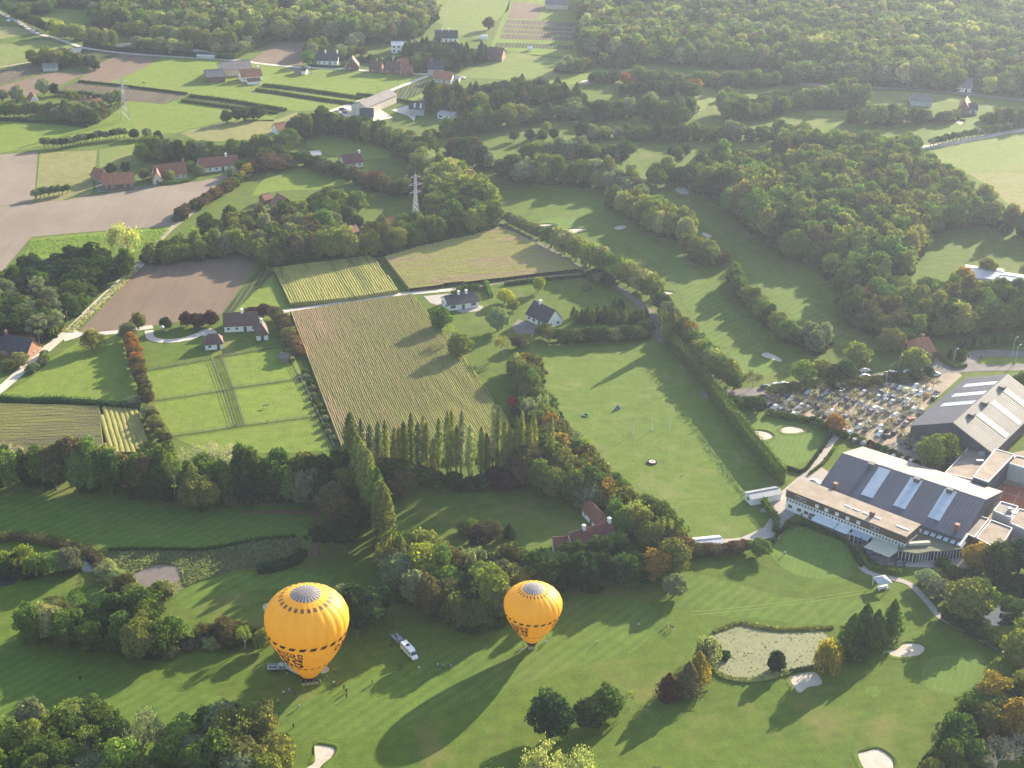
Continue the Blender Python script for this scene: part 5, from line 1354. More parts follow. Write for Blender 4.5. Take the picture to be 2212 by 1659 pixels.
def fence(pts, label, h=1.2, sp=3.0, mat='timber_grey'):
    P = gp(pts)
    root = empty('paddock_fence', P[0]); tag(root, label, 'fence', 'paddock fences')
    strip('fence_grass', P, 1.1, 'golf_dark', 5, False, None, True)
    O = P[0]; rb = MB(); pb = MB()
    for a, b in zip(P, P[1:]):
        L = (b - a).length; n = max(1, int(L / sp))
        for k in range(n + 1):
            c = a.lerp(b, k / n) - O
            pb.tube(c, c + Vector((0, 0, h)), .09, .08, 4)
        for z in (h * .5, h * .9):
            rb.tube(a - O + Vector((0, 0, z)), b - O + Vector((0, 0, z)), .055, .055, 4)
    rb.build('rail', M[mat], root)['kind'] = 'stuff'
    pb.build('post', M[mat], root)['kind'] = 'stuff'
M['golf_dark'] = grass('rank_grass', (.045, .07, .012), (.07, .10, .02)); M['timber_grey'] = simple('timber_grey', (.22, .19, .15), .9, .3, 2)
for q, l in (([(333, 866), (400, 857), (492, 843)], 'upper cross fence of the left paddocks'), ([(372, 943), (440, 934), (512, 922), (600, 911), (692, 899)], 'lower cross fence running through all paddocks'),
             ([(308, 803), (380, 790), (455, 777)], 'top fence of the left paddocks'), ([(478, 771), (560, 757), (628, 748)], 'top fence of the right paddocks'),
             ([(458, 776), (480, 836), (508, 922)], 'left fence of the narrow track between paddocks'), ([(478, 771), (500, 832), (527, 918)], 'right fence of the narrow track between paddocks'),
             ([(500, 839), (580, 829), (668, 815)], 'cross fence of the right paddocks'), ([(612, 752), (660, 840), (722, 968)], 'right boundary fence of the paddocks')):
    fence(q, l)
# ------------------------------------------------------------------ houses and barns
def tilemat(name, c, sc=3.2):
    m, t, b, _ = newmat(name)
    p = t.nodes.new('ShaderNodeTexCoord').outputs['Object']
    br = t.nodes.new('ShaderNodeTexBrick'); br.inputs['Scale'].default_value = sc
    br.inputs['Color1'].default_value = (c[0] * 1.15, c[1] * 1.1, c[2] * 1.1, 1); br.inputs['Color2'].default_value = (c[0] * .8, c[1] * .8, c[2] * .8, 1)
    br.inputs['Mortar'].default_value = (c[0] * .5, c[1] * .5, c[2] * .5, 1)
    t.links.new(p, br.inputs['Vector'])
    k = ramp(t, noise(t, .5, 5, .7, p), [(.3, .72), (.7, 1.2)])
    t.links.new(mix(t, 1.0, br.outputs['Color'], k, 'MULTIPLY'), b.inputs['Base Color'])
    b.inputs['Roughness'].default_value = .8
    return m
M['tile_red'] = tilemat('tile_red', (.26, .105, .065)); M['tile_orange'] = tilemat('tile_orange', (.38, .16, .085)); M['tile_brown'] = tilemat('tile_brown', (.13, .075, .06))
M['slate'] = tilemat('slate', (.055, .052, .065)); M['tile_maroon'] = tilemat('tile_maroon', (.17, .06, .05))
M['wall_white'] = simple('wall_white', (.78, .77, .74), .8, .12, .5); M['wall_brick'] = tilemat('wall_brick', (.33, .17, .12), 4); M['wall_orange'] = tilemat('wall_orange', (.42, .20, .11), 4)
M['wall_cream'] = simple('wall_cream', (.55, .49, .40), .85, .2, .5); M['wall_grey'] = simple('wall_grey', (.42, .42, .42), .8, .2, .4)
M['glass'] = simple('window_glass', (.03, .035, .045), .1, .3, 1, 0, 0, .8); M['frame_white'] = simple('frame_white', (.75, .75, .74), .6, .1)
M['door'] = simple('door_paint', (.12, .10, .09), .6, .2); M['barn_roof'] = simple('barn_roof', (.17, .155, .15), .8, .25, .4); M['teal'] = simple('teal_glass', (.05, .17, .19), .25, .3, 1, 0, 0, .6)
M['metal_grey'] = simple('metal_grey', (.30, .31, .33), .5, .2, .6, .4); M['zinc'] = simple('zinc', (.48, .48, .50), .5, .2, .5, .3)
def window_mesh(w, h, name='window'):
    mb = MB(); f = .09
    mb.m = 0
    mb.box(-w / 2, -w / 2 + f, -.06, .05, 0, h); mb.box(w / 2 - f, w / 2, -.06, .05, 0, h)
    mb.box(-w / 2 + f, w / 2 - f, -.06, .05, 0, f); mb.box(-w / 2 + f, w / 2 - f, -.06, .05, h - f, h); mb.box(-.03, .03, -.05, .04, f, h - f)
    mb.m = 1; mb.box(-w / 2 + f, w / 2 - f, -.025, .03, f, h - f)
    me = raw_mesh(name, mb.V, mb.F, False, mb.M); me.materials.append(M['frame_white']); me.materials.append(M['glass'])
    return me
WIN = {k: window_mesh(*k) for k in ((1.1, 1.2), (1.6, 1.3), (2.4, 1.4), (.9, .9))}
dm = MB(); dm.box(-.5, .5, -.05, .06, 0, 2.1); dm.box(-.6, -.5, -.07, .06, 0, 2.2); dm.box(.5, .6, -.07, .06, 0, 2.2); dm.box(-.5, .5, -.07, .06, 2.1, 2.2)
DOORM = raw_mesh('door', dm.V, dm.F); DOORM.materials.append(M['door'])
def put(name, me, x, y, z, rz, parent):
    o = bpy.data.objects.new(name, me); COL.objects.link(o); o.parent = parent; o.location = (x, y, z); o.rotation_euler = (0, 0, rz); return o

def house(name, eL, eR, depth, hw, rise, wall, roof, label, cat='house', chim=(), hip=0.0, gable=False, win=(1.1, 1.2), win_sp=3.0, over=.4, storeys=1, W=None, door=True, lights=0):
    """camera-facing eave from picture point eL to eR at height hw; depth away from the camera"""
    A = G(eL[0], eL[1], hw); B = G(eR[0], eR[1], hw)
    d = B - A; d.z = 0
    L = d.length; rz = math.atan2(d.y, d.x)
    root = empty(name, (A.x, A.y, 0), rz); tag(root, label, cat)
    D = depth
    if gable: LX, LY = D, L
    else: LX, LY = L, D
    # in the building frame: ridge along u, span v
    def T(u, v, z): return (v, u, z) if gable else (u, v, z)
    wb = MB()
    u0, u1, v0, v1 = 0, LX, 0, LY
    vm = LY / 2
    e = .02
    w = [T(u0, v0, 0), T(u1, v0, 0), T(u1, v1, 0), T(u0, v1, 0), T(u0, v0, hw), T(u1, v0, hw), T(u1, v1, hw), T(u0, v1, hw)]
    F = [(0, 1, 5, 4), (2, 3, 7, 6), (0, 3, 2, 1), (4, 5, 6, 7)]
    if hip > 0: F += [(1, 2, 6, 5), (3, 0, 4, 7)]
    else:
        w += [T(u0, vm, hw + rise - .1), T(u1, vm, hw + rise - .1)]
        F += [(1, 2, 6, 9, 5), (3, 0, 4, 8, 7)]
    wb.add(w, F); wb.build('wall', M[wall], root)
    s = over * rise / (LY / 2)
    rb = MB(); o = over; th = .16
    R0, R1 = (u0 + hip * LX * .5 if hip else u0 - o), (u1 - hip * LX * .5 if hip else u1 + o)
    top = hw + rise
    bot = hw - s
    for zz in (0, th):
        rb.V += [T(u0 - o, v0 - o, bot + zz), T(u1 + o, v0 - o, bot + zz), T(u1 + o, v1 + o, bot + zz), T(u0 - o, v1 + o, bot + zz), T(R0, vm, top + zz), T(R1, vm, top + zz)]
    Fr = []
    for k in (0, 6):
        Fr += [(k, k + 1, k + 5, k + 4), (k + 2, k + 3, k + 4, k + 5)]
        if hip: Fr += [(k + 1, k + 2, k + 5), (k + 3, k, k + 4)]
    for a, b in ((0, 1), (2, 3)) + (((1, 2), (3, 0)) if hip else ()): Fr.append((a, b, b + 6, a + 6))
    if not hip: Fr += [(1, 5, 11, 7), (5, 2, 8, 11), (3, 4, 10, 9), (4, 0, 6, 10)]
    rb.F = Fr; rb.M = [0] * len(Fr)
    ro = rb.build('roof', M[roof], root)
    cb_ = MB(); cb_.tube(T(R0, vm, top + th + .03), T(R1, vm, top + th + .03), .14, .14, 5); cb_.build('ridge_cap', M[roof], ro)
    for c in chim:
        cu = LX * c; cm = MB(); cc = T(cu, vm, 0)
        cm.box(cc[0] - .45, cc[0] + .45, cc[1] - .45, cc[1] + .45, top - .8, top + 1.4)
        cm.box(cc[0] - .55, cc[0] + .55, cc[1] - .55, cc[1] + .55, top + 1.4, top + 1.55)
        cm.box(cc[0] - .2, cc[0] + .2, cc[1] - .2, cc[1] + .2, top + 1.55, top + 1.9)
        cm.build('chimney', M['wall_white' if wall == 'wall_white' else 'wall_brick'], ro)
    for k in range(lights):
        uu = LX * (k + .7) / (lights + .4)
        def rp(v, dz): return hw + rise * v / vm + th + dz
        lb = MB(); va, vb = vm * .12, vm * .93
        lb.hexa([T(uu, va, rp(va, .01)), T(uu + 1.0, va, rp(va, .01)), T(uu + 1.0, vb, rp(vb, .01)), T(uu, vb, rp(vb, .01)), T(uu, va, rp(va, .06)), T(uu + 1.0, va, rp(va, .06)), T(uu + 1.0, vb, rp(vb, .06)), T(uu, vb, rp(vb, .06))])
        lb.build('roof_light', M['zinc'], ro)
    if win:
        me = WIN[win]
        sills = [.9] if storeys == 1 else [.9, 3.7]
        for z in sills:
            for (x0, y0, dx, dy, ln, rot) in ((0, 0, 1, 0, L, 0), (L, 0, 0, 1, D, math.pi / 2), (0, 0, 0, 1, D, -math.pi / 2)):
                n = max(1, int(ln / win_sp))
                if z + 1.3 > hw: continue
                for k in range(n):
                    s_ = ln * (k + .5) / n
                    if z < 1 and door and rot == 0 and k == n // 2:
                        put('door', DOORM, x0 + dx * s_, y0 + dy * s_ - .01, 0, rot, root); continue
                    put('window', me, x0 + dx * s_, y0 + dy * s_, z, rot, root)
    return root

H_ = house
H_('farmhouse', (484, 704), (556, 701), 8, 2.9, 3.8, 'wall_white', 'tile_brown', 'white farmhouse with brown tiled roof beside the paddocks', chim=(.55,))
H_('house', (554, 722), (579, 720), 9, 2.9, 3.8, 'wall_white', 'tile_brown', 'gabled wing at the right end of the paddock farmhouse', gable=True, chim=(.3,), hip=.3)
H_('garage', (443, 744), (481, 741), 6.5, 2.6, 2.6, 'wall_white', 'tile_brown', 'small white garage with brown hipped roof below the paddock farmhouse', 'outbuilding', hip=.45)
H_('shed', (604, 772), (620, 774), 3, 2.2, 1.2, 'timber_grey', 'barn_roof', 'little grey shed under the purple hedge', 'outbuilding', win=None)
H_('house', (-30, 747), (57, 764), 9, 3.0, 4.2, 'wall_orange', 'slate', 'orange brick house with dark roof beside the pale lane', chim=(.35,))
H_('shed', (28, 735), (58, 742), 5, 2.4, 2.2, 'wall_orange', 'tile_red', 'small red-roofed outbuilding behind the orange brick house', 'outbuilding', win=None)
H_('bungalow', (968, 659), (1034, 650), 8.5, 2.8, 2.3, 'wall_white', 'slate', 'white bungalow with dark roof above the maize field', chim=(.45, .7), win=(2.4, 1.4), win_sp=3.6)
H_('house', (1137, 677), (1181, 698), 8.5, 3.0, 4.6, 'wall_white', 'slate', 'white house with steep dark roof on the villa lawn', chim=(.3,), win=(1.6, 1.3))
H_('farmhouse', (1243, 1190), (1332, 1164), 8, 3.0, 4.0, 'wall_white', 'tile_maroon', 'long farmhouse with dark red roof behind the clipped trees', chim=(.35, .97))
H_('house', (1199, 1190), (1243, 1190 - 2), 7, 2.7, 2.6, 'wall_white', 'tile_red', 'lower brighter red wing left of the long farmhouse')
H_('stable', (1258, 1098), (1296, 1140), 5, 2.5, 2.4, 'wall_white', 'tile_red', 'narrow red-roofed stable wing behind the long farmhouse', 'outbuilding', win_sp=3.4)
H_('house', (222, 399), (290, 394), 8, 2.9, 4.0, 'wall_brick', 'tile_orange', 'leftmost of the three red-roofed houses, brick with orange roof', chim=(.1,))
H_('house', (219, 386), (237, 381), 9, 2.8, 3.4, 'wall_brick', 'tile_red', 'gabled wing behind the leftmost red-roofed house', gable=True)
H_('house', (336, 381), (403, 373), 8, 2.9, 4.4, 'wall_cream', 'tile_red', 'middle one of the three red-roofed houses, with pale walls', chim=(.97,))
H_('house', (330, 388), (350, 387), 7, 2.7, 4.0, 'wall_cream', 'tile_red', 'gabled wing of the middle red-roofed house', gable=True)
H_('house', (432, 363), (516, 354), 8, 2.8, 3.6, 'wall_white', 'tile_red', 'rightmost of the three red-roofed houses, long and white', chim=(.72,))
H_('farmhouse', (160, 240), (224, 230), 9, 2.8, 4.2, 'wall_cream', 'tile_orange', 'orange-roofed house of the moated farm', chim=(.5, .7))
H_('cottage', (64, 219), (84, 217), 8, 2.8, 3.6, 'wall_white', 'tile_red', 'small white cottage left of the moated farm', gable=True)
H_('barn', (446, 167), (486, 165), 13, 3.6, 3.0, 'wall_brick', 'barn_roof', 'grey-roofed barn at the left of the pasture farm', 'barn', win=None)
H_('barn', (482, 152), (545, 147), 16, 4.0, 3.4, 'wall_cream', 'barn_roof', 'large grey barn at the back of the pasture farm', 'barn', win=None)
H_('farmhouse', (522, 167), (566, 163), 8, 3.0, 3.8, 'wall_white', 'tile_orange', 'orange-roofed farmhouse of the pasture farm', chim=(.9,))
H_('outbuilding', (536, 176), (562, 174), 4, 2.2, 1.2, 'wall_white', 'tile_maroon', 'low white outbuilding before the pasture farmhouse', 'outbuilding', win=None)
H_('house', (684, 130), (729, 131), 8, 3.0, 4.0, 'wall_white', 'slate', 'white hamlet house with dark roof and tall chimneys', chim=(.4, .97))
H_('house', (748, 143), (775, 143), 9, 2.8, 5.0, 'wall_brick', 'tile_brown', 'brick hamlet house with steep gable facing the road', gable=True)
H_('house', (798, 147), (822, 149), 8, 2.8, 4.2, 'wall_orange', 'tile_brown', 'hamlet house with brown roof and orange gable', chim=(.5,))
H_('house', (832, 149), (862, 151), 8, 2.8, 4.2, 'wall_orange', 'tile_brown', 'brown-roofed hamlet house left of the bright orange roof')
H_('house', (864, 143), (888, 141), 9, 2.8, 3.6, 'wall_white', 'tile_orange', 'hamlet house with bright orange roof')
H_('house', (868, 157), (893, 156), 7, 2.8, 3.4, 'wall_orange', 'tile_red', 'red hamlet house by the round tree')
H_('house', (924, 149), (957, 150), 9, 3.0, 4.2, 'wall_grey', 'slate', 'blue grey roofed house at the right end of the hamlet', chim=(.2,))
H_('farmhouse', (934, 168), (974, 172), 8, 3.0, 3.6, 'wall_cream', 'tile_orange', 'long orange-roofed house where the two roads meet')
H_('shed', (974, 168), (992, 169), 4, 2.5, .8, 'wall_white', 'zinc', 'white open shed right of the long orange-roofed house', 'outbuilding', win=None)
H_('villa', (846, 98), (876, 98), 9, 5.4, 1.6, 'wall_white', 'zinc', 'pale modern two storey villa in the hamlet trees', storeys=2, win=(1.6, 1.3))
H_('house', (940, 81), (988, 82), 8, 3.2, 4.2, 'wall_white', 'slate', 'dark-roofed house with white gables behind the pines', chim=(.3, .6))
H_('house', (1052, 116), (1084, 119), 9, 4.6, 3.6, 'wall_brick', 'tile_brown', 'brick house at the end of the grass track', chim=(.6,))
H_('house', (1035, 122), (1052, 118), 8, 2.8, 3.0, 'wall_brick', 'tile_orange', 'small orange-roofed house left of the brick track house')
H_('barn', (1178, 8), (1226, 10), 12, 4, 3, 'wall_cream', 'barn_roof', 'barn at the very top edge of the picture', 'barn', win=None)
H_('shed', (1040, 79), (1052, 78), 4, 2.4, .8, 'wall_white', 'zinc', 'tiny white shed in the far pasture', 'outbuilding', win=None)
H_('shed', (1141, 104), (1149, 104), 3, 2.2, .6, 'wall_white', 'frame_white', 'tiny white box in the strip field', 'outbuilding', win=None)
H_('barn', (759, 226), (792, 232), 33, 5.0, 2.6, 'wall_cream', 'barn_roof', 'long beige barn with green door beside the far road', 'barn', gable=True, win=None, lights=0)
H_('house', (778, 252), (806, 252), 9, 3.0, 3.6, 'wall_grey', 'slate', 'grey-roofed house below the long beige barn')
H_('barn', (884, 235), (915, 236), 11, 4.0, 2.0, 'wall_grey', 'slate', 'small grey barn with two roof lights right of the beige one', 'barn', win=None, lights=2)
H_('villa', (945, 246), (972, 250), 9, 2.8, .8, 'wall_white', 'metal_grey', 'low flat villa at the edge of the dark conifers', win=(2.4, 1.4))
H_('shed', (635, 152), (648, 153), 4, 2.4, 1.0, 'timber_grey', 'barn_roof', 'dark field shelter in the pasture', 'outbuilding', win=None)
H_('shed', (650, 152), (660, 153), 4, 2.6, 1.6, 'wall_white', 'tile_brown', 'small pale shelter beside the dark one in the pasture', 'outbuilding', win=None)
H_('pavilion', (732, 545), (778, 538), 7, 3.0, 2.2, 'teal', 'tile_brown', 'brown-roofed pavilion with teal glass front at the wood edge', 'outbuilding', win=None)
H_('house', (756, 512), (780, 505), 8, 2.8, 3.2, 'wall_orange', 'tile_red', 'red-roofed house in the villa wood, leftmost')
H_('house', (800, 517), (846, 510), 7, 2.8, 3.0, 'wall_white', 'tile_red', 'long red roof half hidden in the villa wood')
H_('house', (840, 495), (860, 490), 8, 3.0, 4.2, 'wall_brick', 'tile_red', 'steep red roof at the back of the villa wood')
H_('house', (604, 451), (636, 444), 9, 3.0, 4.6, 'wall_brick', 'tile_red', 'large red-roofed house at the left end of the villa wood', gable=True)
H_('shed', (572, 432), (588, 428), 5, 2.4, 2.0, 'wall_brick', 'tile_red', 'small red-roofed shed by the villa wood', 'outbuilding', win=None)
H_('house', (744, 354), (784, 349), 8, 2.8, 3.6, 'wall_white', 'tile_maroon', 'dark red-roofed house with white chimney between the meadows', chim=(.95,))
H_('house', (660, 337), (694, 334), 7, 2.8, .8, 'wall_white', 'metal_grey', 'flat grey-roofed bungalow left of the dark red-roofed house')
H_('house', (872, 408), (915, 402), 8, 2.8, 4.0, 'wall_brick', 'tile_maroon', 'brown red-roofed house just behind the near pylon', chim=(.3, .97))
H_('house', (600, 282), (622, 278), 7, 2.6, 3.0, 'wall_white', 'tile_orange', 'tiny white gabled cottage among dark trees')
H_('house', (1980, 760), (2022, 757), 9, 6.0, 3.6, 'wall_brick', 'tile_orange', 'tall red brick house with hipped roof beside the car park road', chim=(.5,), hip=.35, storeys=2, win_sp=3.4)
for k, (a, b) in enumerate((((2082, 596), (2122, 602)), ((2120, 600), (2165, 606)), ((2160, 612), (2230, 622)))):
    H_('school_block', a, b, 14, 3.6, 1.4, 'wall_white', 'zinc', ('left', 'middle', 'right')[k] + ' block of the white low building in the right wood', 'building', win=(2.4, 1.4))
H_('barn', (1969, 216), (2014, 219), 10, 3.6, 2.6, 'wall_grey', 'barn_roof', 'grey barn on the distant golf meadow', 'barn', win=None)
H_('farmhouse', (2070, 233), (2094, 236), 11, 2.8, 5.0, 'wall_orange', 'tile_orange', 'distant farmhouse with steep orange roof by the golf green', gable=True)
H_('house', (2094, 236), (2112, 237), 8, 2.8, 2.6, 'wall_grey', 'slate', 'blue grey wing beside the distant orange farmhouse')
H_('house', (2070, 188), (2099, 190), 9, 3.0, 5.0, 'wall_white', 'barn_roof', 'white house under the forest edge at the far right', win=(.9, .9), win_sp=2)
H_('house', (1982, 28), (2010, 30), 9, 3.0, 4.6, 'wall_white', 'tile_red', 'red-roofed house deep in the far forest')
H_('house', (2008, 34), (2032, 36), 8, 3.0, 4.0, 'wall_white', 'tile_red', 'second red-roofed house deep in the far forest')
H_('greenhouse', (250, 101), (292, 103), 8, 3.0, .8, 'wall_grey', 'barn_roof', 'left pale flat-roofed shed of the far nursery', 'outbuilding', win=None)
H_('greenhouse', (318, 96), (358, 98), 9, 3.0, .8, 'wall_cream', 'barn_roof', 'right flat-roofed shed of the far nursery', 'outbuilding', win=None)
H_('greenhouse', (425, 120), (462, 122), 5, 2.0, .5, 'wall_grey', 'zinc', 'low white glasshouse behind the far hedge', 'outbuilding', win=None)
H_('barn', (92, 146), (124, 145), 8, 2.6, 1.6, 'wall_grey', 'barn_roof', 'grey barn in the clump of trees at the far left', 'barn', win=None)
H_('range_hut', (1624, 1078), (1688, 1066), 4.5, 2.6, .8, 'wall_white', 'metal_grey', 'long low white hut at the lower end of the long hedge', 'outbuilding', win=(1.6, 1.3), win_sp=6)
H_('range_hut', (1484, 1182), (1562, 1174), 4.5, 2.4, .7, 'wall_cream', 'zinc', 'narrow grey-roofed shelter at the lower edge of the sports meadow', 'outbuilding', win=None)
H_('shed', (345, 385), (352, 384), 3, 2, .8, 'wall_white', 'zinc', 'tiny white lean-to beside the middle red-roofed house', 'outbuilding', win=None)

# ------------------------------------------------------------------ the clubhouse and halls
def frame_of(pL, pR, z, name, label, cat):
    A = G(pL[0], pL[1], z); B = G(pR[0], pR[1], z); d = B - A; d.z = 0
    root = empty(name, (A.x, A.y, 0), math.atan2(d.y, d.x)); tag(root, label, cat)
    return root, d.length
M['hall_shaded'] = simple('hall_roof_shaded', (.088, .094, .122), .6, .16, .12); M['hall_sunlit'] = simple('hall_roof_sunlit', (.20, .19, .175), .75, .2, .1)  # one roof in two colours: shade painted on the near slope, sun on the far
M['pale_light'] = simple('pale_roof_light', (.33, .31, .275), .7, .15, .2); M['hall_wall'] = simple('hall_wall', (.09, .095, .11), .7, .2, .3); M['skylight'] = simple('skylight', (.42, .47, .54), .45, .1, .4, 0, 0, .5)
M['brown_clad'] = simple('brown_cladding', (.13, .085, .065), .7, .25, .6); M['flat_roof'] = simple('flat_roof', (.30, .245, .19), .9, .3, .25)
M['flat_grey'] = simple('flat_roof_grey', (.27, .25, .22), .9, .35, .2); M['awning_white'] = simple('awning_white', (.66, .68, .72), .8, .08); M['awning_cream'] = simple('awning_cream', (.48, .44, .36), .85, .1)
M['parasol'] = simple('parasol_cloth', (.05, .055, .075), .8, .2); M['wicker'] = simple('wicker', (.45, .34, .20), .9, .3, 6)
def hall(name, pL, pR, width, he, hr, label, strips, units, roofA='hall_shaded', roofB='hall_sunlit', endw=(0,)):
    root, L = frame_of(pL, pR, he, name, label, 'hall')
    W = width; vm = W / 2
    wb = MB()
    wb.add([(0, 0, 0), (L, 0, 0), (L, W, 0), (0, W, 0), (0, 0, he - .1), (L, 0, he - .1), (L, W, he - .1), (0, W, he - .1), (0, vm, hr - .15), (L, vm, hr - .15)],
           [(0, 1, 5, 4), (2, 3, 7, 6), (1, 2, 6, 9, 5), (3, 0, 4, 8, 7)])
    wb.build('wall', M['hall_wall'], root)
    o = .6
    def zz(v): return he + (hr - he) * (v / vm if v <= vm else (W - v) / vm)
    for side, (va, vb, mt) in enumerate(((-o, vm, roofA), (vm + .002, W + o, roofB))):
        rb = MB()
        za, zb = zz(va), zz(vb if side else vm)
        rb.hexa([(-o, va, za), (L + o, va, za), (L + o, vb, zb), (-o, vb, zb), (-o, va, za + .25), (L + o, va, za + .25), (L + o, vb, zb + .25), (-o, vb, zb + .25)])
        ro = rb.build('roof', M[mt], root); ro['label'] = 'roof slope painted as shaded' if side == 0 else 'roof slope painted as sunlit'
        n = int(L / 1.2); sb = MB()
        for k in range(n):
            x = L * k / n
            if any(abs(x - L * s) < 2.8 for s, _ in strips): continue
            sb.hexa([(x, va, za + .25), (x + .07, va, za + .25), (x + .07, vb, zb + .25), (x, vb, zb + .25), (x, va, za + .32), (x + .07, va, za + .32), (x + .07, vb, zb + .32), (x, vb, zb + .32)])
        q = sb.build('seam', M[mt], ro); q['kind'] = 'stuff'
        for s, ww in strips:
            x = L * s
            fa, fb = (.22, .95) if side == 0 else (.02, .8)
            a = va + (vb - va) * fa; b = va + (vb - va) * fb
            z1, z2 = zz(a) + .26, zz(b) + .26
            k0 = 4
            for k in range(k0):      # panels of the roof light
                a1 = a + (b - a) * k / k0 + .04; b1 = a + (b - a) * (k + 1) / k0 - .04
                z1, z2 = zz(a1) + .26, zz(b1) + .26
                lb = MB(); lb.hexa([(x, a1, z1), (x + ww, a1, z1), (x + ww, b1, z2), (x, b1, z2), (x, a1, z1 + .12), (x + ww, a1, z1 + .12), (x + ww, b1, z2 + .12), (x, b1, z2 + .12)])
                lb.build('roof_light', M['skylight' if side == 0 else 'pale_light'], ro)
    for s in units:
        x = L * s
        ub = MB(); ub.box(x, x + 1.8, vm - 2.6, vm - .9, hr - .6, hr + .9); ub.box(x - .15, x + 1.95, vm - 2.75, vm - .75, hr + .9, hr + 1.05)
        ub.build('roof_vent', M['hall_wall'], root)
    return root, L
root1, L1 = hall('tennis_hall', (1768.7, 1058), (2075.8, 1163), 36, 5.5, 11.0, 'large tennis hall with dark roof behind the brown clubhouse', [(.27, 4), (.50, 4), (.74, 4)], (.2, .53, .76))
for x in (4, L1 - 3):
    cb_ = MB(); cb_.box(x, x + 1.2, 1.5, 2.7, 5.6, 8.6); cb_.box(x - .1, x + 1.3, 1.4, 2.8, 8.6, 8.8); cb_.build('chimney', M['wall_brick'], root1)
root2, L2 = hall('sports_hall', (1968, 920), (2157, 958), 33, 7, 13, 'second big hall with one roof slope painted shaded and one sunlit', [], ())
# the second hall stands gable-on: turn its frame so that the ridge runs away from the camera
for ch in list(root2.children): 
    for g in list(ch.children): bpy.data.objects.remove(g)
    bpy.data.objects.remove(ch)
A = G(1968, 920, 6); N_ = G(2088, 818, 6); E_ = G(2151, 969, 6); dd = N_ - A; dd.z = 0; far_len = dd.length; xd = Vector((dd.y, -dd.x, 0)).normalized(); W2 = (E_ - A).dot(xd)
root2.location = (A.x, A.y, 0); root2.rotation_euler = (0, 0, math.atan2(xd.y, xd.x)); print('HALL2', W2, far_len)
wb = MB(); wb.add([(0, 0, 0), (W2, 0, 0), (W2, far_len, 0), (0, far_len, 0), (0, 0, 5.9), (W2, 0, 5.9), (W2, far_len, 5.9), (0, far_len, 5.9), (W2 * .5, 0, 12.3), (W2 * .5, far_len, 12.3)],
                  [(3, 0, 4, 7), (1, 2, 6, 5), (0, 1, 5, 8, 4), (2, 3, 7, 9, 6)]); wb.build('wall', M['hall_wall'], root2)
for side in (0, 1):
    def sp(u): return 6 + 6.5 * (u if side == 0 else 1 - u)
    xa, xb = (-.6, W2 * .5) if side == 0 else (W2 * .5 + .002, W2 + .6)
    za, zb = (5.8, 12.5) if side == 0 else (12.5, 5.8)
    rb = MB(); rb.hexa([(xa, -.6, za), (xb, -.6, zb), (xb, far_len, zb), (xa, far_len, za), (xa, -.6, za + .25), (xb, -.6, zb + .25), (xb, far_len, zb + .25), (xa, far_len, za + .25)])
    ro = rb.build('roof', M['hall_shaded' if side == 0 else 'hall_sunlit'], root2); ro['label'] = 'roof slope painted as shaded' if side == 0 else 'roof slope painted as sunlit'  # slope colours carry painted shade and sunlight, as on the tennis hall
    sb = MB(); n = int(far_len / 1.3)
    for k in range(n):
        y = far_len * k / n
        sb.hexa([(xa, y, za + .25), (xb, y, zb + .25), (xb, y + .07, zb + .25), (xa, y + .07, za + .25), (xa, y, za + .31), (xb, y, zb + .31), (xb, y + .07, zb + .31), (xa, y + .07, za + .31)])
    q = sb.build('seam', M['hall_shaded' if side == 0 else 'hall_sunlit'], ro); q['kind'] = 'stuff'
    for f in ((.36, .56, .77) if side == 0 else (.25, .5, .75)):
        y = far_len * f
        for k in range(3):
            u1, u2 = .22 + k * .25, .22 + (k + 1) * .25 - .01
            x1, x2 = xa + (xb - xa) * u1, xa + (xb - xa) * u2; z1, z2 = za + (zb - za) * u1 + .27, za + (zb - za) * u2 + .27
            lb = MB(); lb.hexa([(x1, y, z1), (x2, y, z2), (x2, y + 3.6, z2), (x1, y + 3.6, z1), (x1, y, z1 + .1), (x2, y, z2 + .1), (x2, y + 3.6, z2 + .1), (x1, y + 3.6, z1 + .1)])
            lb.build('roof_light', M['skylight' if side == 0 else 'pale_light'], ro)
for f in (.18, .42, .75):
    ub = MB(); ub.box(W2 * .5 + 1.2, W2 * .5 + 3.4, far_len * f, far_len * f + 2.2, 11.6, 12.9); ub.build('roof_vent', M['hall_wall'], root2)
for k in range(5):
    put('window', WIN[(1.6, 1.3)], 5 + k * 1.8, -.02, 2.2, 0, root2)

# clubhouse: long brown upper storey over a white ground floor
rc, LC = frame_of((1701, 1058), (1957, 1159), 7.4, 'clubhouse', 'long brown and white clubhouse with flat sandy roof', 'building')
DC = 9.0
b = MB(); b.box(0, LC, 0, DC, 0, 3.2); b.build('ground_floor_wall', M['wall_white'], rc)
b = MB(); b.box(0, LC, -.05, DC, 3.2, 4.7); b.build('upper_floor_wall', M['frame_white'], rc)
b = MB(); b.hexa([(-.3, -.22, 4.85), (LC + .3, -.22, 4.85), (LC + .3, DC + .3, 4.7), (-.3, DC + .3, 4.7), (-.3, -.10, 7.4), (LC + .3, -.10, 7.4), (LC + .3, DC + .3, 7.4), (-.3, DC + .3, 7.4)]); cl = b.build('cladding', M['brown_clad'], rc)
b = MB()
n = int(LC / .6)
for k in range(n):
    x = LC * k / n
    b.hexa([(x, -.26, 4.85), (x + .05, -.26, 4.85), (x + .05, -.22, 4.85), (x, -.22, 4.85), (x, -.14, 7.38), (x + .05, -.14, 7.38), (x + .05, -.1, 7.38), (x, -.1, 7.38)])
b.build('cladding_seam', M['brown_clad'], cl)['kind'] = 'stuff'
b = MB(); b.box(-.4, LC + .4, -.4, DC + .4, 7.4, 7.65); fr = b.build('flat_roof', M['flat_roof'], rc)
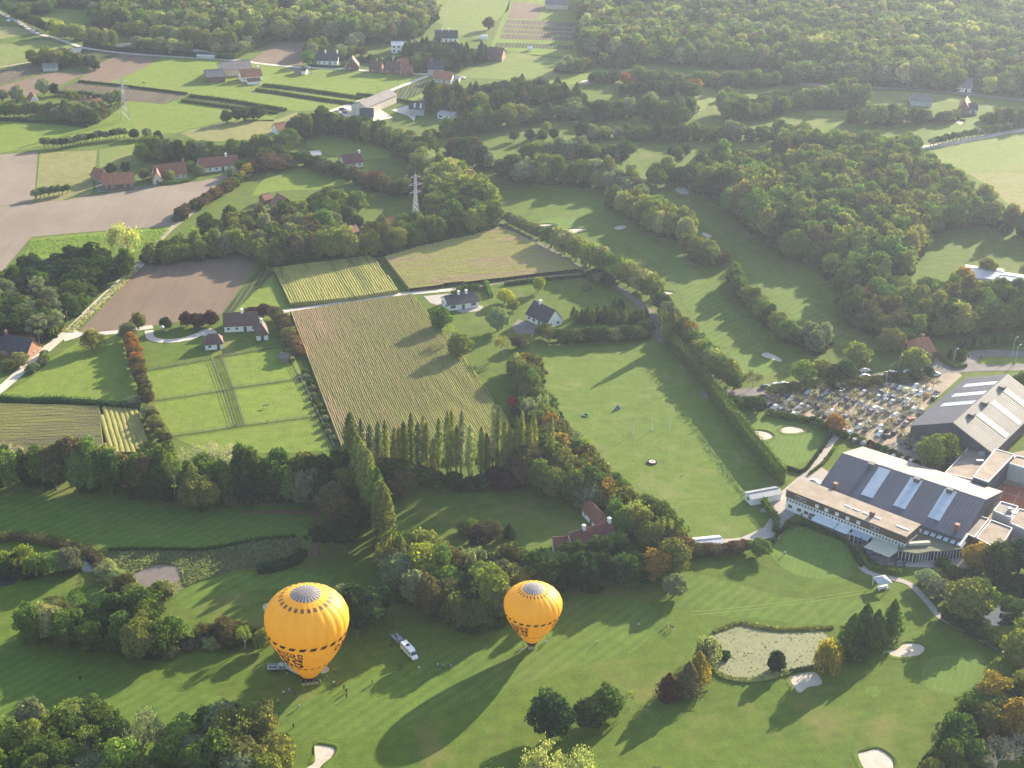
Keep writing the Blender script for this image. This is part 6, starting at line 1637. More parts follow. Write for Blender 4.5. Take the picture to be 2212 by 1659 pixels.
for x in (LC * .45, LC * .52, LC * .6, LC * .7, LC * .88, LC * .93):
    b = MB(); b.box(x, x + 2.2, 3.2, 3.9, 7.65, 7.85); b.build('roof_light', M['frame_white'], fr)
b = MB(); b.box(LC * .66, LC * .66 + 1.5, 3, 4.2, 7.65, 9.2); b.build('chimney', M['wall_brick'], fr)
n = 38
wm = window_mesh(.85, 1.1, 'strip_window')
for k in range(n): put('window', wm, LC * (k + .5) / n, -.10, 3.45, 0, rc)
for f, z in ((.27, 5.4), (.35, 5.4), (.44, 5.4), (.53, 5.4), (.62, 5.4)): 
    b = MB(); b.box(LC * f - .6, LC * f + .6, -.55, -.15, z, z + 1.1); b.build('dormer_window', M['frame_white'], rc)
for f in (.10, .15, .74, .77): put('window', WIN[(1.6, 1.3)], LC * f, -.28, 5.5, 0, rc)
for f in (.04, .12, .18, .24, .36, .42, .48, .56): put('window', WIN[(1.6, 1.3)], LC * f, -.02, 1.2, 0, rc)
put('door', DOORM, LC * .22, -.02, 0, 0, rc)
b = MB(); b.box(0, LC, -.35, -.06, 3.05, 3.2); b.build('ledge', M['frame_white'], rc)
# awnings over the terrace
for (f0, f1, out, mt, lb) in ((.27, .46, 3.6, 'awning_white', 'long white awning on the clubhouse front'), (.47, .575, 3.6, 'awning_white', 'shorter white awning on the clubhouse front')):
    b = MB(); b.hexa([(LC * f0, -out, 2.3), (LC * f1, -out, 2.3), (LC * f1, -.2, 3.0), (LC * f0, -.2, 3.0), (LC * f0, -out, 2.36), (LC * f1, -out, 2.36), (LC * f1, -.2, 3.06), (LC * f0, -.2, 3.06)])
    b.build('awning', M[mt], rc)['label'] = lb
b = MB(); b.hexa([(LC * .76, -7.2, 2.6), (LC * .97, -7.2, 2.6), (LC * .99, -.6, 3.4), (LC * .78, -.6, 3.4), (LC * .76, -7.2, 2.66), (LC * .97, -7.2, 2.66), (LC * .99, -.6, 3.46), (LC * .78, -.6, 3.46)])
b.build('awning', M['awning_cream'], rc)['label'] = 'wide cream awning over the cafe terrace'
# glazed porch
b = MB(); b.box(LC * .60, LC * .74, -3.2, 0, 0, 2.6); b.build('porch_glass', M['glass'], rc)
for k in range(5):
    x = LC * (.60 + .035 * k); b = MB(); b.box(x - .08, x + .08, -3.3, -3.15, 0, 2.7); b.build('porch_post', M['frame_white'], rc)
b = MB(); b.hexa([(LC * .6, -3.3, 2.6), (LC * .74, -3.3, 2.6), (LC * .74, 0, 2.9), (LC * .6, 0, 2.9), (LC * .6, -3.3, 2.7), (LC * .74, -3.3, 2.7), (LC * .74, 0, 3.0), (LC * .6, 0, 3.0)]); b.build('porch_roof', M['skylight'], rc)
# conservatory to the right: flat green grey roof and a faceted white glass front
rg_, LG = frame_of((1955, 1190), (2078, 1182), 3.2, 'conservatory', 'faceted white glazed restaurant wing with flat green roof', 'building')
outl = [(-2, 0), (3, -2.2), (8, -1.4), (12, -2.0), (LG, -1.0), (LG + 1, 7), (LG * .6, 9.5), (0, 8)]
b = MB(); b.prism([(x * .985, y * .96 + .1) for x, y in outl], 0, 3.1); b.build('wall', M['glass'], rg_)
b = MB(); b.prism(outl, 3.1, 3.45); fr2 = b.build('flat_roof', simple('green_roof', (.13, .14, .09), .9, .3, .3), rg_)
for (x0, y0), (x1, y1) in zip(outl[:4], outl[1:5]):
    L_ = math.hypot(x1 - x0, y1 - y0); n = max(2, int(L_ / 1.0))
    for k in range(n + 1):
        x, y = x0 + (x1 - x0) * k / n, y0 + (y1 - y0) * k / n
        b = MB(); b.box(x - .09, x + .09, y - .12, y + .06, 0, 3.1); b.build('mullion', M['frame_white'], rg_)
b = MB(); b.box(2, 9, 2.0, 3.2, 3.45, 4.4); b.build('roof_light', M['awning_cream'], fr2)
sk = empty('glazed_lean_to', G(1950, 1150, 0), root1.rotation_euler.z); tag(sk, 'row of slanting white roof panels between clubhouse and tennis hall', 'glazed roof')
b = MB(); b.box(-1.5, 20, -2.5, 4.5, 0, 3.5); b.build('wall', M['hall_wall'], sk)
for k in range(10):
    b = MB(); x = -1.4 + k * 2.15
    b.hexa([(x, -2.6, 3.7), (x + 1.5, -2.6, 3.7), (x + 1.5, 4.4, 4.7), (x, 4.4, 4.7), (x, -2.6, 3.85), (x + 1.5, -2.6, 3.85), (x + 1.5, 4.4, 4.85), (x, 4.4, 4.85)]); b.build('roof_panel', M['awning_white'], sk)
def block(name, pts, h, roof, wall, label, par=.35, cat='building', items=()):
    """flat-roofed block whose roof outline shows at pts"""
    P = gp(pts, h); c = sum(P, Vector()) / len(P)
    area = sum(P[i].x * P[(i + 1) % len(P)].y - P[(i + 1) % len(P)].x * P[i].y for i in range(len(P)))
    if area < 0: P = P[::-1]
    Q = [(p.x - c.x, p.y - c.y) for p in P]
    root = empty(name, (c.x, c.y, 0)); tag(root, label, cat)
    b = MB(); b.prism(Q, 0, h - .15); b.build('wall', M[wall], root)
    b = MB(); b.prism([(x * .985, y * .985) for x, y in Q], h - .15, h); r = b.build('flat_roof', M[roof], root)
    for i in range(len(Q)):
        a, d = Vector((*Q[i], 0)), Vector((*Q[(i + 1) % len(Q)], 0))
        t = (d - a).normalized(); nn = Vector((-t.y, t.x, 0)) * .28
        b = MB(); b.hexa([a + Vector((0, 0, h - .149)), d + Vector((0, 0, h - .149)), d + nn + Vector((0, 0, h - .149)), a + nn + Vector((0, 0, h - .149)), a + Vector((0, 0, h + par)), d + Vector((0, 0, h + par)), d + nn + Vector((0, 0, h + par)), a + nn + Vector((0, 0, h + par))])
        b.build('parapet', M['frame_white' if wall != 'brown_clad' else 'zinc'], root)
    for (x, y, sx, sy, sz) in items:
        p = G(x, y, h) - c; p.z = 0
        b = MB(); b.box(p.x - sx / 2, p.x + sx / 2, p.y - sy / 2, p.y + sy / 2, h, h + sz); b.build('roof_unit', M['zinc'], r)
    return root
block('linking_block', [(2040, 1023), (2098, 960), (2150, 972), (2135, 1000), (2100, 1037)], 4.5, 'flat_roof', 'wall_grey', 'pale flat roof linking the two halls', items=((2120, 982, 2, 1.5, 1), (2116, 998, 2.4, 1, .8)))
block('linking_block', [(2102, 1030), (2150, 970), (2192, 982), (2135, 1042)], 7.5, 'flat_roof', 'hall_wall', 'taller flat block right of the pale link roof', .2)
block('squash_block', [(2175, 1000), (2195, 985), (2290, 1005), (2270, 1030)], 6.0, 'flat_roof', 'wall_grey', 'flat block above the clay court')
block('annex', [(2075, 1147), (2105, 1112), (2137, 1122), (2105, 1163)], 4.2, 'flat_grey', 'brown_clad', 'grey flat annex at the right end of the tennis hall')
block('annex', [(2108, 1163), (2140, 1124), (2187, 1142), (2172, 1168), (2150, 1185)], 4.0, 'flat_roof', 'brown_clad', 'sandy flat annex right of the grey one')
block('annex', [(2145, 1104), (2162, 1084), (2200, 1095), (2183, 1120)], 5.0, 'flat_grey', 'wall_grey', 'small raised flat block below the clay court', items=((2180, 1105, 1, 1, 1.4), (2190, 1110, 1.4, 1.4, .5)))
block('annex', [(2180, 1130), (2200, 1100), (2300, 1120), (2290, 1160), (2225, 1150)], 3.6, 'flat_roof', 'wall_grey', 'low flat roof cut by the right edge of the picture')
block('annex', [(1858, 1097), (1870, 1090), (1950, 1112), (1935, 1130)], 3.4, 'flat_grey', 'wall_grey', 'narrow flat roof between clubhouse and tennis hall', items=((1880, 1101, 1.4, 1.2, .5), (1898, 1108, 1.4, 1.2, .5), (1916, 1116, 1.4, 1.2, .5), (1927, 1113, 1.6, 2.4, 1.0)))
b = MB(); b.box(-.04, .04, -6, 6, 0, .02)
cb2 = bpy.data.objects.new('court_line', raw_mesh('court_line', b.V, b.F)); cb2.data.materials.append(M['frame_white'])
for (a, c_) in (((2160, 1062), (2240, 1085)), ((2172, 1052), (2160, 1078)), ((2205, 1060), (2185, 1095))):
    A_, B_ = G(*a), G(*c_); d_ = (B_ - A_).normalized(); n_ = Vector((-d_.y, d_.x, 0)) * .05; z_ = Vector((0, 0, .125))
    o = mesh_obj('court_line', raw_mesh('court_line', [A_ - n_ + z_, B_ - n_ + z_, B_ + n_ + z_, A_ + n_ + z_], [(0, 1, 2, 3)]), M['frame_white']); tag(o, None, None, None, 'structure')
bpy.data.objects.remove(cb2)

# gazebo
g0 = G(1903, 1268); gz = empty('gazebo', g0, .35); tag(gz, 'square starter pavilion with pale pyramid roof beside the path', 'pavilion')
b = MB(); b.add([(-2.2, -2.2, 2.5), (2.2, -2.2, 2.5), (2.2, 2.2, 2.5), (-2.2, 2.2, 2.5), (0, 0, 3.9)], [(0, 1, 4), (1, 2, 4), (2, 3, 4), (3, 0, 4), (3, 2, 1, 0)]); b.build('roof', M['zinc'], gz)
for x in (-1.8, 1.8):
    for y in (-1.8, 1.8):
        b = MB(); b.box(x - .09, x + .09, y - .09, y + .09, 0, 2.5); b.build('post', M['frame_white'], gz)
b = MB(); b.box(-1.6, 1.6, -1.2, -.5, 0, 1.0); b.box(-1.5, 1.5, -1.6, -1.3, .4, .5); b.build('counter', M['frame_white'], gz)

# terrace: parasols, tables with chairs
def parasol(x, y, label):
    r = empty('parasol', G(x, y)); tag(r, label, 'parasol', 'dark parasols on the cafe terrace')
    b = MB(); b.tube((0, 0, 0), (0, 0, 2.7), .04, .04, 5); b.build('pole', M['zinc'], r)
    b = MB(); n = 8
    b.add([(1.7 * math.cos(i * math.pi / 4), 1.7 * math.sin(i * math.pi / 4), 2.2) for i in range(8)] + [(0, 0, 2.85)], [(i, (i + 1) % 8, 8) for i in range(8)] + [tuple(range(7, -1, -1))]); b.build('canopy', M['parasol'], r)
for k, (x, y) in enumerate(((1858, 1178), (1868, 1190), (1880, 1205), (1890, 1218), (1912, 1222), (1906, 1196), (1896, 1184))):
    parasol(x, y, ORD[k] + ' dark parasol on the cafe terrace beside the rounded hedge')
tb = None
for k, (x, y) in enumerate(((1862, 1186), (1876, 1196), (1886, 1188), (1900, 1206), (1918, 1210), (1932, 1216), (1944, 1208), (1950, 1222), (1935, 1226), (1925, 1198), (1955, 1213))):
    if tb is None:
        tb = empty('cafe_table', G(x, y)); tag(tb, 'x', 'table', 'cafe tables on the terrace')
        b = MB(); b.box(-.5, .5, -.5, .5, .72, .76); b.build('table_top', M['parasol'], tb)
        b = MB(); b.tube((0, 0, 0), (0, 0, .72), .06, .06, 5); b.build('leg', M['zinc'], tb)
        cur = tb
    else:
        cur = copy_tree(tb); cur.location = G(x, y)
    cur.rotation_euler.z = random.uniform(0, 1.5)
    cur['label'] = ORD[k] + ' dark square cafe table on the terrace, counted from the clubhouse steps'
    for q in range(3):
        a = q * 2.1 + k
        ch = empty('cafe_chair', G(x, y) + Vector((math.cos(a) * .95, math.sin(a) * .95, 0)), a + math.pi / 2); tag(ch, 'dark wicker chair at a square table on the cafe terrace', 'chair', 'dark chairs round the cafe tables')
        if k == 0 and q == 0:
            b = MB(); b.box(-.24, .24, -.24, .24, .40, .46); seat_me = b.build('seat', M['parasol'], ch).data
            b = MB(); b.box(-.24, .24, -.26, -.2, .46, .9); back_me = b.build('backrest', M['parasol'], ch).data
        else:
            put('seat', seat_me, 0, 0, 0, 0, ch); put('backrest', back_me, 0, 0, 0, 0, ch)
# ------------------------------------------------------------------ vehicles
M['paint'] = objcol('car_paint', .35, .05, .5, .6); M['tyre'] = simple('tyre', (.02, .02, .02), .9, .2, 4); M['cloth'] = objcol('cloth', .9, .3, .1); M['skin'] = simple('skin', (.42, .25, .18), .7, .1)
M['alu'] = simple('aluminium', (.42, .43, .45), .45, .2, 1, .6); M['black'] = simple('black_cloth', (.02, .02, .028), .8, .3)
def loft(mb, secs):
    """closed body from cross-sections [(x, halfwidth_low, halfwidth_high, z0, z1)]"""
    b = len(mb.V)
    for x, a, c, z0, z1 in secs:
        zm = z0 + (z1 - z0) * .55
        mb.V += [(x, -a * .93, z0), (x, -a, zm), (x, -c, z1), (x, c, z1), (x, a, zm), (x, a * .93, z0)]
    n = len(secs)
    for i in range(n - 1):
        for k in range(6): mb.F.append((b + 6 * i + k, b + 6 * i + (k + 1) % 6, b + 6 * i + 6 + (k + 1) % 6, b + 6 * i + 6 + k)); mb.M.append(mb.m)
    mb.F += [tuple(b + k for k in range(5, -1, -1)), tuple(b + 6 * (n - 1) + k for k in range(6))]; mb.M += [mb.m] * 2
    return mb
cb = MB(); loft(cb, [(-2.15, .72, .68, .35, .72), (-2.0, .86, .78, .25, .92), (-1.2, .88, .80, .22, .96), (1.0, .88, .80, .22, .94), (1.9, .84, .74, .25, .80), (2.15, .68, .6, .32, .62)])
loft(cb, [(-1.75, .72, .60, .90, 1.10), (-1.3, .74, .60, .90, 1.42), (.2, .74, .60, .90, 1.46), (1.05, .74, .60, .88, .98)])
CAR_BODY = raw_mesh('car_body', cb.V, cb.F); CAR_BODY.materials.append(M['paint'])
gb = MB(); loft(gb, [(-1.66, .76, .66, .97, 1.08), (-1.34, .765, .655, .97, 1.33), (.16, .765, .655, .97, 1.36), (.86, .76, .65, .96, 1.03)])
CAR_GLASS = raw_mesh('car_glass', gb.V, gb.F); CAR_GLASS.materials.append(M['glass'])
wbm = MB(); wbm.tube((0, -.1, 0), (0, .1, 0), .32, .32, 10); WHEEL = raw_mesh('wheel', wbm.V, wbm.F); WHEEL.materials.append(M['tyre'])
hb_ = MB(); hb_.box(-.04, .04, -.16, .16, -.07, .07); HL = raw_mesh('headlight', hb_.V, hb_.F); HL.materials.append(M['frame_white'])
CARC = [((.75, .75, .75), 'white'), ((.55, .56, .58), 'silver'), ((.04, .04, .045), 'black'), ((.12, .125, .135), 'dark grey'), ((.30, .31, .33), 'grey'), ((.05, .07, .14), 'dark blue'), ((.32, .03, .03), 'red'), ((.20, .19, .17), 'bronze')]
CARW = [9, 9, 13, 13, 11, 6, 1, 1]
def car(pt, ang, ci, label, group, detail=True):
    c, nm = CARC[ci]
    r = empty('parked_car', pt, ang); tag(r, label, 'car', group); r.color = (*c, 1)
    s = random.uniform(.94, 1.06); r.scale = (s, 1, random.uniform(.95, 1.12))
    o = put('body', CAR_BODY, 0, 0, 0, 0, r); o.color = (*c, 1)
    put('window', CAR_GLASS, 0, 0, .012, 0, r)
    if detail:
        for x in (-1.35, 1.35):
            for y in (-.78, .78): put('wheel', WHEEL, x, y, .32, 0, r)
        for y in (-.55, .55): put('headlight', HL, 2.07, y, .6, 0, r)
ROWS = park_rows((156, 205, 303, 352, 450, 500, 597, 645, 745, 797, 880)) + [((40, 578), (240, 590)), ((780, 940), (930, 970)), ((1190, 905), (1330, 900)), ((1190, 950), (1300, 975)), ((1240, 990), (1310, 1015)), ((1110, 1080), (1330, 1140)), ((1545, 1060), (1560, 1130))]
placed = []
for ri, (a, bq) in enumerate(ROWS):
    A_, B_ = G(*Z4(*a)), G(*Z4(*bq)); L_ = (B_ - A_).length; d_ = (B_ - A_).normalized()
    n = max(2, int(L_ / 2.65)); ang = math.atan2(d_.y, d_.x) + math.pi / 2
    k = 0
    for i in range(n + 1):
        if random.random() < .10: continue
        p = A_.lerp(B_, i / n)
        if any((p - q).length < 2.3 for q in placed): continue
        placed.append(p); k += 1
        ci = random.choices(range(8), CARW)[0]
        car(p, ang + (math.pi if random.random() < .4 else 0) + random.uniform(-.04, .04), ci, None, None, True)
cars = [o for o in COL.objects if o.name.startswith('parked_car')]
grp = {}
for o in cars:
    nm = [n_ for c_, n_ in CARC if all(abs(a_ - b_) < 1e-3 for a_, b_ in zip(c_, o.color[:3]))][0]
    x = Vector((o.location.x, o.location.y, -CAM_H)); px = x.dot(rgt) / x.dot(fwd)
    zone = 'in far part of car park' if o.location.y > G(1800, 860).y else ('in middle of car park' if o.location.y > G(1850, 905).y else 'in near corner of car park')
    grp.setdefault((nm, zone), []).append((px, o))
for (nm, zone), L in grp.items():
    L.sort(key=lambda q: q[0])
    for i, (_, o) in enumerate(L):
        tag(o, (nm + ' car ' + zone + (', ' + ORD[i] + ' ' + nm + ' from left' if 1 < len(L) <= 20 else '')), 'car', 'cars in the car park')
RC = [((30, 487), 0, 2), ((125, 475), 0, 0), ((188, 467), 0, 1), ((870, 350), 0, 0), ((872, 398), 0, 0), ((1110, 373), 0, 1), ((1235, 362), 0, 0), ((1325, 340), 0, 0), ((1375, 398), 0, 2), ((1410, 384), 0, 0), ((1465, 382), 0, 0), ((1400, 288), 1, 0)]
RL = ['black car at the left end of the roadside row', 'white car second in the roadside row by the hedge', 'silver car third in the roadside row by the hedge', 'white car under the trees above the car park road', 'white car on the verge below the green tree', 'silver car parked alone along the road', 'white car parked by the round olive tree', 'white car close to the red brick house corner', 'black car beside the car park entrance', 'white car beside the black one at the car park entrance', 'white car nearest the dirt drive at the car park entrance', 'white van on the drive of the red brick house']
for (q, a_, ci), l in zip(RC, RL):
    p = G(*Z4(*q)); car(p, math.atan2((G(1889, 817) - G(1735, 836)).y, (G(1889, 817) - G(1735, 836)).x) + a_ * .6, ci, l, 'cars along the car park road')
for k, (x, y) in enumerate(((740, 238), (750, 241), (744, 244))): car(G(x, y), .3 + k, (5, 3, 2)[k], ('dark blue car', 'dark grey car', 'black car')[k] + ' in the yard of the long beige barn', 'cars in the barn yard', False)
car(G(665, 147), .4, 0, 'white van on the road beside the field shelters', None, False)
car(G(1000, 170), .1, 0, 'white lorry body beside the long orange-roofed house', None, False)
for k, (x, y) in enumerate(((18, 46), (38, 47), (72, 68))): car(G(x, y), 2.4, (0, 1, 0)[k], ('white', 'silver', 'second white')[k] + ' car driving on the far left road', 'cars on the far road', False)
car(G(1760, 1044), -.5, 0, 'white van parked at the left end of the tennis hall', None)
car(G(590, 443), 1, 5, 'dark blue car in the yard of the villa wood house', None, False)
# golf buggies near the clubhouse corner
# ---- crew vans with trailers
def van_and_trailer(px, py, heading, tx, ty, th, l1, l2, sc=1.0):
    r = empty('crew_van', G(px, py), heading); tag(r, l1, 'van', 'balloon crew vans')
    b = MB(); loft(b, [(-3.3, .96, .86, .42, 2.35), (-3.25, 1.0, .90, .38, 2.55), (1.3, 1.0, .90, .38, 2.58), (2.1, .98, .82, .38, 2.2), (2.75, .97, .84, .38, 1.35), (3.45, .93, .8, .40, 1.15), (3.62, .8, .7, .45, .85)])
    o = b.build('body', M['paint'], r); o.color = (.78, .78, .79, 1)
    for s in (-1, 1):
        for x0, x1 in ((-3.0, -1.7), (-1.55, -.25), (-.1, 1.15), (1.3, 2.1)):
            b = MB(); y = s * 1.0; b.hexa([(x0, y * .97, 1.35), (x1, y * .97, 1.35), (x1, y * 1.0, 1.35), (x0, y * 1.0, 1.35), (x0, y * .93, 2.05), (x1 - .15, y * .93, 2.05), (x1 - .15, y * .965, 2.05), (x0, y * .965, 2.05)])
            b.build('side_window', M['glass'], r)
    b = MB(); b.add([(2.76, -.84, 1.40), (2.76, .84, 1.40), (2.14, .76, 2.16), (2.14, -.76, 2.16), (2.72, -.84, 1.36), (2.72, .84, 1.36), (2.10, .76, 2.10), (2.10, -.76, 2.10)], [(0, 1, 2, 3), (7, 6, 5, 4), (0, 3, 7, 4), (1, 5, 6, 2)]); b.build('windscreen', M['glass'], r)
    b = MB(); b.box(-1.2, -.3, -.5, .5, 2.57, 2.66); b.build('roof_hatch', M['black'], r)
    for x in (-2.2, 2.3):
        for y in (-.92, .92): put('wheel', WHEEL, x, y, .36, 0, r)
    for y in (-.66, .66): put('headlight', HL, 3.56, y, .85, 0, r)
    t = empty('trailer', G(tx, ty), th); tag(t, l2, 'trailer', 'flat trailers of the balloon crew')
    b = MB(); b.box(-2.9, 1.6, -1.1, 1.1, .62, .74); b.build('deck', M['alu'], t)
    for s in (-1, 1):
        b = MB(); b.box(-2.9, 1.6, s * 1.1 - .04, s * 1.1 + .04, .74, 1.1); b.build('side_board', M['alu'], t)
        b = MB(); b.hexa([(1.6, s * .8 - .05, .6), (3.1, -.05, .6), (3.1, .05, .6), (1.6, s * .8 + .05, .6), (1.6, s * .8 - .05, .7), (3.1, -.05, .7), (3.1, .05, .7), (1.6, s * .8 + .05, .7)]); b.build('drawbar', M['alu'], t)
        for x in (-.6, -1.35): put('wheel', WHEEL, x, s * .98, .33, 0, t)
    b = MB(); b.box(.2, 1.5, -.9, .9, .74, 1.5); b.box(.35, 1.35, -.75, .75, 1.5, 1.7); b.build('equipment_box', M['metal_grey'], t)
    b = MB(); b.box(-2.6, -.2, -.15, .15, .75, .95); b.build('stowed_frame', M['black'], t)
v1a, v1b = G(627, 1380 + 62), G(655, 1455)
van_and_trailer(641, 1452, math.atan2(v1b.y - v1a.y, v1b.x - v1a.x), 601, 1446, .1, 'white crew minibus half hidden behind the large balloon', 'flat metal trailer left of the large balloon')
v2a, v2b = G(876, 1402), G(897, 1424)
h2 = math.atan2(v2b.y - v2a.y, v2b.x - v2a.x)
van_and_trailer(884, 1413, h2, 861, 1386, h2 - .05, 'white crew minibus alone on the grass between the balloons', 'flat dark trailer hitched behind the lone white minibus')

# ------------------------------------------------------------------ people
def skinned(name, joints, edges, radii, root_i=0):
    me = bpy.data.meshes.new(name); me.from_pydata(joints, edges, []); me.update()
    o = bpy.data.objects.new(name, me); COL.objects.link(o)
    o.modifiers.new('s', 'SKIN')
    for i, r in enumerate(radii): me.skin_vertices[0].data[i].radius = (r[0], r[1]) if isinstance(r, tuple) else (r, r)
    me.skin_vertices[0].data[root_i].use_root = True
    sb = o.modifiers.new('u', 'SUBSURF'); sb.levels = 1; sb.render_levels = 1
    dg = bpy.context.evaluated_depsgraph_get()
    ev = o.evaluated_get(dg); out = bpy.data.meshes.new_from_object(ev)
    bpy.data.objects.remove(o); bpy.data.meshes.remove(me)
    out.shade_smooth() if hasattr(out, 'shade_smooth') else None
    return out
def person_proto(pose):
    legs = {'stand': (.12, .0, .12, .0), 'walk': (.1, .28, .1, -.25), 'wide': (.22, .05, .22, -.05)}[pose if pose in ('stand', 'walk') else 'wide']
    J = [(0, 0, .95), (0, 0, 1.18), (0, 0, 1.40), (0, 0, 1.50), (0, 0.02, 1.60), (0, .02, 1.72)]
    R = [(.15, .11), (.14, .10), (.17, .105), .055, (.085, .1), (.07, .085)]
    E = [(0, 1), (1, 2), (2, 3), (3, 4), (4, 5)]
    for s in (-1, 1):
        lx, ly = (legs[0], legs[1]) if s < 0 else (legs[2], legs[3])
        b = len(J)
        J += [(s * .09, 0, .88), (s * lx * 1.05, ly * .45 + .03, .48), (s * lx * 1.1, ly * .9 - .02, .08), (s * lx * 1.15, ly * .9 + .17, .04)]
        R += [.085, .06, .042, .035]
        E += [(0, b), (b, b + 1), (b + 1, b + 2), (b + 2, b + 3)]
        b = len(J)
        if pose == 'up' : arm = [(s * .20, 0, 1.40), (s * .36, .08, 1.52), (s * .34, .22, 1.74), (s * .34, .26, 1.83)]
        elif pose == 'reach': arm = [(s * .20, 0, 1.40), (s * .27, .12, 1.16), (s * .20, .38, 1.14), (s * .19, .47, 1.14)]
        else: arm = [(s * .20, 0, 1.40), (s * .27, -.02, 1.13), (s * .27, .10 * (1 if pose == 'stand' else s), .88), (s * .26, .13, .78)]
        J += arm; R += [.06, .042, .032, .038]
        E += [(2, b), (b, b + 1), (b + 1, b + 2), (b + 2, b + 3)]
    body = skinned('person_body', J, E, R)
    body.materials.clear(); body.materials.append(M['skin'])
    V = [v.co.copy() for v in body.vertices]; N = [v.normal.copy() for v in body.vertices]
    def garment(nm, test, off):
        idx = {}; vv = []; ff = []
        for p in body.polygons:
            if test(p.center):
                f = []
                for i in p.vertices:
                    if i not in idx: idx[i] = len(vv); vv.append(V[i] + N[i] * off)
                    f.append(idx[i])
                ff.append(f)
        me = raw_mesh(nm, vv, ff, True); me.materials.append(M['cloth']); return me
    top = garment('jacket', lambda c: .92 < c.z < 1.47 or (abs(c.x) > .18 and c.z > .84 and c.z < 1.78 and pose != 'x'), .022)
    bot = garment('trousers', lambda c: c.z <= .98 and c.z > .07 and abs(c.x) < .24 if pose in ('stand', 'walk') else c.z <= .98 and c.z > .07 and c.y < .3, .016)
    hair = garment('hair', lambda c: c.z > 1.63 and (c.y < .06 or c.z > 1.72) and abs(c.x) < .2, .015)
    return body, top, bot, hair
PP = {k: person_proto(k) for k in ('stand', 'walk', 'up', 'reach')}
CL = dict(white=(.7, .7, .7), black=(.02, .02, .025), navy=(.03, .04, .08), grey=(.2, .2, .21), red=(.4, .05, .03), blue=(.08, .15, .3), beige=(.4, .33, .22), green=(.06, .12, .06), orange=(.5, .16, .04), brown=(.12, .07, .04), teal=(.08, .2, .22))
def person(x, y, pose, top, bot, where, group, ang=None, pt=None, prefix=None):
    r = empty('person', pt if pt is not None else G(x, y), random.uniform(0, 6.28) if ang is None else ang)
    r.scale = (random.uniform(.96, 1.06),) * 3
    word = dict(stand='standing', walk='walking', up='with raised arms', reach='reaching forward')[pose]
    tag(r, 'person in %s top, %s trousers, %s %s' % (top, bot, word, where), 'person', group)
    body, a, b_, h = PP[pose]
    put('body', body, 0, 0, 0, 0, r)
    o = put('jacket', a, 0, 0, 0, 0, r); o.color = (*CL[top], 1)
    o = put('trousers', b_, 0, 0, 0, 0, r); o.color = (*CL[bot], 1)
    o = put('hair', h, 0, 0, 0, 0, r); o.color = (*random.choice([(.03, .02, .015), (.1, .06, .03), (.2, .17, .14)]), 1)
Gp = 'people on the grass round the large balloon'
for (x, y, po, t_, b_, w) in ((613, 1502, 'walk', 'white', 'navy', 'below the trailer, near the large balloon'), (625, 1496, 'stand', 'white', 'grey', 'left of the balloon basket'), (601, 1520, 'walk', 'white', 'black', 'farthest left below the trailer'),
        (581, 1533, 'stand', 'white', 'navy', 'low left of the large balloon'), (645, 1530, 'stand', 'white', 'grey', 'straight below the large balloon basket'), (637, 1501, 'stand', 'brown', 'black', 'beside the front of the minibus'),
        (692, 1478, 'stand', 'beige', 'navy', 'just right of the basket'), (707, 1470, 'stand', 'grey', 'grey', 'right of the small bunker'), (721, 1481, 'walk', 'white', 'navy', 'in the group right of the balloon'),
        (736, 1480, 'stand', 'red', 'brown', 'in the group right of the balloon'), (743, 1489, 'stand', 'green', 'navy', 'right of the balloon towards the grass'), (748, 1497, 'walk', 'black', 'black', 'lower right of the large balloon'),
        (749, 1508, 'stand', 'black', 'navy', 'lowest right of the large balloon'), (766, 1456, 'stand', 'grey', 'grey', 'alone right of the balloon'), (804, 1478, 'stand', 'black', 'black', 'alone between the balloons'),
        (620, 1462, 'reach', 'beige', 'grey', 'between trailer and minibus'), (634, 1573, 'stand', 'black', 'black', 'alone above the hourglass bunker'), (844, 1400, 'stand', 'black', 'navy', 'above the lone minibus'),
        (863, 1444, 'reach', 'black', 'grey', 'left of the lone minibus'), (868, 1446, 'stand', 'brown', 'navy', 'close to the door of the lone minibus'), (905, 1449, 'stand', 'white', 'beige', 'in front of the lone minibus'),
        (946, 1442, 'stand', 'white', 'navy', 'first of five on shaded grass'), (951, 1442, 'stand', 'blue', 'grey', 'second of the five on the shaded grass'), (957, 1444, 'stand', 'beige', 'navy', 'middle of the five on the shaded grass'),
        (970, 1443, 'stand', 'grey', 'navy', 'fourth of the five on the shaded grass'), (974, 1446, 'stand', 'blue', 'blue', 'last of the five on the shaded grass'), (174, 1470, 'walk', 'black', 'black', 'alone on the left fairway'),
        (722, 1455, 'up', 'orange', 'navy', 'behind the group near the large balloon'), (533, 1530, 'stand', 'white', 'white', 'far left on the shaded grass')):
    person(x, y, po, t_, b_, w, Gp)
Gq = 'people near the smaller balloon and on the fairway'
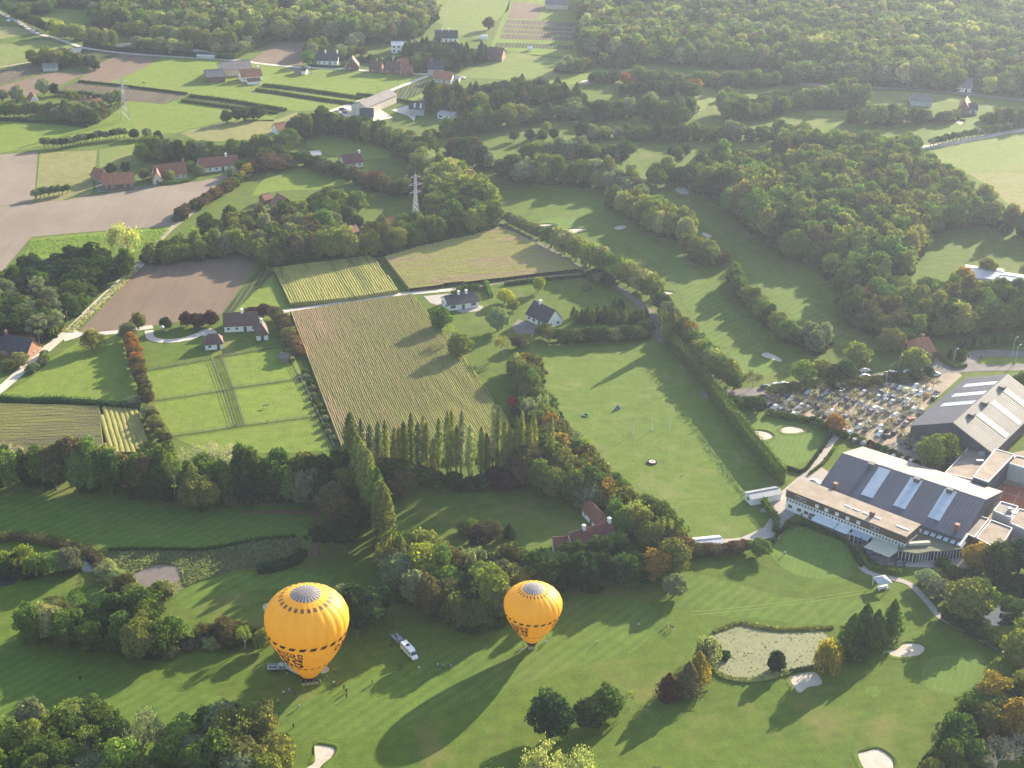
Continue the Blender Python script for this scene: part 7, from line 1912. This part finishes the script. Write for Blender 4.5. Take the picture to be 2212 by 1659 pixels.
for (x, y, po, t_, b_, w) in ((1182, 1384, 'stand', 'teal', 'beige', 'right of the smaller balloon'), (1179, 1392, 'stand', 'white', 'beige', 'beside the smaller balloon envelope'), (1131, 1398, 'stand', 'beige', 'grey', 'left of the small basket'),
        (1128, 1410, 'walk', 'white', 'grey', 'below left of the small basket'), (1288, 1392, 'walk', 'white', 'black', 'alone on the sunny fairway'), (1379, 1355, 'walk', 'white', 'black', 'with a golf bag on the upper fairway'),
        (1379, 1347, 'stand', 'black', 'black', 'behind the golfer on the upper fairway'), (1441, 1353, 'walk', 'white', 'beige', 'leading the golf trio'), (1448, 1358, 'walk', 'red', 'beige', 'middle of the golf trio'), (1453, 1361, 'walk', 'blue', 'white', 'last of the golf trio'),
        (1694, 1199, 'reach', 'white', 'black', 'on the putting green'), (1704, 1129, 'walk', 'black', 'navy', 'on the paving by the white hut'), (1731, 1118, 'walk', 'grey', 'black', 'beside the golf buggy'),
        (2091, 774, 'walk', 'black', 'black', 'on the road by the roundabout'), (2118, 776, 'walk', 'black', 'grey', 'crossing near the roundabout'), (1545, 1165, 'walk', 'black', 'grey', 'on the path below the sports meadow'), (1552, 1163, 'walk', 'white', 'navy', 'second on the path below the meadow')):
    person(x, y, po, t_, b_, w, Gq)

# ------------------------------------------------------------------ balloons
def balloon_cloth(name):
    m = bpy.data.materials.new(name); m.use_nodes = True; t = m.node_tree; t.nodes.clear()
    out = t.nodes.new('ShaderNodeOutputMaterial'); p = t.nodes.new('ShaderNodeTexCoord').outputs['Object']
    c = ramp(t, noise(t, .25, 5, .6, p), [(.3, (.84, .49, .035)), (.7, (.88, .56, .055))])
    b = t.nodes.new('ShaderNodeBsdfPrincipled'); b.inputs['Roughness'].default_value = .5; b.inputs['Specular IOR Level'].default_value = .35
    tr = t.nodes.new('ShaderNodeBsdfTranslucent'); ms = t.nodes.new('ShaderNodeMixShader'); ms.inputs[0].default_value = .45
    t.links.new(c, b.inputs['Base Color']); t.links.new(c, tr.inputs[0])
    bump(t, b, noise(t, .9, 4, .6, mapping(t, p, 0, (1, 1, .15))), .06)
    t.links.new(b.outputs[0], ms.inputs[1]); t.links.new(tr.outputs[0], ms.inputs[2]); t.links.new(ms.outputs[0], out.inputs['Surface'])
    return m
M['envelope'] = balloon_cloth('balloon_cloth'); M['print'] = simple('brown_print', (.045, .018, .012), .6, .2); M['vent'] = simple('vent_cloth', (.10, .085, .10), .6, .2, .6); M['tape'] = simple('white_tape', (.75, .73, .68), .6, .1)
PROF = [(0, .23), (.1, .40), (.2, .56), (.3, .705), (.4, .825), (.5, .918), (.58, .965), (.65, .995), (.70, 1.0), (.75, .985), (.81, .93), (.86, .85), (.91, .72), (.95, .55), (.98, .35), (1.0, .17), (1.006, 0)]
def smooth_prof(t):
    xs = [p[0] for p in PROF]; ys = [p[1] for p in PROF]
    return float(np.interp(t, xs, ys))
def PR(t, k=7, w=.02):
    return sum(smooth_prof(min(1.008, max(0, t + w * (i / k - .5) * 2))) for i in range(k + 1)) / (k + 1) if .03 < t < .97 else smooth_prof(t)
GL = {   # slab-serif letters as strokes in a 1 x 1 box
 'C': [[(.86, .72), (.78, .92), (.52, 1.0), (.26, .9), (.14, .62), (.14, .38), (.26, .1), (.52, 0), (.78, .08), (.88, .3)]],
 'O': [[(.5, 1), (.24, .9), (.1, .62), (.1, .38), (.24, .1), (.5, 0), (.76, .1), (.9, .38), (.9, .62), (.76, .9), (.5, 1)]],
 'N': [[(.16, 0), (.16, 1)], [(.16, 1), (.84, 0)], [(.84, 0), (.84, 1)], [(.02, 0), (.32, 0)], [(.02, 1), (.26, 1)], [(.7, 1), (.98, 1)]],
 'T': [[(.5, 0), (.5, 1)], [(.08, 1), (.92, 1)], [(.08, .74), (.08, 1)], [(.92, .74), (.92, 1)], [(.32, 0), (.68, 0)]],
 'A': [[(.14, 0), (.46, 1)], [(.54, 1), (.86, 0)], [(.26, .36), (.74, .36)], [(.0, 0), (.3, 0)], [(.7, 0), (1.0, 0)], [(.4, 1), (.6, 1)]],
 'I': [[(.5, 0), (.5, 1)], [(.28, 0), (.72, 0)], [(.28, 1), (.72, 1)]],
 'E': [[(.2, 0), (.2, 1)], [(.06, 0), (.9, 0)], [(.06, 1), (.88, 1)], [(.2, .5), (.66, .5)], [(.88, .74), (.88, 1)], [(.9, 0), (.9, .28)], [(.66, .36), (.66, .64)]],
 'R': [[(.2, 0), (.2, 1)], [(.06, 1), (.62, 1), (.84, .88), (.86, .68), (.68, .52), (.2, .5)], [(.52, .5), (.86, 0)], [(.04, 0), (.38, 0)], [(.72, 0), (.98, 0)]],
 'S': [[(.86, .98), (.86, .74)], [(.84, .80), (.70, .95), (.46, 1.0), (.24, .92), (.16, .74), (.28, .58), (.5, .51), (.72, .42), (.85, .25), (.76, .08), (.52, 0), (.28, .05), (.15, .2)], [(.14, .02), (.14, .28)]],
 'M': [[(.16, 0), (.16, 1)], [(.16, 1), (.5, .2)], [(.5, .2), (.84, 1)], [(.84, 1), (.84, 0)], [(.02, 0), (.3, 0)], [(.7, 0), (.98, 0)], [(.02, 1), (.22, 1)], [(.78, 1), (.98, 1)]],
}
def balloon(bx, by, Rm, zm, ztop, face, label, bask, top_style, lab_extra):
    base = G(bx, by)
    root = empty('hot_air_balloon', base); tag(root, label, 'hot air balloon', 'two yellow hot air balloons standing on the fairway')
    Hh = ztop - zm
    NG, SUB, NZ = 24, 6, 60
    def surf(az, t, off=0.0):
        """az in radians, 0 = facing the camera, positive to the right as seen by it"""
        u = (az / (2 * math.pi) * NG) % 1.0
        bul = 1 + .028 * (math.sin(math.pi * u) ** .8) * (1 if t < .97 else .3)
        r = PR(t) * Rm * bul + off
        th = face + az
        return Vector((r * math.cos(th), r * math.sin(th), zm + t * Hh + off * .25))
    V = []; F = []
    nA = NG * SUB
    ts = [1.0 * j / NZ for j in range(NZ + 1)]
    for t in ts:
        for i in range(nA): V.append(surf(2 * math.pi * i / nA, t))
    for j in range(NZ):
        for i in range(nA): F.append((j * nA + i, j * nA + (i + 1) % nA, (j + 1) * nA + (i + 1) % nA, (j + 1) * nA + i))
    env = mesh_obj('envelope', raw_mesh('envelope', V, F, True), M['envelope'], root)
    # vent disc, tapes
    tv = .978 if top_style == 0 else .976
    V = []; F = []
    for j in range(6):
        t = tv + (1.0 - tv) * j / 5
        for i in range(48): V.append(surf(2 * math.pi * i / 48, t, .08))
    V.append(Vector((0, 0, ztop + .12)))
    for j in range(5):
        for i in range(48): F.append((j * 48 + i, j * 48 + (i + 1) % 48, (j + 1) * 48 + (i + 1) % 48, (j + 1) * 48 + i))
    for i in range(48): F.append((240 + i, 240 + (i + 1) % 48, 288))
    vent = mesh_obj('vent_panel', raw_mesh('vent_panel', V, F, True), M['vent'], root)
    b = MB()
    for i in range(NG):
        a = 2 * math.pi * i / NG; pr = None
        for j in range(7):
            t = tv + (1 - tv) * j / 6
            p = surf(a, t, .12); q = Vector((-math.sin(face + a), math.cos(face + a), 0)) * (.075 * (1 - j * .12))
            cur = (p - q, p + q)
            if pr: b.add([pr[0], pr[1], cur[1], cur[0]], [(0, 1, 2, 3)])
            pr = cur
        c0 = Vector((0, 0, ztop + .17)); b.add([pr[0], pr[1], c0], [(0, 1, 2)])
    b.build('load_tape', M['tape'], vent)['kind'] = 'stuff'
    # printed marks
    def quad(mb, az0, az1, t0, t1, sl0=0.0, n=4):
        for i in range(n):
            for k in range(2):
                a, c = az0 + (az1 - az0) * i / n, az0 + (az1 - az0) * (i + 1) / n
                u, v = t0 + (t1 - t0) * k / 2, t0 + (t1 - t0) * (k + 1) / 2
                s0, s1 = sl0 * k / 2, sl0 * (k + 1) / 2
                mb.add([surf(a + s0, u, .05), surf(c + s0, u, .05), surf(c + s1, v, .05), surf(a + s1, v, .05)], [(0, 1, 2, 3)])
    step = 2 * math.pi / NG
    b = MB(); 
    for i in range(NG): quad(b, i * step + .02, i * step + step * .66, .565, .605, .06)
    b.build('upper_dash_band', M['print'], env)['kind'] = 'stuff'
    b = MB()
    for i in range(NG): quad(b, i * step + .03, i * step + step * .62, .233, .252, .06)
    b.build('lower_dash_band', M['print'], env)['kind'] = 'stuff'
    b = MB()
    for i in range(NG):
        if top_style == 0:
            if i % 1 == 0 and i % 3 != 2 or True: quad(b, i * step + step * .1, i * step + step * .62, .930, .951, 0, 2) if i % 1 == 0 else None
        else: quad(b, i * step + step * .1, i * step + step * .5, .950, .968, 0, 2)
    b.build('crown_square_band', simple('crown_print', (.22, .10, .05), .6, .2), env)['kind'] = 'stuff'
    def text(s, az_start, az_len, t0, t1, wt):
        n = len(s); cw = az_len / n
        for i, ch in enumerate(s):
            b = MB(); x0 = az_start + cw * i; w = cw * .84
            thx = wt; thy = wt * .8
            for st in GL[ch]:
                for (ax, ay), (cx, cy) in zip(st, st[1:]):
                    L_ = math.hypot(cx - ax, cy - ay); m = max(1, int(L_ / .25))
                    dx, dy = (cx - ax) / L_, (cy - ay) / L_
                    ex = thx * .35
                    ax2, ay2, cx2, cy2 = ax - dx * ex, ay - dy * ex, cx + dx * ex, cy + dy * ex
                    hor = abs(dx) > abs(dy) * 2
                    hw_ = thx * (.46 * abs(dy) + .30 * abs(dx))
                    nx, ny = -dy * hw_, dx * hw_
                    for k in range(m):
                        f0, f1 = k / m, (k + 1) / m
                        P4 = []
                        for f, sg in ((f0, -1), (f1, -1), (f1, 1), (f0, 1)):
                            gx = ax2 + (cx2 - ax2) * f + nx * sg; gy = ay2 + (cy2 - ay2) * f + ny * sg
                            P4.append(surf(x0 + gx * w, t0 + (t1 - t0) * gy, .06))
                        b.add(P4, [(0, 1, 2, 3)])
            o = b.build('letter', M['print'], env)
    D_ = math.pi / 180
    for st in lab_extra:
        text('CONTAINERS', st * D_, 111 * D_, .446, .517, .24)
        text('MAES', (st + 21) * D_, 90 * D_, .285, .42, .24)
    # skirt, burner, basket
    b = MB(); n = 20; r0, r1 = PR(0) * Rm, PR(0) * Rm * .82
    V = [(r0 * math.cos(2 * math.pi * i / n), r0 * math.sin(2 * math.pi * i / n), zm) for i in range(n)] + [(r1 * math.cos(2 * math.pi * i / n), r1 * math.sin(2 * math.pi * i / n), zm - 1.0) for i in range(n)]
    b.add(V, [(i, n + i, n + (i + 1) % n, (i + 1) % n) for i in range(n)]); b.build('skirt', M['black'], root)
    lx, ly, hz_ = bask[0], bask[1], 1.15
    bk = empty('basket', (0, 0, 0), bask[2]); bk.parent = root
    b = MB()
    for (x0, x1, y0, y1) in ((-lx / 2, lx / 2, -ly / 2, -ly / 2 + .1), (-lx / 2, lx / 2, ly / 2 - .1, ly / 2), (-lx / 2, -lx / 2 + .1, -ly / 2 + .1, ly / 2 - .1), (lx / 2 - .1, lx / 2, -ly / 2 + .1, ly / 2 - .1)): b.box(x0, x1, y0, y1, .06, hz_)
    b.box(-lx / 2, lx / 2, -ly / 2, ly / 2, 0, .058); b.build('wicker_wall', M['wicker'], bk)
    b = MB()
    for s in (-1, 1):
        b.tube((-lx / 2, s * ly / 2, hz_), (lx / 2, s * ly / 2, hz_), .09, .09, 6); b.tube((s * lx / 2, -ly / 2, hz_), (s * lx / 2, ly / 2, hz_), .09, .09, 6)
    b.build('padded_rim', M['black'], bk)
    nd = 4 if lx > 3 else 1
    for k in range(1, nd):
        x = -lx / 2 + lx * k / nd; b = MB(); b.box(x - .05, x + .05, -ly / 2 + .1, ly / 2 - .1, .06, hz_ - .05); b.build('partition', M['wicker'], bk)
        for s in (-1, 1):
            b = MB(); b.box(x - .06, x + .06, s * (ly / 2 + .012) - .012, s * (ly / 2 + .012) + .012, .1, hz_ - .1); b.build('rope_handle', M['black'], bk)
    zb = zm - 1.1
    b = MB(); b.box(-1.0, 1.0, -.5, .5, zb - .5, zb - .42)
    for x in (-.6, 0, .6): b.tube((x, 0, zb - .42), (x, 0, zb), .16, .2, 8)
    b.build('burner', M['alu'], bk)
    for sx in (-1, 1):
        for sy in (-1, 1):
            b = MB(); b.tube((sx * lx / 2 * .96, sy * ly / 2 * .9, hz_), (sx * .95, sy * .45, zb - .45), .05, .04, 5); b.build('upright_pole', M['black'], bk)
            b = MB(); b.tube((sx * .95, sy * .45, zb - .45), (sx * r0 * .7, sy * r0 * .7, zm), .025, .025, 4); b.build('steel_cable', M['alu'], bk)
    c, s = math.cos(bask[2]), math.sin(bask[2])
    return base, c, s
def face_ang(x, y):
    g = G(x, y); return math.atan2(-g.y, -g.x)
fa = face_ang(669, 1476)
B1 = balloon(669, 1476, 10.8, 3.5, 29.4, fa, 'large yellow hot air balloon with long wicker basket, the left one', (4.4, 1.7, .25), 0, (-117, 44))
fb = face_ang(1148, 1400)
B2 = balloon(1148, 1400, 7.9, 2.9, 20.3, fb, 'smaller yellow hot air balloon with short basket, the right one', (1.9, 1.4, .05), 1, (-117, 47))
for k, (dx, dy, t_) in enumerate(((-1.6, .2, 'black'), (-.6, -.3, 'navy'), (.4, .2, 'black'), (1.5, -.2, 'grey'))):
    base, c, s = B1; person(0, 0, 'up' if k == 1 else 'stand', t_, 'black', ('at the left end', 'at the burner', 'right of the pilot', 'at the right end')[k] + ' of the long basket', 'people in the long basket', None, base + Vector((dx * c - dy * s, dx * s + dy * c, .06)))
for k, (dx, dy, t_) in enumerate(((-.4, 0, 'white'), (.4, .2, 'black'))):
    base, c, s = B2; person(0, 0, 'up' if k == 1 else 'stand', t_, 'black', ('on the left', 'on the right')[k] + ' in the small basket', 'people in the small basket', None, base + Vector((dx * c - dy * s, dx * s + dy * c, .06)))

# ------------------------------------------------------------------ pylons, poles, small things
def pylon(x, y, Hp, w0, label, arms, seed=0):
    r = empty('pylon', G(x, y), .5); tag(r, label, 'pylon', 'lattice power pylons')
    def W(z): return w0 * (1 - .72 * min(1, z / (Hp * .62))) / 2 if z < Hp * .62 else w0 * .28 / 2 * (1 - .6 * (z - Hp * .62) / (Hp * .38))
    lv = [0]; z = 0
    while z < Hp * .93: z += max(1.6, W(z) * 2.2); lv.append(min(z, Hp * .95))
    for sx in (-1, 1):
        for sy in (-1, 1):
            b = MB()
            for a, c in zip(lv, lv[1:]): b.tube((sx * W(a), sy * W(a), a), (sx * W(c), sy * W(c), c), .11, .11, 4)
            b.build('leg', M['zinc'], r)
    b = MB()
    for a, c in zip(lv, lv[1:]):
        for (p, q) in (((-1, -1), (1, -1)), ((1, -1), (1, 1)), ((1, 1), (-1, 1)), ((-1, 1), (-1, -1))):
            b.tube((p[0] * W(a), p[1] * W(a), a), (q[0] * W(c), q[1] * W(c), c), .06, .06, 3); b.tube((q[0] * W(a), q[1] * W(a), a), (p[0] * W(c), p[1] * W(c), c), .06, .06, 3)
            b.tube((p[0] * W(c), p[1] * W(c), c), (q[0] * W(c), q[1] * W(c), c), .05, .05, 3)
    b.build('bracing', M['zinc'], r)['kind'] = 'stuff'
    for f, L_ in arms:
        z = Hp * f; b = MB()
        for s in (-1, 1):
            for y_ in (-1, 1):
                b.tube((0, y_ * W(z), z), (s * L_, 0, z + .2), .07, .06, 4); b.tube((0, y_ * W(z), z + 1.3), (s * L_, 0, z + .2), .06, .05, 4)
            b.tube((s * L_ * .5, -W(z) * .5, z + .1), (s * L_ * .5, W(z) * .5, z + .1), .05, .05, 3)
        b.build('crossarm', M['zinc'], r)
        for s in (-1, 1):
            b = MB(); b.tube((s * L_ * .97, 0, z + .1), (s * L_ * .97, 0, z - 1.2), .1, .1, 5); b.build('insulator', M['metal_grey'], r)
    b = MB(); b.tube((0, 0, Hp * .95), (0, 0, Hp), .12, .05, 4); b.build('peak', M['zinc'], r)
pylon(898, 505, 31, 4.2, 'grey lattice pylon rising out of the villa wood', ((.66, 3.0), (.78, 3.6), (.9, 2.6)))
pylon(271, 259, 26, 4.6, 'slim lattice pylon standing in the far left pasture', ((.72, 3.4), (.86, 2.6)))
def pole(x, y, h, label, arm=0, mat='timber_grey', name='utility_pole', cat='pole', two=False):
    r = empty(name, G(x, y), .6); tag(r, label, cat)
    b = MB(); b.tube((0, 0, 0), (0, 0, h), .14, .10, 6); b.build('shaft', M[mat], r)
    if arm:
        b = MB(); b.tube((0, 0, h - .1), (arm, 0, h + .25), .07, .06, 5); b.build('arm', M[mat], r)
        b = MB(); b.box(arm - .15, arm + .55, -.16, .16, h + .16, h + .32); b.build('lamp_head', M['zinc'], r)
        if two:
            b = MB(); b.tube((0, 0, h - .1), (-arm, 0, h + .25), .07, .06, 5); b.build('arm', M[mat], r)
            b = MB(); b.box(-arm - .55, -arm + .15, -.16, .16, h + .16, h + .32); b.build('lamp_head', M['zinc'], r)
    else:
        b = MB(); b.box(-.6, .6, -.05, .05, h - .5, h - .38); b.build('crossbar', M[mat], r)
for x, y, h, l in ((1330, 742, 7.5, 'wooden pole below the round trees at the top of the sports meadow'), (1239, 746, 7, 'wooden pole left of the tall one above the sports meadow'), (1148, 762, 8, 'wooden pole beside the white house drive'), (1262, 592, 7, 'pole where the hedge meets the curved lane'),
                   (1177, 536, 6, 'pole at the upper part of the curved lane'), (87, 753, 8, 'pole beside the orange brick house'), (490, 392, 7, 'pole beside the rightmost red-roofed house'), (147, 705, 7, 'pole at the pale lane junction'), (700, 662, 6, 'pole beside the lane between the maize fields'),
                   (1615, 738, 6, 'pole in front of the belt between fairways'), (861, 186, 7, 'pole along the far side road'), (815, 206, 6, 'pole behind the long beige barn')): pole(x, y, h, l)
for x, y, h, l in ((1800, 827, 7, 'lamp post in the roadside shrubs of the car park'), (1939, 805, 7, 'lamp post by the road above the car park'), (2058, 790, 7, 'lamp post beside the low hedge near the roundabout'), (2192, 787, 8, 'curved lamp post on the grass island'), (2186, 770, 8, 'lamp post behind the grass island')):
    pole(x, y, h, l, 1.2, 'zinc', 'street_lamp', 'street lamp')
for x, y, h, l in ((2021, 1020, 7.5, 'twin floodlight mast beside the lime green trees'), (1912, 838, 7, 'twin floodlight mast in the middle of the car park'), (1814, 880, 7, 'twin floodlight mast at the left of the car park'), (2159, 985, 6, 'floodlight mast on the corner of the pale hall')):
    pole(x, y, h, l, .9, 'zinc', 'floodlight_mast', 'floodlight', True)
for x, y, l in ((1368, 937, 'left white pole standing in the sports meadow'), (1408, 930, 'middle white pole standing in the sports meadow'), (1446.5, 925, 'right white pole standing in the sports meadow')):
    r = empty('marker_pole', G(x, y)); tag(r, l, 'pole', 'white poles in the sports meadow')
    b = MB(); b.tube((0, 0, 0), (0, 0, 4.6), .11, .08, 6); b.build('shaft', M['frame_white'], r); b = MB(); b.box(-.3, .3, -.3, .3, 0, .12); b.build('foot', M['metal_grey'], r)
# round target
r = empty('round_target', G(1409, 999)); tag(r, 'round target mat with black rim, white ring and orange centre', 'target')
for nm, r0, r1, z, mt in (('rim', 1.1, 1.75, .5, M['black']), ('white_ring', .75, 1.1, .46, M['frame_white']), ('orange_centre', .3, .75, .44, simple('orange_cloth', (.75, .25, .03), .7, .1)), ('bullseye', 0, .3, .47, simple('brown_cloth', (.25, .06, .02), .7, .1))):
    b = MB(); n = 28; V = []; F = []
    for i in range(n):
        a = 2 * math.pi * i / n; c, s = math.cos(a), math.sin(a)
        V += [(r0 * c, r0 * s, z), (r1 * c, r1 * s, z), (r1 * c, r1 * s, .0), (r0 * c, r0 * s, .0)]
    for i in range(n):
        j = (i + 1) % n
        for k in range(4): F.append((4 * i + k, 4 * i + (k + 1) % 4, 4 * j + (k + 1) % 4, 4 * j + k))
    b.add(V, F); b.build(nm, mt, r)
r = empty('round_net', G(1265, 898)); tag(r, 'low round green ring lying in the sports meadow', 'ring')
b = MB(); n = 20; mg = simple('green_cloth', (.06, .22, .14), .7, .1)
V = []; F = []
for i in range(n):
    a = 2 * math.pi * i / n
    for k in range(6):
        q = 2 * math.pi * k / 6; rr = 1.15 + .18 * math.cos(q); V.append((rr * math.cos(a), rr * math.sin(a), .2 + .18 * math.sin(q)))
for i in range(n):
    for k in range(6): F.append((i * 6 + k, i * 6 + (k + 1) % 6, ((i + 1) % n) * 6 + (k + 1) % 6, ((i + 1) % n) * 6 + k))
b.add(V, F); b.build('tube', mg, r, True)
r = empty('covered_trolley', G(1334, 884), .5); tag(r, 'small blue grey covered stand throwing a long shadow on the sports meadow', 'stand')
b = MB(); b.add([(-.9, -.6, 0), (.9, -.6, 0), (.9, .6, 0), (-.9, .6, 0), (-.5, -.3, 1.2), (.3, -.3, 1.5), (.3, .3, 1.5), (-.5, .3, 1.2)], [(0, 3, 2, 1), (4, 5, 6, 7), (0, 1, 5, 4), (1, 2, 6, 5), (2, 3, 7, 6), (3, 0, 4, 7)]); b.build('cover', simple('blue_tarp', (.12, .16, .28), .6, .2), r)
b = MB(); b.tube((.1, 0, 1.3), (.1, 0, 2.2), .12, .05, 5); b.build('mast', simple('blue_tarp2', (.12, .16, .28), .6, .2), r)
r = empty('tee_box', G(1311, 1004), .3); tag(r, 'little white and green box at the left edge of the sports meadow', 'box')
b = MB(); b.box(-.5, .5, -.35, .35, 0, .5); b.build('box', M['frame_white'], r); b = MB(); b.box(-.4, .1, -.3, .3, .5, .62); b.build('lid', mg, r)
r = empty('field_target', G(1473, 1030), .3); tag(r, 'low dark stand in the sports meadow below the round target', 'stand')
b = MB(); b.box(-.7, .7, -.08, .08, .35, .5); b.build('bar', M['black'], r)
for x in (-.5, .5):
    b = MB(); b.tube((x, 0, 0), (x, 0, .35), .05, .05, 4); b.build('leg', M['black'], r)
# play tower with swing
r = empty('play_tower', G(351, 721), .2); tag(r, 'wooden play tower with swing beside the paddock farmhouse drive', 'play tower')
for x in (-.7, .7):
    for y in (-.7, .7):
        b = MB(); b.tube((x, y, 0), (x, y, 2.9), .08, .07, 5); b.build('leg', M['timber_grey'], r)
b = MB(); b.box(-.8, .8, -.8, .8, 1.4, 1.5); b.build('platform', M['timber_grey'], r)
b = MB(); b.add([(-.9, -.9, 2.9), (.9, -.9, 2.9), (.9, .9, 2.9), (-.9, .9, 2.9), (0, 0, 3.8)], [(0, 1, 4), (1, 2, 4), (2, 3, 4), (3, 0, 4), (3, 2, 1, 0)]); b.build('roof', M['wall_cream'], r)
b = MB(); b.tube((.8, 0, 2.2), (4.2, 0, 2.2), .08, .08, 5); b.tube((4.2, 0, 2.2), (4.4, -.9, 0), .07, .07, 5); b.tube((4.2, 0, 2.2), (4.4, .9, 0), .07, .07, 5); b.build('swing_beam', M['timber_grey'], r)
# horses in the far pasture and a cow in the paddock
def animal(x, y, ang, col, nm, label, group=None, s=1.0):
    J = [(-.75, 0, 1.15), (-.2, 0, 1.12), (.45, 0, 1.15), (.8, 0, 1.35), (1.05, 0, 1.15), (1.3, 0, .75), (1.45, 0, .5), (-.95, 0, 1.0), (-1.0, 0, .6)]
    R = [.24, .27, .25, .16, .12, .10, .07, .05, .04]
    E = [(0, 1), (1, 2), (2, 3), (3, 4), (4, 5), (5, 6), (0, 7), (7, 8)]
    for bx, yb, fr in ((0, .16, 0), (0, -.16, 0), (2, .15, 1), (2, -.15, 1)):
        b0 = len(J); X = J[bx][0]
        if fr: J += [(X + .05, yb, .85), (X + .1, yb, .5), (X + .05, yb, .06)]
        else: J += [(X - .05, yb, .85), (X - .18, yb, .48), (X - .1, yb, .06)]
        R += [.11, .06, .05]; E += [(bx, b0), (b0, b0 + 1), (b0 + 1, b0 + 2)]
    me = skinned(nm, J, E, R); me.materials.clear(); me.materials.append(M['cloth'])
    o = bpy.data.objects.new(nm, me); COL.objects.link(o); o.location = G(x, y); o.rotation_euler.z = ang; o.scale = (s, s, s); o.color = (*col, 1)
    tag(o, label, nm, group); return o
h1 = animal(673, 161, .3, (.6, .56, .5), 'horse', 'white horse grazing near the field shelters')
h2_ = animal(680, 158, 2.0, (.55, .45, .38), 'horse', 'pale brown horse grazing right of the white one')
animal(574, 881, .1, (.25, .2, .16), 'cow', 'dark cow with pale head in the right paddock')
animal(278, 180, .1, (.7, .7, .68), 'sheep', 'white sheep in the far left pasture', None, .6)
animal(310, 182, .1, (.08, .07, .06), 'cow', 'dark cow in the far left pasture')
# leafless little trees between the parked cars
# ------------------------------------------------------------------ haze
hb = MB(); hb.box(-2600, 2600, -500, 2900, -1.5, CAM_H + 12)
hz = hb.build('haze', [])
hm = bpy.data.materials.new('haze'); hm.use_nodes = True
ht = hm.node_tree; ht.nodes.clear()
ho = ht.nodes.new('ShaderNodeOutputMaterial'); hv = ht.nodes.new('ShaderNodeVolumePrincipled')
hv.inputs['Color'].default_value = (.64, .74, 1.0, 1)
hv.inputs['Density'].default_value = .000083
hv.inputs['Anisotropy'].default_value = .5
ht.links.new(hv.outputs[0], ho.inputs['Volume'])
hz.data.materials.append(hm)
hz['kind'] = 'stuff'; hz['label'] = 'thin pale evening haze over the countryside'
